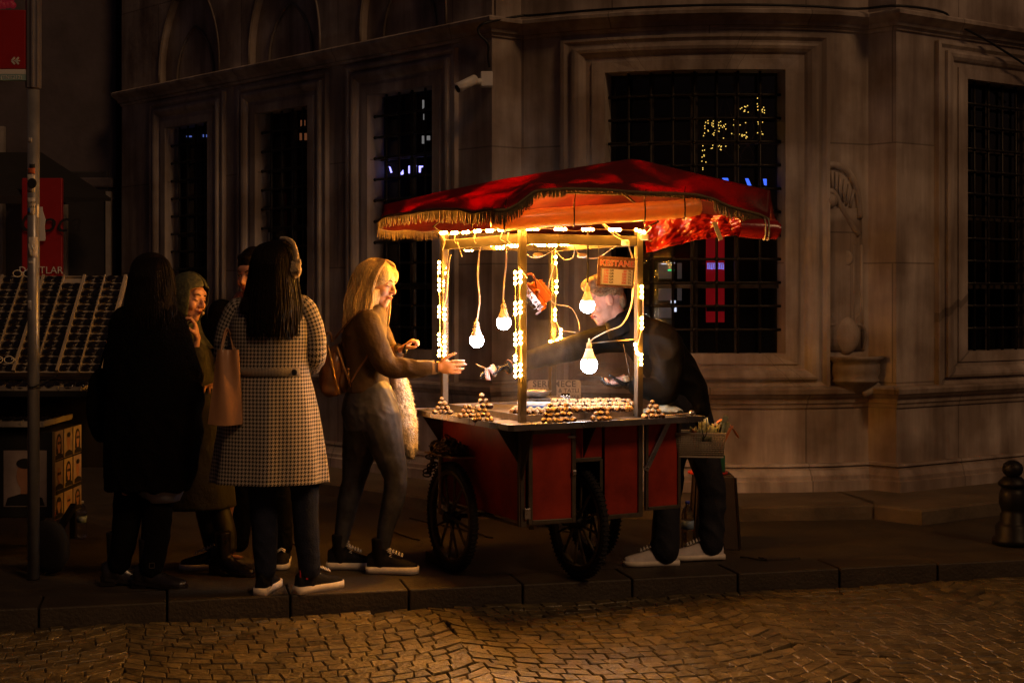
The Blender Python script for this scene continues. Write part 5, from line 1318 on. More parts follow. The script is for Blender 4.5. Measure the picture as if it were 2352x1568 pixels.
for j in range(3):
    for i in range(3):
        poster(sideM(7.675 + i * .165, .62 - j * .165), .145, .155 if j < 2 else .13, i + j, hair=(i + j) % 2 == 0, shades=(i + 2 * j) % 3 != 1)
frM = lambda x, z: frame_M((x, 7.597, z), (1, 0, 0))
for i in range(3): poster(frM(BXR - .15 - i * .26, .45), .23, .30, i + 1, hair=i != 0, shades=i == 2)
g = MB(); g.box((BXR + .002, 7.60, .47), (.012, .014, .46)); obj('corner_strip', g, mat('brass_strip', (.40, .28, .12), .4, .5), sg)
g = MB(); g.box((XE + .012, 8.0, .93), (.012, .1, .14)); obj('tray_end', g, TRAY, sg)
# pairs of sunglasses
def glasses_mesh(kind):
    g = MB(); r_ = .0225 if kind != 1 else .024
    for sx in (-1, 1):
        g.cur = 1; g.ball((sx * .029, 0, 0), (r_ * (1.1 if kind == 2 else 1), .004, r_ * (.80 if kind != 1 else .9)), seg=12, rings=7)
        g.cur = 0
        pts = [(sx * .029 + r_ * 1.12 * (1.15 if kind == 2 else 1) * math.cos(t), .0, r_ * 1.1 * (.80 if kind != 1 else .9) * math.sin(t)) for t in [k * math.tau / 12 for k in range(13)]]
        g.tube(pts, .0022, 4, False); g.tube([(sx * .055, .0, .006), (sx * .058, .03, .006), (sx * .05, .045, -.004)], .002, 4)
    g.tube([(-.009, 0, .004), (0, -.002, .007), (.009, 0, .004)], .002, 4)
    me = mesh_of(g, 'sunglasses'); me.materials.append(FRAMEB if kind != 3 else WHITEP); me.materials.append(LENS); return me
GMs = [glasses_mesh(k) for k in range(3)]; GW = glasses_mesh(3)
CN = ['first', 'second', 'third', 'fourth', 'fifth', 'sixth', 'seventh', 'eighth', 'ninth', 'tenth', 'eleventh', 'twelfth', 'thirteenth']
RotG = RXm @ Matrix.Rotation(R(0), 3, 'X')
for c in range(11):
    for k in range(rows):
        if rnd.random() < .04: continue
        xm = XE - colw * (c + .5)
        if (xm * F / 8.2 + CX) < -14: continue
        o = bpy.data.objects.new('sunglasses', rnd.choice(GMs)); COL.objects.link(o)
        o.location = pnl(xm + rnd.uniform(-.003, .003), (k + .56) / rows, .020); M3 = Matrix((Vector((1, 0, 0)), -PN, PDn)).transposed()
        o.rotation_euler = (M3 @ Matrix.Rotation(rnd.uniform(-.08, .08), 3, 'Y')).to_euler()
        tag(o, 'dark sunglasses in the slanted tray column %s from the right' % CN[c], 'sunglasses', 'sunglasses in slanted column %s' % CN[c])
for r_ in range(4):
    for c in range(9):
        o = bpy.data.objects.new('sunglasses', rnd.choice(GMs)); COL.objects.link(o); o.location = (XE - .08 - c * .145 + rnd.uniform(-.02, .02), 7.68 + r_ * .09, .935 + rnd.uniform(0, .012) + (.0 if r_ else 0))
        o.rotation_euler = (rnd.uniform(-1.2, -.5), rnd.uniform(-.1, .1), rnd.uniform(-.25, .25)); tag(o, 'dark sunglasses lying in the crowded flat shelf under the slanted trays', 'sunglasses', 'sunglasses on the flat shelf')
for r_ in range(6):
    for c in range(6):
        o = bpy.data.objects.new('sunglasses', rnd.choice(GMs)); COL.objects.link(o); o.location = (BXR - .10 - (c % 3) * .12 - (c // 3) * .42, 7.605 + r_ * .078, .762)
        o.rotation_euler = (-1.1, 0, rnd.uniform(-.1, .1)); tag(o, 'dark sunglasses in the low flat tray above the posters', 'sunglasses', 'sunglasses in the low tray')
o = bpy.data.objects.new('sunglasses', GW); COL.objects.link(o); o.location = at(52, 628, 8.4); o.rotation_euler = (0, 0, .2); tag(o, 'white framed sunglasses standing on top of the rack beside the pole', 'sunglasses')
o = bpy.data.objects.new('sunglasses', GW); COL.objects.link(o); o.location = at(8, 826, 7.8); o.rotation_euler = (-.3, 0, .2); tag(o, 'white framed sunglasses at the left edge of the flat shelf', 'sunglasses')
bottle(188, 1150, 1190, 8.4, 'small clear water bottle under the right corner of the sunglasses stall', mat('cap_white', (.6, .6, .6), .4))
# ---------------------------------------------------------------- people
def basis(f, up=(0, 0, 1)):
    f = Vector(f).normalized(); up = Vector(up); x = f.cross(up).normalized(); u = x.cross(f)
    return Matrix((x, f, u)).transposed()      # local x = right, y = forward, z = up
def head_M(c, f, up=(0, 0, 1)): return Matrix.Translation(Vector(c)) @ basis(f, up).to_4x4()
def add_head(mb, M, s=1.0, neck=True, ears=True):
    R3 = M.to_3x3()
    def E(c, r, seg=16): mb.ball(M @ (Vector(c) * s), tuple(q * s for q in r), R3, seg, 11)
    E((0, -.012, .028), (.073, .092, .088)); E((0, .020, -.015), (.064, .068, .085)); E((0, .022, -.065), (.050, .056, .046)); E((0, .060, -.100), (.024, .024, .018))
    E((0, .066, .038), (.050, .022, .026)); E((0, .076, .020), (.044, .012, .007))
    for sx in (-1, 1):
        E((sx * .036, .058, -.028), (.024, .026, .026)); E((sx * .030, .072, .004), (.016, .012, .010))
        if ears: E((sx * .074, -.006, -.004), (.008, .018, .031)); E((sx * .077, .0, -.02), (.007, .010, .012))
        E((sx * .012, .094, -.030), (.008, .010, .007))
    mb.tube([M @ (Vector(p) * s) for p in ((0, .080, .018), (0, .092, .0), (0, .106, -.020), (0, .108, -.028))], [.008 * s, .010 * s, .011 * s, .010 * s], 10); E((0, .105, -.027), (.012, .012, .011))
    E((0, .086, -.053), (.022, .012, .008)); E((0, .083, -.066), (.020, .012, .008)); E((0, .074, -.080), (.022, .014, .016))
    if neck: mb.tube([M @ (Vector(p) * s) for p in ((0, -.018, -.04), (0, -.030, -.11), (0, -.038, -.19))], [.052 * s, .050 * s, .060 * s], 16)
def face_parts(M, root, s=1.0, closed=True, browm=None):
    def put(nm, fn, m_):
        g = MB(); fn(g); g.v = [M @ (v * s) for v in g.v]; obj(nm, g, m_, root)
    for sx in (-1, 1):
        put('eyebrow', lambda g: g.tube([(sx * .014, .0905, .026), (sx * .030, .0885, .034), (sx * .047, .074, .028)], [.0026, .0034, .0016], 6), browm or BROW)
        if closed: put('eyelash', lambda g: g.tube([(sx * .018, .0845, .004), (sx * .030, .0865, -.001), (sx * .043, .077, .003)], [.0016, .0026, .002], 6), BROW)
        else:
            put('eye', lambda g: g.ball((sx * .030, .077, .006), (.013, .010, .0075)), EYEW); put('iris', lambda g: g.ball((sx * .030, .0845, .006), (.0055, .004, .0055)), EYEB)
            put('eyelash', lambda g: g.tube([(sx * .017, .085, .010), (sx * .030, .0885, .0135), (sx * .044, .078, .008)], [.0015, .0022, .0015], 6), BROW)
    put('lips', lambda g: (g.tube([(-.020, .087, -.059), (-.007, .0975, -.055), (0, .0975, -.056), (.007, .0975, -.055), (.020, .087, -.059)], [.002, .0042, .0038, .0042, .002], 8), g.tube([(-.017, .087, -.062), (0, .096, -.0655), (.017, .087, -.062)], [.002, .0052, .002], 8)), LIPS)
def add_hand(mb, w, f, n, side, curl=.5, s=1.0, spread=1.0, thumb=.6):
    f = Vector(f).normalized(); n = Vector(n); n = (n - f * n.dot(f)).normalized(); t = f.cross(n) * side; w = Vector(w)
    B = Matrix((t, f, n)).transposed()
    mb.ball(w + f * .045 * s, (.040 * s, .050 * s, .014 * s), B, 16, 10); mb.ball(w + f * .01 * s, (.027 * s, .028 * s, .018 * s), B); mb.ball(w + f * .035 * s + t * .022 * s + n * .006 * s, (.018 * s, .030 * s, .014 * s), B)
    for k, (o_, L_, r_) in enumerate(((.030, .068, .0086), (.0105, .076, .0088), (-.0105, .070, .0084), (-.030, .056, .0076))):
        b0 = w + f * (.083 - .004 * abs(k - 1)) * s + t * o_ * s * 1.05; d = (f + t * (o_ * 4.2) * spread).normalized(); pts = [b0]; c_ = curl * (1 + .10 * k) if not hasattr(curl, '__len__') else curl[k]; ang = c_ * .35
        for j, fr_ in enumerate((.46, .30, .24)):
            v = d * math.cos(ang) + n * math.sin(ang); pts.append(pts[-1] + v * L_ * fr_ * s); ang += c_ * .62
        rs = [r_ * s, r_ * s * .96, r_ * s * .9, r_ * s * .78]; mb.tube(pts, rs, 10); mb.ball(pts[-1], rs[-1]); mb.ball(pts[0], rs[0] * 1.1)
    b0 = w + f * .022 * s + t * .026 * s; d1 = (f * .62 + t * .70 + n * thumb * .6).normalized(); d2 = (f * .85 + t * .35 + n * thumb * .9).normalized()
    pts = [b0, b0 + d1 * .036 * s, b0 + d1 * .036 * s + d2 * .032 * s, b0 + d1 * .036 * s + d2 * .056 * s]; mb.tube(pts, [.0125 * s, .0108 * s, .0098 * s, .0078 * s], 10); mb.ball(pts[-1], .0078 * s)
def ell(c, x, y, n=48, fold=0, k=9, ph=0, start=-math.pi / 2):
    c = Vector(c); x = Vector(x); y = Vector(y); out = []
    for i in range(n):
        a = start + math.tau * i / n; q = 1 + fold * math.sin(k * a + ph) + fold * .6 * math.sin((k * 2 - 3) * a + ph * 2)
        out.append(c + x * math.cos(a) * q + y * math.sin(a) * q)
    return out
def limb(mb, pts, rs, n=6, seg=16):
    p = spline(pts, n); r_ = [interp([Vector((q, 0, 0)) for q in rs], i / (len(p) - 1)).x for i in range(len(p))]; mb.tube(p, r_, seg); mb.ball(p[0], r_[0]); mb.ball(p[-1], r_[-1])
def add_body(mb, J, s=1.0):
    s *= .64
    """one continuous figure from joints"""
    hx = J.get('hax'); ch, hp = Vector(J['chest']), Vector(J['hip']); ax = (Vector(J['shR']) - Vector(J['shL'])); ax.z *= .5; ax.normalize(); up = (ch - hp).normalized(); fw = up.cross(ax).normalized()
    rg = [(hp - up * .10, .13, .10), (hp, .155, .11), (hp.lerp(ch, .4), .12, .09), (hp.lerp(ch, .75), .135, .10), (ch + up * .03, .15, .105), (ch + up * .12, .11, .08), (ch + up * .17, .055, .05)]
    mb.loft([ell(c, ax * a * s, fw * b * s, 24) for c, a, b in rg])
    for sd in 'RL':
        S_ = Vector(J['sh' + sd]); mb.ball(S_, .055 * s); limb(mb, [ch + up * .06 + ax * (.06 if sd == 'R' else -.06), S_, S_.lerp(Vector(J['el' + sd]), .5), J['el' + sd], Vector(J['el' + sd]).lerp(Vector(J['wr' + sd]), .4), J['wr' + sd]], [.05 * s, .052 * s, .043 * s, .037 * s, .036 * s, .024 * s], 4)
        hax = Vector(hx) if hx else ax
        limb(mb, [hp + hax * (.08 if sd == 'R' else -.08) - (Vector((0, 0, 1)) if hx else up) * .06, Vector(J['kn' + sd]).lerp(hp, .5) + ax * (.04 if sd == 'R' else -.04), J['kn' + sd], Vector(J['kn' + sd]).lerp(Vector(J['an' + sd]), .4), J['an' + sd]], [.09 * s, .078 * s, .052 * s, .050 * s, .034 * s], 5)
        A_ = Vector(J['an' + sd]); d = Vector(J['toe' + sd]); d.z = 0; d.normalize(); mb.ball(A_ + d * .035 - Vector((0, 0, .06)), (.018, .05, .012), basis(d))
def person(label, J, headM, base, skinm=None, vox=.0065, hands=(), s=1.0, hs=1.0, neck=True, ears=True):
    g = MB(); add_body(g, J, s); add_head(g, headM, hs, neck, ears)
    for h in hands: add_hand(g, *h[0], **h[1])
    me = remesh(g, vox, 2, .5); o = link('person', me, skinm or SKIN, loc=Vector(base)); tag(o, label, 'person'); return o
def cloth(name, mb, m, root, vox=.009, smooth=4):
    return link(name, remesh(mb, vox, smooth, .5), m, root)
def wrinkle(me, amp=.004, sc=14, st=(1, 1, .6)):
    ns = [v.normal.copy() for v in me.vertices]
    for v, nn_ in zip(me.vertices, ns):
        q = v.co; n_ = noise.noise(Vector((q.x * sc * st[0] + q.z * sc * .5, q.y * sc * st[1], q.z * sc * st[2]))); m_ = noise.noise(q * sc * .35)
        v.co = q + nn_ * ((1 - abs(n_) * 3) * (.5 + m_)) * amp
def shoe(root, an, toe, kind, upm, solem=None, ln=.27, lacem=None, heel=0.0, shaft=.10, toe_r=1.0):
    """an: ankle x,y ; toe: direction on the ground; base z=0"""
    an = Vector((an[0], an[1], 0)); shaft = .145 if kind == 'high' else shaft; d = Vector((toe[0], toe[1], 0)).normalized(); sd = Vector((d.y, -d.x, 0)); B = Matrix((sd, d, Vector((0, 0, 1)))).transposed()
    hl = -.075; st = (.036 if kind == 'high' else .027) if kind != 'boot' else .014; zt = lambda t: heel * max(0, 1 - t / .6)
    out = [(.0, .030), (.08, .036), (.3, .034), (.5, .038), (.72, .046), (.88, .042), (.96, .030), (1.0, .012)]
    def P(t, x, z): return an + B @ Vector((x, hl + t * ln, z + zt(t)))
    g = MB(); n = len(out); L_ = [P(t, w_ * 1.06, 0) for t, w_ in out] + [P(t, -w_ * 1.06, 0) for t, w_ in out[::-1]]; U_ = [p + Vector((0, 0, st)) for p in L_]; m_ = len(L_)
    if kind == 'boot' and heel: 
        g.smooth = False; g.add(L_ + U_, [list(range(m_))[::-1], list(range(m_, 2 * m_))] + [(i, (i + 1) % m_, m_ + (i + 1) % m_, m_ + i) for i in range(m_)])
        hb = [P(0.0, .028, 0), P(.26, .034, 0), P(.26, -.034, 0), P(0.0, -.028, 0)]; g.add([Vector((p.x, p.y, 0)) for p in hb] + hb, [(3, 2, 1, 0), (4, 5, 6, 7), (0, 1, 5, 4), (1, 2, 6, 5), (2, 3, 7, 6), (3, 0, 4, 7)])
    else: g.add(L_ + U_, [list(range(m_))[::-1], list(range(m_, 2 * m_))] + [(i, (i + 1) % m_, m_ + (i + 1) % m_, m_ + i) for i in range(m_)])
    g2 = MB(); rg = []
    for t, w_, h_ in ((.02, .026, .075), (.10, .033, .085), (.25, .034, .095), (.42, .036, .080), (.58, .041, .062), (.75, .043, .048), (.90, .036, .036), (.975, .022, .026)):
        rg.append([P(t, w_ * math.cos(a), st * .6 + max(0, h_ * math.sin(a)) if math.sin(a) > 0 else st * .6) for a in [k * math.tau / 20 for k in range(20)]])
    g2.loft(rg)
    top = an + Vector((0, 0, heel + st)); g2.tube([top + d * .0, top + Vector((0, 0, .06)) - d * .005, top + Vector((0, 0, shaft)) - d * .008], [.040, .039, .042 if kind != 'low' else .036], 16)
    sh = link('shoe' if kind != 'boot' else 'boot', remesh(g2, .006, 3, .5), upm, root)
    obj('sole', g, solem or SOLE, sh)
    if lacem:
        g3 = MB()
        for k in range(7):
            t = .34 + k * .055; z = lerp(.098, .060, k / 6) + st; w_ = .020
            g3.tube([P(t, -w_, z - .008), P(t + .012, 0, z + .004), P(t + .024, w_, z - .010)], .0030, 5); g3.tube([P(t + .024, -w_, z - .010), P(t + .012, 0, z + .005), P(t, w_, z - .008)], .0030, 5)
        if kind == 'high':
            for k in range(4):
                z = heel + st + .095 - k * .022 + .02; c_ = an + d * (.036 + k * .008); c_.z = z
                g3.tube([c_ - sd * .018 - d * .006, c_ + d * .006 - Vector((0, 0, .01)), c_ + sd * .018 - d * .006 - Vector((0, 0, .02))], .0030, 5); g3.tube([c_ + sd * .018 - d * .006, c_ + d * .006 - Vector((0, 0, .01)), c_ - sd * .018 - d * .006 - Vector((0, 0, .02))], .0030, 5)
        obj('laces', g3, lacem, sh)
    return sh
def strands(name, M, root, m_, n, fn, r_=.003, seed=1, rad=5):
    g = MB(); r0 = random.Random(seed)
    for k in range(n):
        pts = fn(r0, k / n); pts = spline([M @ Vector(p) for p in pts], 4); g.tube(pts, [r_ * .6] + [r_] * (len(pts) - 2) + [r_ * .3], rad, False)
    return obj(name, g, m_, root)
def sleeves(J, sd, rs, ext=.0): 
    S_, E_, W_ = (Vector(J[k + sd]) for k in ('sh', 'el', 'wr')); return [S_, S_.lerp(E_, .5), E_, E_.lerp(W_, .5), W_ + (W_ - E_).normalized() * ext], rs

# --- houndstooth woman, seen from behind
def houndstooth():
    m = bpy.data.materials.new('houndstooth_wool'); m.use_nodes = True; t = m.node_tree; N = t.nodes; L = t.links; b = N['Principled BSDF']; b.inputs['Roughness'].default_value = .85
    uv = N.new('ShaderNodeUVMap'); sp = N.new('ShaderNodeSeparateXYZ'); L.new(uv.outputs[0], sp.inputs[0])
    def ma(op, a, b_=None):
        q = N.new('ShaderNodeMath'); q.operation = op
        for i, x in enumerate((a, b_)):
            if x is None: continue
            if isinstance(x, (int, float)): q.inputs[i].default_value = x
            else: L.new(x, q.inputs[i])
        return q.outputs[0]
    per = .0180; th_ = per / 8
    X = ma('FLOOR', ma('DIVIDE', ma('ADD', sp.outputs[0], 40.0 * per), th_)); Y = ma('FLOOR', ma('DIVIDE', ma('ADD', sp.outputs[1], 40.0 * per), th_))
    tw = ma('LESS_THAN', ma('MODULO', ma('ADD', X, Y), 4.0), 2.0); wa = ma('LESS_THAN', ma('MODULO', X, 8.0), 4.0); we = ma('LESS_THAN', ma('MODULO', Y, 8.0), 4.0)
    v = ma('ADD', ma('MULTIPLY', tw, wa), ma('MULTIPLY', ma('SUBTRACT', 1.0, tw), we))
    mx = N.new('ShaderNodeMix'); mx.data_type = 'RGBA'; L.new(v, mx.inputs[0]); mx.inputs[6].default_value = (.46, .40, .33, 1); mx.inputs[7].default_value = (.010, .009, .009, 1); L.new(mx.outputs[2], b.inputs['Base Color'])
    n = N.new('ShaderNodeTexNoise'); n.inputs['Scale'].default_value = 180; bp = N.new('ShaderNodeBump'); bp.inputs['Strength'].default_value = .4; bp.inputs['Distance'].default_value = .004; L.new(n.outputs[0], bp.inputs['Height']); L.new(bp.outputs[0], b.inputs['Normal'])
    return m
HT = houndstooth()
def hw(px, py, Y): return at(px, py, Y)
YH = 6.82; xc = (622 - CX) * YH / F
def Hx(px): return (px - CX) * YH / F
def Hz(py, Y=YH): return EYE + (HY - py) * Y / F
J = dict(hip=(xc, YH, .90), chest=(xc, YH + .01, 1.26), shL=(Hx(545), YH, Hz(712)), shR=(Hx(697), YH, Hz(707)), elL=(Hx(514), YH + .02, Hz(820)), elR=(Hx(722), YH + .02, Hz(815)), wrL=(Hx(505), YH + .18, Hz(880)), wrR=(Hx(700), YH + .24, Hz(845)),
         knL=(Hx(603), YH, .48), knR=(Hx(700), YH, .48), anL=(Hx(607), YH + .0, .10), anR=(Hx(712), YH, .10), toeL=(.12, 1, 0), toeR=(.6, 1, 0))
hM = head_M((Hx(643), YH + .03, Hz(612)), (.35, 1, 0))
p4 = person('woman in a black and white houndstooth coat seen from behind with a peach tote bag', J, hM, (xc, YH, 0), hands=[((J['wrL'], (.1, .9, -.3), (1, 0, 0), 1), {}), ((J['wrR'], (-.3, .9, .1), (-1, 0, 0), -1), {})], vox=.0075)
g = MB()
def ch(z, cx_, rx, ry, fold=0.0, ph=0.0, cy_=0.0): return ell((Hx(cx_), YH + cy_, z), (rx, 0, 0), (0, ry, 0), 72, fold, 8, ph)
rows_ = [(Hz(1104), 619, .280, .205, .028), (Hz(1060), 620, .268, .198, .026), (Hz(1000), 620, .250, .188, .022), (Hz(940), 619, .232, .172, .016), (Hz(890), 618, .212, .158, .010), (Hz(862), 618, .196, .145, .004), (Hz(845), 618, .190, .140, .002), (Hz(820), 619, .193, .140, .002),
         (Hz(780), 620, .200, .142, .004), (Hz(740), 620, .196, .142, .003), (Hz(712), 621, .175, .130, 0), (Hz(697), 622, .145, .112, 0), (Hz(684), 624, .105, .085, 0), (Hz(672), 626, .075, .065, 0)]
g.loft([ch(z, c_, rx, ry, f_, 1.3) for z, c_, rx, ry, f_ in rows_], cap=False)
coat = obj('coat', g, HT, p4)
for sd, rs in (('L', (.050, .056, .055, .052, .048, .044)), ('R', (.050, .058, .056, .055, .050, .046))):
    S_, E_, W_ = (Vector(J[k + sd]) for k in ('sh', 'el', 'wr')); cen = Vector((Hx(620), YH, S_.z + .0))
    pts = spline([S_.lerp(cen, .28) + Vector((0, 0, .0)), S_, S_.lerp(E_, .5) + Vector(((.02 if sd == 'R' else -.02), 0, 0)), E_, E_.lerp(W_, .5), W_], 6); g = MB(); rgs = []
    for i, p in enumerate(pts):
        d = (pts[min(i + 1, len(pts) - 1)] - pts[max(i - 1, 0)]).normalized(); y_ = Vector((0, 1, 0)); y_ = (y_ - d * y_.dot(d)).normalized(); x_ = d.cross(y_) * -1; rr_ = interp([Vector((q, 0, 0)) for q in rs], i / (len(pts) - 1)).x * (1 + .03 * math.sin(i * 1.9))
        rgs.append(ell(p, x_ * rr_, y_ * rr_, 28))
    g.loft(rgs, True); obj('sleeve', g, HT, p4)
g = MB(); zb = Hz(852)
g.grid(lambda u, v: Vector((Hx(618), YH, 0)) + Vector((math.sin(lerp(-.95, .95, u)) * .200, -math.cos(lerp(-.95, .95, u)) * .151, lerp(zb - .02, zb + .022, v))), 30, 2, .004)
o = obj('half_belt', g, HT, p4)
g = MB(); a = .75; q = Vector((Hx(618) + math.sin(a) * .203, YH - math.cos(a) * .154, zb)); g.lathe(q, [(.014, 0), (.015, .003), (.010, .005)], 14, basis((0, -1, 0)) @ Matrix.Rotation(R(-90), 3, 'X')); obj('button', g, BKP, p4)
g = MB(); limb(g, [(Hx(620), YH, .92), (Hx(600), YH, .70), J['knL'], (Hx(608), YH, .28), (Hx(610), YH, .115)], [.10, .088, .066, .062, .052], 6); limb(g, [(Hx(650), YH, .92), (Hx(694), YH, .70), J['knR'], (Hx(704), YH, .28), (Hx(711), YH, .115)], [.10, .088, .066, .060, .052], 6)
me = remesh(g, .008, 3); wrinkle(me, .005, 18); link('jeans', me, DENIM, p4)
shoe(p4, (Hx(607), YH - .0), (.12, 1), 'high', CANV, lacem=SOLE); shoe(p4, (Hx(708), YH + .02), (.95, .85), 'high', CANV, lacem=SOLE)
g = MB(); q = Vector((Hx(703), YH - .035, .075))
g.box(q + Vector((.01, 0, .02)), (.010, .003, .05)); g.box(q + Vector((-.022, .002, .02)), (.006, .003, .04)); obj('red_stripe', g, mat('stripe_red', (.5, .03, .03), .6), p4)
def hair_fall(M, top, w0, w1, ln, back, seed, lean=0.0):
    def fn(r0, t):
        a = r0.uniform(-1.35, 1.35); d_ = r0.uniform(.86, 1.0)
        x0 = math.sin(a) * w0; y0 = -math.cos(a) * back; l_ = ln * r0.uniform(.86, 1.03); k = w1 / w0
        return [(x0 * .25, y0 * .15 - .01, top), (x0 * .75 * d_, y0 * .7, top - .025), (x0 * d_, y0, top - .09), (x0 * lerp(1, k, .4) * d_ + lean * .3, y0 * 1.05, top - l_ * .45), (x0 * k * d_ + lean * .7, y0 * 1.12, top - l_ * .75), (x0 * k * .95 + lean + r0.uniform(-.01, .01), y0 * 1.12 + r0.uniform(-.01, .01), top - l_)]
    return fn
def hair_cap(mb, M, s=1.0, back=.115, w_=.096, top=.032, front=.0, low=-.10, gx=1.0):
    R3 = M.to_3x3(); mb.ball(M @ Vector((0, -.020, top)), (w_ * gx, back * .98, .100), R3, 22, 14)
g = MB(); hair_cap(g, hM, w_=.098, back=.112, top=.03)
B0 = Matrix.Translation((Hx(622), YH - .02, 0))
g.loft([ell(Vector((Hx(c_), YH + cy_, Hz(y_))), (rx, 0, 0), (0, ry, 0), 30, .02, 7) for y_, c_, rx, ry, cy_ in ((722, 616, .120, .05, -.10), (700, 620, .135, .08, -.07), (665, 628, .125, .105, -.04), (630, 637, .106, .11, 0), (590, 642, .092, .10, .01), (564, 643, .055, .075, .01))])
link('hair', remesh(g, .009, 4), HAIRD, p4)
M0 = Matrix.Translation((Hx(632), YH - .02, Hz(556)))
strands('hair_strands', M0, p4, HAIRD, 600, hair_fall(M0, 0, .112, .150, .455, .135, 2, -.005), .0026, 2)
# earmuffs
EM = empty('x', (0, 0, 0)); bpy.data.objects.remove(EM)
MUFF = mat('beige_plush', (.42, .30, .16), .9, 0, .2, 30, 1.0, 90, sheen=.5)
g = MB(); bp_ = [at(x, y, YH - .07 + dz) for x, y, dz in ((646, 549, .06), (662, 551, .02), (674, 563, 0), (680, 585, -.01), (681, 602, -.02))]; g.tube(spline(bp_, 6), .013, 12)
em = obj('earmuffs', g, MUFF, p4)
g = MB(); q = at(676, 620, YH - .09); g.ball(q, (.036, .024, .042)); g.ball(at(665, 602, YH - .09), (.014, .012, .022)); g.ball(at(686, 604, YH - .09), (.014, .012, .022)); g.ball(q + Vector((.018, -.01, -.008)), (.016, .016, .018)); link('muff_cushion', remesh(g, .005, 2), MUFF, em)
text('stitched_word', 'LOVE', .018, BKP, frame_M(q + Vector((.008, -.028, -.012)), (1, 0, .1)), em, extrude=.0012)
g = MB(); g.tube([at(683, 640, YH - .02), at(686, 650, YH - .02)], [.003, .005], 6); obj('earring', g, BKP, p4)
# tote bag hanging from the left forearm
tq = at(518, 890, YH - .12); tb_ = empty('tote_bag', tq); tag(tb_, 'peach leather tote bag hanging on the arm of the houndstooth coat woman', 'bag')
def tpt(u, v, side):      # front/back panels
    xl = lerp(480, 500, v) if v < .95 else 500; xr = lerp(558, 549, v); x = lerp(xl, xr, u); y = lerp(972, 803, v) + (1 - v) * 3 * math.sin(u * 3)
    dep = .045 * (1 - v) ** .6 * math.sin(math.pi * min(1, max(0, .08 + u * .84))) + .008; q = at(x, y, YH - .16)
    q.y += side * dep + .010 * math.sin(u * 9 + v * 3) * v; return q
g = MB(); g.grid(lambda u, v: tpt(u, v, -1), 24, 24); g.grid(lambda u, v: tpt(1 - u, v, 1), 24, 24)
me = mesh_of(g, 'bag_body'); bm = bmesh.new(); bm.from_mesh(me); bmesh.ops.remove_doubles(bm, verts=bm.verts, dist=.02 if False else .001); bm.to_mesh(me); bm.free()
link('bag_body', me, PEACH, tb_)
g = MB(); g.smooth = True
for sx in (0, 1): g.grid(lambda u, v: tpt(sx, v, lerp(-1, 1, u)), 4, 20, .001)
g.grid(lambda u, v: tpt(u, 0, lerp(-1, 1, v)), 20, 4, .001); obj('bag_gusset', g, PEACH, tb_)
g = MB()
g.tube(spline([at(507, 808, YH - .17), at(512, 780, YH - .14), at(520, 755, YH - .10), at(530, 770, YH - .06), at(541, 806, YH - .10)], 6), .0045, 6)
g.tube(spline([at(509, 806, YH - .14), at(518, 770, YH - .10), at(526, 760, YH - .04), at(536, 806, YH - .12)], 6), .0045, 6); obj('bag_strap', g, PEACH, tb_)

# --- woman in long black coat, from behind
YB_ = 6.98
def Bx(px): return (px - CX) * YB_ / F
def Bz(py): return EYE + (HY - py) * YB_ / F
xc = Bx(352)
J = dict(hip=(xc, YB_, .90), chest=(xc, YB_, 1.22), shL=(Bx(288), YB_, Bz(735)), shR=(Bx(392), YB_, Bz(738)), elL=(Bx(272), YB_, Bz(850)), elR=(Bx(425), YB_, Bz(845)), wrL=(Bx(285), YB_ + .15, Bz(910)), wrR=(Bx(420), YB_ + .22, Bz(870)),
         knL=(Bx(295), YB_ + .02, .45), knR=(Bx(362), YB_, .45), anL=(Bx(268), YB_ + .04, .10), anR=(Bx(352), YB_ - .03, .10), toeL=(.8, .6, 0), toeR=(1, .2, 0))
hM = head_M((Bx(352), YB_ + .02, Bz(640)), (.75, 1, 0))
p1 = person('woman with long dark hair in a knee length black coat seen from behind', J, hM, (xc, YB_, 0), vox=.008, hands=[((J['wrL'], (.2, .9, -.3), (1, 0, 0), 1), {}), ((J['wrR'], (-.2, .9, .1), (-1, 0, 0), -1), {})])
g = MB()
g.loft([ell((Bx(c_), YB_, Bz(y_)), (rx, 0, 0), (0, ry, 0), 60, f_, 7, .5) for y_, c_, rx, ry, f_ in ((1124, 340, .205, .165, .03), (1060, 345, .225, .175, .028), (990, 352, .235, .18, .022), (920, 355, .235, .178, .016), (850, 351, .215, .165, .012), (800, 346, .192, .155, .008), (750, 342, .160, .14, .004), (722, 344, .135, .12, 0), (705, 350, .11, .09, 0), (690, 352, .085, .08, 0))])
for sd in 'LR':
    S_, E_, W_ = (Vector(J[k + sd]) for k in ('sh', 'el', 'wr')); limb(g, [S_.lerp(Vector(J['chest']), .2), S_, S_.lerp(E_, .5), E_, E_.lerp(W_, .5), W_], [.06, .072, .075, .075, .066, .056], 5)
me = remesh(g, .010, 4); wrinkle(me, .010, 9); coat1 = link('fur_coat', me, FURC, p1)
def coat_fur(r0, t):
    return None
g = MB(); hair_cap(g, hM, w_=.098, back=.110)
g.loft([ell(Vector((Bx(c_), YB_ + cy_, Bz(y_))), (rx, 0, 0), (0, ry, 0), 30, .02, 7) for y_, c_, rx, ry, cy_ in ((715, 350, .108, .07, -.07), (700, 350, .120, .09, -.05), (665, 350, .120, .105, -.02), (630, 350, .104, .11, 0), (600, 350, .078, .09, .01))])
link('hair', remesh(g, .009, 4), HAIRD, p1)
M0 = Matrix.Translation((Bx(350), YB_ - .0, Bz(588))); strands('hair_strands', M0, p1, HAIRD, 460, hair_fall(M0, 0, .110, .135, .36, .125, 5), .0028, 5)
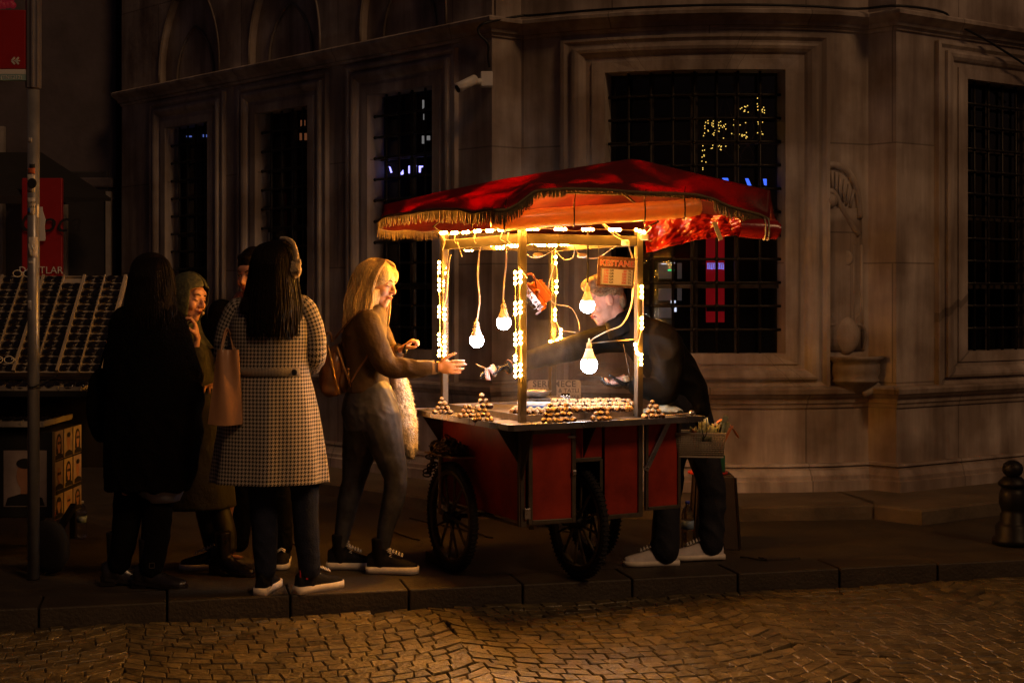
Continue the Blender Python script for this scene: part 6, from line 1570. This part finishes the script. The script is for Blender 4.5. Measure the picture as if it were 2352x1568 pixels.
g = MB(); g.loft([ell((Bx(c_), YB_ + .01, Bz(y_)), (rx, 0, 0), (0, ry, 0), 40, .02, 6) for y_, c_, rx, ry in ((1150, 375, .075, .10), (1122, 365, .12, .13), (1095, 355, .14, .14))]); obj('blue_hem', g, mat('pale_blue_cotton', (.22, .24, .34), .8, var=.1, scale=14), p1)
g = MB(); g.box(at(288, 1125, YB_ - .12), (.035, .03, .05), None, .012); obj('paper_bag_corner', g, PEACH, p1)
g = MB(); limb(g, [(Bx(325), YB_ + .03, .70), J['knL'], (Bx(285), YB_ + .03, .28), J['anL']], [.09, .072, .068, .055], 6); limb(g, [(Bx(372), YB_, .70), J['knR'], (Bx(360), YB_ - .01, .28), J['anR']], [.09, .076, .072, .058], 6); me = remesh(g, .008, 3); wrinkle(me, .005, 16); link('trousers', me, BLACKC, p1)
shoe(p1, (Bx(262), YB_ + .04), (.9, .25), 'boot', LEATHB, LEATHB, heel=.03, shaft=.22); b_ = shoe(p1, (Bx(345), YB_ - .03), (1, -.05), 'boot', LEATHB, LEATHB, heel=.025, shaft=.20)
g = MB(); q = at(349, 1298, YB_ - .085)
for c_, s_ in (((0, 0, .012), (.026, .004, .004)), ((0, 0, -.012), (.026, .004, .004)), ((-.012, 0, 0), (.004, .004, .026)), ((.012, 0, 0), (.004, .004, .026))): g.box(q + Vector(c_), s_)
obj('buckle', g, ALU, b_)
# dark handbag behind her at the left
hb = empty('dark_handbag', at(228, 900, YB_ + .1)); tag(hb, 'dark rounded handbag at the left hip of the black coat woman', 'bag')
g = MB(); g.ball(at(232, 930, YB_ + .1), (.075, .06, .19)); g.ball(at(222, 895, YB_ + .1), (.045, .05, .09)); link('bag_body', remesh(g, .01, 3), BLACKC, hb)
g = MB(); g.tube(spline([at(225, 860, YB_ + .1), at(250, 780, YB_ + .06), at(285, 738, YB_ - .06)], 6), .006, 6); obj('bag_strap', g, BLACKC, hb)

# --- woman in a headscarf eating
YQ = 7.42
def Qx(px): return (px - CX) * YQ / F
def Qz(py): return EYE + (HY - py) * YQ / F
xc = Qx(425)
J = dict(hip=(xc, YQ, .82), chest=(xc - .01, YQ, 1.12), shL=(Qx(455), YQ + .13, Qz(795)), shR=(Qx(392), YQ - .10, Qz(790)), elL=(Qx(480), YQ + .12, Qz(880)), elR=(Qx(452), YQ - .13, Qz(865)), wrL=(Qx(500), YQ + .05, Qz(870)), wrR=(Qx(466), YQ - .13, Qz(776)),
         knL=(Qx(457), YQ + .10, .40), knR=(Qx(488), YQ - .01, .38), anL=(Qx(470), YQ + .18, .10), anR=(Qx(533), YQ - .09, .14), toeL=(1, -.1, 0), toeR=(1, -.25, 0))
hM = head_M((Qx(434), YQ, Qz(685)), (1, -.55, -.18), (.15, 0, 1))
p2 = person('woman in a dark green headscarf and long dark coat putting a chestnut to her mouth', J, hM, (xc, YQ, 0), SKINF, vox=.005, hs=.98,
            hands=[((Vector(J['wrR']) + Vector((0, 0, 0)), (-.16, .05, 1), (-1, -.1, -.1), 1), dict(curl=1.2, s=.95, thumb=.9, spread=.5)), ((J['wrL'], (.6, -.4, -.2), (0, 0, -1), -1), {})])
face_parts(hM, p2, .98, closed=True)
SCARF = mat('patterned_scarf', (.060, .062, .035), .8, 0, .9, 42, .6, 60, dark=(.018, .022, .014))
g = MB(); R3 = hM.to_3x3()
# scarf: shell round the skull, chin and neck, open at the face
def scarf_shell(off):
    out = []
    nr, ns = 30, 36
    for j in range(nr + 1):
        ph = lerp(.0, 2.55, j / nr)      # from top of head down
        row_ = []
        for k in range(ns + 1):
            cov = .995 if ph < 1.0 else (lerp(.995, .72, (ph - 1.0) / .22) if ph < 1.22 else lerp(.72, .76, (ph - 1.22) / 1.3))
            ang = lerp(-math.pi * cov, math.pi * cov, k / ns)      # measured from the back
            x = math.sin(ang) * math.sin(ph); y = -math.cos(ang) * math.sin(ph); z = math.cos(ph)
            v = Vector((x * .092, y * .108 - .008, z * .118 + .012)) * (1 + off)
            if z < -.3: v.z -= (-.3 - z) * .06
            v += v.normalized() * .004 * nz((ang * 2, ph * 4, 3))
            row_.append(hM @ v)
        out.append(row_)
    return out
rw = scarf_shell(0.04)
g.grid(lambda u, v: rw[min(30, round(v * 30))][min(36, round(u * 36))], 36, 30, .004)
obj('headscarf', g, SCARF, p2)
g = MB(); g.loft([ell((Qx(c_), YQ + .0, Qz(y_)), (rx, 0, 0), (0, ry, 0), 30, .02, 6) for y_, c_, rx, ry in ((800, 424, .15, .13), (770, 424, .10, .09), (745, 425, .08, .075), (728, 426, .072, .068))]); obj('scarf_wrap', g, SCARF, p2)
g = MB(); g.loft([ell((Qx(c_), YQ, Qz(y_)), (rx, 0, 0), (0, ry, 0), 50, f_, 6, .9) for y_, c_, rx, ry, f_ in ((1163, 452, .20, .19, .03), (1080, 447, .19, .185, .03), (980, 440, .175, .175, .02), (900, 434, .165, .17, .01), (840, 428, .155, .165, .004), (795, 424, .13, .155, 0), (772, 424, .08, .09, 0))])
S_, E_, W_ = (Vector(J[k + 'R']) for k in ('sh', 'el', 'wr')); limb(g, [S_, S_.lerp(E_, .5), E_, E_.lerp(W_, .55)], [.065, .062, .060, .052], 5)
S_, E_, W_ = (Vector(J[k + 'L']) for k in ('sh', 'el', 'wr')); limb(g, [S_, S_.lerp(E_, .5), E_, W_], [.065, .062, .058, .05], 5)
me = remesh(g, .009, 4); wrinkle(me, .006, 10); link('long_coat', me, mat('dark_olive_coat', (.022, .020, .012), .8, 0, .3, 20, .4, 50), p2)
g = MB(); limb(g, [(Qx(455), YQ + .02, .55), (Qx(485), YQ + .02, .40), (Qx(522), YQ - .06, .22), (Qx(534), YQ - .09, .13)], [.075, .062, .055, .042], 5); limb(g, [(Qx(450), YQ + .08, .55), (Qx(460), YQ + .12, .30), J['anL']], [.07, .055, .045], 5); link('tights', remesh(g, .008, 3), mat('dark_tights', (.020, .018, .014), .6), p2)
shoe(p2, (Qx(528), YQ - .14), (1, -.30), 'boot', LEATHB, LEATHB, ln=.25, heel=.065, shaft=.14); 
# chestnut bite in her fingers
g = MB(); g.ball(hM @ Vector((0.0, .108, -.062)), .010); tag(obj('chestnut_piece', g, mat('chestnut_flesh', (.66, .44, .20)), loc=hM @ Vector((0, .108, -.062))), 'piece of peeled chestnut held at the lips of the headscarf woman', 'chestnut')

# --- man hidden behind the houndstooth woman
YM = 7.55
def Mx(px): return (px - CX) * YM / F
def Mz(py): return EYE + (HY - py) * YM / F
xc = Mx(560)
J = dict(hip=(xc, YM, .92), chest=(xc, YM, 1.28), shL=(Mx(620), YM, Mz(700)), shR=(Mx(508), YM, Mz(715)), elL=(Mx(640), YM, Mz(830)), elR=(Mx(490), YM, Mz(825)), wrL=(Mx(620), YM - .15, Mz(870)), wrR=(Mx(500), YM - .15, Mz(880)),
         knL=(Mx(640), YM, .48), knR=(Mx(560), YM, .48), anL=(Mx(648), YM + .0, .10), anR=(Mx(508), YM - .05, .10), toeL=(.05, -1, 0), toeR=(-1, -.3, 0))
hM = head_M((Mx(583), YM - .02, Mz(632)), (-.45, -1, -.15))
p3 = person('dark haired man in black standing mostly hidden behind the houndstooth coat', J, hM, (xc, YM, 0), SKINF, vox=.0065, hands=[((J['wrL'], (-.4, -.8, 0), (0, 0, -1), 1), {}), ((J['wrR'], (.2, -.9, 0), (0, 0, -1), -1), {})])
face_parts(hM, p3, 1.0, closed=False)
g = MB(); hair_cap(g, hM, w_=.083, back=.10, top=.052); g.ball(hM @ Vector((0, .035, .098)), (.062, .05, .028), hM.to_3x3()); link('hair', remesh(g, .007, 2), HAIRD, p3)
g = MB(); g.loft([ell((Mx(c_), YM, Mz(y_)), (rx, 0, 0), (0, ry, 0), 40, f_, 6) for y_, c_, rx, ry, f_ in ((960, 560, .19, .14, .02), (880, 560, .20, .145, .01), (800, 560, .205, .145, .006), (740, 560, .20, .13, 0), (712, 562, .15, .10, 0), (698, 563, .08, .07, 0))])
for sd in 'LR': S_, E_, W_ = (Vector(J[k + sd]) for k in ('sh', 'el', 'wr')); limb(g, [S_, S_.lerp(E_, .5), E_, W_], [.068, .062, .058, .048], 5)
me = remesh(g, .010, 3); wrinkle(me, .006, 10); link('jacket', me, BLACKC, p3)
g = MB(); limb(g, [(Mx(590), YM, .92), (Mx(625), YM, .68), J['knL'], J['anL']], [.10, .085, .065, .055], 5); limb(g, [(Mx(545), YM, .92), (Mx(552), YM, .68), (Mx(560), YM, .46), (Mx(548), YM, .12)], [.10, .085, .065, .055], 5); me = remesh(g, .009, 3); wrinkle(me, .005, 18); link('trousers', me, BLACKC, p3)
shoe(p3, (Mx(648), YM + .04), (.06, -1), 'low', CANV, lacem=SOLE, shaft=.06)
# fifth figure's sneaker pointing left belongs to the man's other foot
shoe(p3, (Mx(508), YM - .1), (-1, -.12), 'low', CANV, lacem=SOLE, shaft=.06)

# --- blonde woman reaching for the change
YL_ = 7.38
def Lx(px, Y=YL_): return (px - CX) * Y / F
def Lz(py, Y=YL_): return EYE + (HY - py) * Y / F
def L3(px, py, dy=0): return Vector((Lx(px, YL_ + dy), YL_ + dy, Lz(py, YL_ + dy)))
J = dict(hip=L3(842, 925), chest=L3(838, 775), shR=L3(845, 745, -.10), shL=L3(862, 738, .11), elR=L3(889, 838, -.15), elL=L3(900, 815, .16), wrR=L3(1003, 843, -.12), wrL=L3(925, 800, .08),
         knR=L3(902, 1100, -.05), knL=L3(812, 1110, .08), anR=(Lx(880), YL_ - .06, .11), anL=(Lx(783), YL_ + .06, .11), toeL=(1, .02, 0), toeR=(1, -.02, 0))
hM = head_M(L3(868, 652), (1, -.42, -.22), (.2, 0, 1))
p5 = person('blonde woman in an olive top and grey leggings reaching her hand out to the seller', J, hM, (Lx(842), YL_, 0), SKIN, vox=.005, s=.92, hs=.97,
            hands=[((L3(1005, 842, -.12), (1, .0, -.02), (0, 1, .1), 1), dict(curl=.38, s=.94, spread=.25, thumb=.1)), ((J['wrL'], (.55, -.15, .45), (.5, .1, -.8), -1), dict(curl=1.9, s=.85, spread=.3))])
face_parts(hM, p5, .97, closed=True)
g = MB()
rg = [(L3(846, 897), .118, .150), (L3(842, 872), .112, .140), (L3(838, 835), .112, .138), (L3(835, 800), .118, .150), (L3(836, 765), .118, .168), (L3(842, 735), .105, .165), (L3(852, 712), .075, .11), (L3(858, 700), .052, .06)]
g.loft([ell(c_, (rx * .98, 0, rx * .12), (0, ry, 0), 40, .006, 5) for c_, rx, ry in rg])
limb(g, [L3(843, 738, -.08), L3(846, 748, -.135), L3(864, 793, -.15), J['elR'], L3(930, 846, -.14), L3(972, 846, -.13), L3(990, 844, -.12)], [.070, .070, .064, .058, .050, .042, .036], 5)
limb(g, [L3(862, 730, .10), L3(880, 775, .15), J['elL'], L3(912, 808, .12)], [.055, .052, .046, .038], 5)
me = remesh(g, .007, 4); wrinkle(me, .0045, 16, (1, 1, 1)); link('sweater', me, SWEAT, p5)
g = MB(); cuff = [L3(958, 845, -.13), L3(992, 844, -.12), L3(1000, 843, -.12)]; g.tube(cuff, [.040, .036, .036], 20, False); KN = mat('cuff_knit', (.33, .22, .13), .8, bump=.3); obj('cuff', g, KN, p5); g = MB(); g.tube([L3(910, 809, .12), L3(918, 804, .10)], [.042, .038], 16, False); obj('cuff', g, KN, p5)
g = MB(); g.tube([L3(1003, 843, -.12), L3(1007, 843, -.12)], .031, 18, False); obj('bracelet', g, mat('dark_band', (.05, .02, .015), .4), p5)
g = MB()
limb(g, [L3(856, 915, -.05), L3(872, 960, -.07), L3(890, 1030, -.07), L3(908, 1095, -.06), L3(903, 1150, -.06), L3(888, 1205, -.06), L3(880, 1250, -.06)], [.115, .112, .088, .062, .058, .046, .038], 6)
limb(g, [L3(842, 915, .05), L3(836, 970, .07), L3(824, 1040, .08), L3(812, 1105, .08), L3(800, 1150, .08), L3(790, 1205, .07), L3(783, 1250, .06)], [.115, .112, .088, .062, .058, .046, .038], 6)
g.loft([ell(L3(cx_, y_), (rx, 0, 0), (0, ry, 0), 30) for y_, cx_, rx, ry in ((985, 853, .135, .15), (945, 846, .140, .165), (915, 847, .130, .160), (888, 848, .112, .145))])
me = remesh(g, .007, 4); wrinkle(me, .0025, 22, (1, 1, 1)); link('leggings', me, LEGG, p5)
shoe(p5, (Lx(780), YL_ + .06), (1, .0), 'high', CANV, lacem=SOLE, ln=.262); shoe(p5, (Lx(877), YL_ - .06), (1, -.05), 'high', CANV, lacem=SOLE, ln=.272)
# hair: shell and strands
g = MB(); R3 = hM.to_3x3(); g.ball(hM @ Vector((0, -.022, .034)), (.086, .098, .096), R3, 24, 14); g.ball(hM @ Vector((0, -.040, -.05)), (.084, .068, .11), R3, 20, 12); g.ball(hM @ Vector((.045, .03, .05)), (.042, .055, .055), R3); g.ball(hM @ Vector((-.045, .03, .05)), (.042, .055, .055), R3)
g.loft([ell(L3(cx_, y_, dy), (rx, 0, 0), (0, ry, 0), 24) for y_, cx_, rx, ry, dy in ((722, 838, .025, .08, 0), (705, 846, .05, .10, 0), (690, 850, .062, .105, 0), (665, 855, .072, .10, 0))])
link('hair', remesh(g, .007, 4), HAIRB, p5)
def bl(r0, t):
    side = 1 if r0.random() < .62 else -1; a = r0.uniform(.10, 1.35)      # camera side is local +x
    y0 = lerp(.055, -.10, a / 1.35) ; x0 = side * (.088 + .012 * r0.random() - .03 * max(0, a - .8)); ln = r0.uniform(.12, .22)
    p = [hM @ Vector(q) for q in ((side * .01, .02 - a * .03, .132), (side * .055, y0 * .7 + .012, .115), (x0, y0, .06), (x0 * 1.03, y0 - .01, -.02))]; wv = r0.uniform(-.012, .012); e = p[3] + Vector((-.012 - .012 * a, 0, -ln * .5)); return p + [e + Vector((wv, 0, 0)), e + Vector((-.01 + wv * .5, -side * .02, -ln * .5))]
strands('hair_strands', Matrix(), p5, HAIRB, 380, bl, .0030, 8)
def bk_(r0, t):
    a = r0.uniform(-1.2, 1.2); x0 = math.sin(a) * .085; ln = r0.uniform(.16, .34)
    p = [hM @ Vector(q) for q in ((x0 * .2, -.02, .13), (x0 * .8, -.085, .09), (x0, -.122, .0), (x0, -.125, -.07))]; e = p[3] + Vector((-.01, 0, -ln * .45)); return p + [e, e + Vector((-.03 * r0.random(), r0.uniform(-.02, .02), -ln * .5))]
strands('hair_strands', Matrix(), p5, HAIRB, 170, bk_, .0030, 9)
# backpack
bq = L3(776, 842, -.02); bp5 = empty('small_backpack', bq); tag(bp5, 'small brown leather backpack hanging low on the blonde woman\'s back', 'backpack')
LB3 = Matrix.Rotation(R(14), 3, 'Y')
g = MB(); g.ball(L3(768, 850), (.075, .12, .145), LB3, 24, 16); g.box(L3(768, 872), (.11, .20, .16), LB3, .03); link('bag_body', remesh(g, .008, 3), LEATH, bp5)
g = MB(); g.ball(L3(792, 868, -.01), (.045, .10, .085), LB3); g.box(L3(795, 878), (.06, .16, .10), LB3, .02); link('front_pocket', remesh(g, .007, 3), mat('brown_leather_dark', (.12, .055, .02), .33, coat=.3), bp5)
g = MB()
g.tube(spline([L3(752, 790, -.11), L3(762, 830, -.125), L3(770, 870, -.12), L3(780, 905, -.11)], 6), .006, 6); g.tube(spline([L3(774, 795, -.10), L3(786, 830, -.11), L3(798, 865, -.115), L3(808, 895, -.10)], 6), .005, 6); obj('zip_edge', g, mat('brass_zip', (.55, .32, .10), .3, .8), bp5)
g = MB(); g.tube(spline([L3(745, 790), L3(748, 768), L3(758, 765), L3(764, 785)], 5), .008, 6); g.tube(spline([L3(806, 878, -.13), L3(822, 850, -.15), L3(845, 815, -.16), L3(850, 780, -.15)], 6), .0085, 6, True, .4); g.tube(spline([L3(768, 778, -.08), L3(800, 740, -.12), L3(830, 715, -.13), L3(850, 712, -.10)], 6), .0085, 6, True, .4); obj('bag_strap', g, LEATH, bp5)
g = MB(); g.tube([L3(800, 850, -.115), L3(803, 880, -.115)], .005, 6); g.ball(L3(800, 848, -.115), .008); obj('zip_pull', g, mat('brass_zip', (.55, .32, .10), .3, .8), bp5)
# fur coat over her arm
fc = empty('cream_fur_coat', L3(930, 950, .1)); tag(fc, 'cream fur coat draped over the blonde woman\'s forearm', 'coat')
g = MB()
g.loft([ell(L3(cx_, y_, .10), (rx, 0, 0), (0, ry, 0), 30, .05, 5, y_ * .02) for y_, cx_, rx, ry in ((1052, 943, .022, .05), (1030, 938, .045, .08), (985, 932, .060, .10), (940, 926, .060, .10), (900, 920, .052, .09), (868, 917, .040, .075), (852, 917, .028, .06))])
me = remesh(g, .008, 3)
for v in me.vertices: v.co += v.normal * (.006 * nz(v.co, 26) + .004 * nz(v.co, 70))
link('fur', me, CREAMF, fc)
g = MB(); r0 = random.Random(4)
for p_ in range(0, len(me.vertices), 6):
    v = me.vertices[p_]; wv = v.co + Vector(fc.location) ; d = (v.normal + Vector((r0.uniform(-.4, .4), r0.uniform(-.4, .4), -.9))).normalized()
    g.tube([wv, wv + d * .014], [.0022, .0006], 3, False)
obj('fur_tufts', g, CREAMF, fc)
# vape in her left hand
vp = L3(930, 800, .04); g = MB(); g.tube([L3(928, 812, .04), L3(931, 797, .04)], .012, 12); g.tube([L3(931, 797, .04), L3(932, 791, .04)], [.008, .005], 10); tag(obj('vape_pen', g, BLACKM, loc=vp), 'small dark vape held in the blonde woman\'s far hand', 'vape')

# --- seller leaning over the counter
YV = 7.66
def V3(px, py, dy=0): Y = YV + dy; return Vector(((px - CX) * Y / F, Y, EYE + (HY - py) * Y / F))
J = dict(hax=(0, 1, 0), hip=V3(1560, 905, .02), chest=V3(1490, 805, .02), shR=V3(1385, 785, .17), shL=V3(1520, 785, -.10), elR=V3(1270, 812, .10), elL=V3(1525, 905, -.20), wrR=V3(1166, 843, -.05), wrL=V3(1445, 885, -.22),
         knL=V3(1540, 1080, -.08), knR=V3(1628, 1090, .06), anL=(V3(1527, 0, -.12).x, YV - .12, .11), anR=(V3(1632, 0, .06).x, YV + .06, .11), toeL=(-1, -.12, 0), toeR=(-1, -.12, 0))
hM = head_M(V3(1392, 690), (-1, -.16, -.30), (-.25, 0, 1))
p6 = person('seller with short sandy hair in a dark jacket leaning over the counter', J, hM, (V3(1572, 905).x, YV, 0), SKINF, vox=.005, hs=1.04,
            hands=[((J['wrR'], (-1, -.25, -.12), (.1, -.3, -1), 1), dict(curl=.55, s=.92)), ((J['wrL'], (-1, .1, -.05), (.1, .2, 1), -1), dict(curl=.8, s=.92))])
face_parts(hM, p6, 1.04, closed=True, browm=HAIRG)
g = MB(); R3 = hM.to_3x3(); g.ball(hM @ Vector((0, -.018, .052)), (.081, .098, .090), R3, 24, 14); g.ball(hM @ Vector((0, .050, .104)), (.066, .062, .042), R3); g.ball(hM @ Vector((0, -.075, -.01)), (.062, .035, .06), R3)
link('hair', remesh(g, .006, 2), HAIRG, p6)
def sh_(r0, t):
    a = r0.uniform(-2.2, 2.2); z = r0.uniform(.04, .14); q = math.sqrt(max(0.02, 1 - ((z - .05) / .10) ** 2)); x0 = math.sin(a) * .082 * q; y0 = -math.cos(a) * .10 * q - .015
    if y0 > .05 and z < .09: z = .10
    d = Vector((x0, y0 + .01, (z - .05))).normalized(); p = Vector((x0, y0, z)); return [tuple(p - d * .004), tuple(p + d * .006 + Vector((0, .008, .002))), tuple(p + d * .009 + Vector((0, .020, -.004)))]
strands('hair_strands', hM, p6, HAIRG, 620, sh_, .0026, 12, 4)
g = MB()
tor = [(V3(1580, 945, .02), .120, .165), (V3(1572, 905, .02), .132, .175), (V3(1550, 862, .02), .134, .175), (V3(1520, 820, .02), .134, .182), (V3(1487, 784, .02), .128, .185), (V3(1457, 758, .02), .108, .16), (V3(1432, 735, .02), .085, .10), (V3(1424, 720, .02), .072, .082)]
rgs = []
for i, (c_, a_, b2_) in enumerate(tor):
    d = (tor[min(i + 1, len(tor) - 1)][0] - tor[max(i - 1, 0)][0]).normalized(); x_ = Vector((0, 1, 0)); y_ = d.cross(x_).normalized(); rgs.append(ell(c_, y_ * a_, x_ * b2_, 40, .006, 5))
g.loft(rgs)
limb(g, [V3(1480, 775, .08), V3(1392, 778, .16), V3(1335, 793, .14), J['elR'], V3(1220, 826, .04), V3(1178, 840, -.03)], [.085, .076, .070, .062, .054, .046], 6)
limb(g, [V3(1500, 775, -.06), V3(1526, 792, -.12), V3(1532, 840, -.17), V3(1526, 898, -.20), V3(1494, 893, -.22), V3(1464, 886, -.22)], [.090, .092, .084, .074, .060, .050], 6)
g.ball(V3(1585, 935, .02), (.110, .175, .09))
me = remesh(g, .0085, 4); wrinkle(me, .014, 8, (1, 1, 1)); link('jacket', me, JACK, p6)
g = MB(); g.loft([ell(V3(cx_, y_, .01), (rx * .9, 0, rx * .45), (0, ry, 0), 30) for y_, cx_, rx, ry in ((762, 1440, .105, .12), (742, 1428, .090, .105), (724, 1420, .080, .092))]); link('collar', remesh(g, .008, 2), JACK, p6)
g = MB(); g.tube(spline([V3(1432, 790, -.11), V3(1440, 830, -.16), V3(1447, 868, -.17)], 5), .0028, 5); obj('zip', g, ALU, p6)
g = MB(); g.tube([V3(1176, 841, -.03), V3(1168, 843, -.045)], [.043, .040], 16, False); obj('cuff', g, mat('orange_cuff', (.55, .25, .14), .7), p6)
g = MB(); limb(g, [V3(1560, 930, -.06), V3(1548, 1010, -.07), J['knL'], V3(1532, 1160, -.11), V3(1527, 1262, -.12)], [.105, .095, .075, .072, .078], 6); limb(g, [V3(1585, 930, .08), V3(1608, 1010, .08), J['knR'], V3(1636, 1160, .07), V3(1632, 1248, .06)], [.105, .095, .078, .072, .068], 6)
me = remesh(g, .008, 4); wrinkle(me, .008, 12); link('trousers', me, mat('navy_trousers', (.010, .011, .018), .8, bump=.3, bscale=100), p6)
shoe(p6, (J['anL'][0], YV - .12), (-1, -.10), 'low', SUEDE, lacem=WHITEP, ln=.30, shaft=.075); shoe(p6, (J['anR'][0] - .0, YV + .06), (-1, -.14), 'low', SUEDE, lacem=WHITEP, ln=.30, shaft=.075)
# black gloves
g = MB(); add_hand(g, J['wrR'], (-1, -.25, -.12), (.1, -.3, -1), 1, curl=.55, s=1.08); link('glove', remesh(g, .004, 2), GLOVE, p6)
g = MB(); add_hand(g, J['wrL'], (-1, .1, -.05), (.1, .2, 1), -1, curl=.8, s=1.08); link('glove', remesh(g, .004, 2), GLOVE, p6)
# banknotes
NOTE = mat('pink_banknote', (.62, .38, .33), .7, var=.35, scale=60); NOTE2 = mat('tan_banknote', (.60, .47, .30), .7, var=.3, scale=60)
def note(corners, m_, label, fold=.01):
    a, b, c, d = corners; g = MB()
    g.grid(lambda u, v: a.lerp(b, u).lerp(d.lerp(c, u), v) + Vector((0, -fold * math.sin(u * math.pi), fold * .5 * math.sin(v * 3))), 10, 6, .0006)
    tag(obj('banknote', g, m_, loc=a), label, 'banknote')
yv = -.13
note([V3(1113, 845, yv), V3(1121, 850, yv), V3(1128, 874, yv - .01), V3(1116, 873, yv - .01)], NOTE, 'pink banknote hanging lowest from the seller\'s outstretched glove')
note([V3(1126, 838, yv - .02), V3(1134, 836, yv + .02), V3(1144, 856, yv + .02), V3(1138, 866, yv - .02)], NOTE2, 'tan folded banknote between the fingers of the outstretched glove')
note([V3(1093, 836, yv), V3(1112, 843, yv), V3(1118, 849, yv + .02), V3(1100, 842, yv + .02)], NOTE2, 'pale banknote pointing left from the outstretched glove')
note([V3(1116, 846, yv - .02), V3(1129, 840, yv - .02), V3(1140, 862, yv - .01), V3(1134, 866, yv - .01)], NOTE, 'pink banknote in the middle of the outstretched glove')
yv = -.26
note([V3(1396, 874, yv), V3(1418, 866, yv), V3(1430, 880, yv + .02), V3(1404, 884, yv + .01)], NOTE, 'pink banknote at the left of the wad in the seller\'s near glove', .02)
note([V3(1408, 870, yv - .01), V3(1432, 859, yv), V3(1440, 874, yv + .03), V3(1416, 880, yv + .01)], NOTE, 'pink banknote peaking over the wad in the near glove', .02)
note([V3(1422, 866, yv), V3(1442, 862, yv + .01), V3(1448, 876, yv + .03), V3(1428, 878, yv + .01)], NOTE2, 'tan banknote fanned at the right of the wad', .01)

# ---------------------------------------------------------------- steam over the hot plate
def steam():
    m = bpy.data.materials.new('steam'); m.use_nodes = True; t = m.node_tree; N = t.nodes; L = t.links; N.remove(N['Principled BSDF']); o = N['Material Output']
    pv = N.new('ShaderNodeVolumePrincipled'); pv.inputs['Color'].default_value = (.9, .9, .92, 1); pv.inputs['Anisotropy'].default_value = 0.3
    tc = N.new('ShaderNodeTexCoord'); mp = N.new('ShaderNodeMapping'); L.new(tc.outputs['Object'], mp.inputs[0]); mp.inputs['Scale'].default_value = (5, 5, 2.2)
    n = N.new('ShaderNodeTexNoise'); n.inputs['Scale'].default_value = 1.4; n.inputs['Detail'].default_value = 3; n.inputs['Distortion'].default_value = 1.2; L.new(mp.outputs[0], n.inputs[0])
    r_ = N.new('ShaderNodeMapRange'); r_.inputs[1].default_value = .47; r_.inputs[2].default_value = .72; r_.inputs[3].default_value = STEAM_LO; r_.inputs[4].default_value = STEAM_HI; L.new(n.outputs[0], r_.inputs[0]); L.new(r_.outputs[0], pv.inputs['Density']); L.new(pv.outputs[0], o.inputs['Volume']); return m
STEAM_LO, STEAM_HI = 0.0, 0.4
g = MB(); c_ = cw(.34, .42, 0)
g.loft([ell((c_.x + dx, c_.y, z), (a_, 0, 0), (0, b_, 0), 20) for z, a_, b_, dx in ((.86, .30, .26, .10), (.95, .30, .30, .10), (1.08, .28, .30, .10), (1.20, .20, .22, .08), (1.30, .10, .12, .05))])
tag(obj('steam', g, steam(), loc=c_), 'thin steam drifting up from the hot plate between the cart posts', 'steam', kind='stuff')
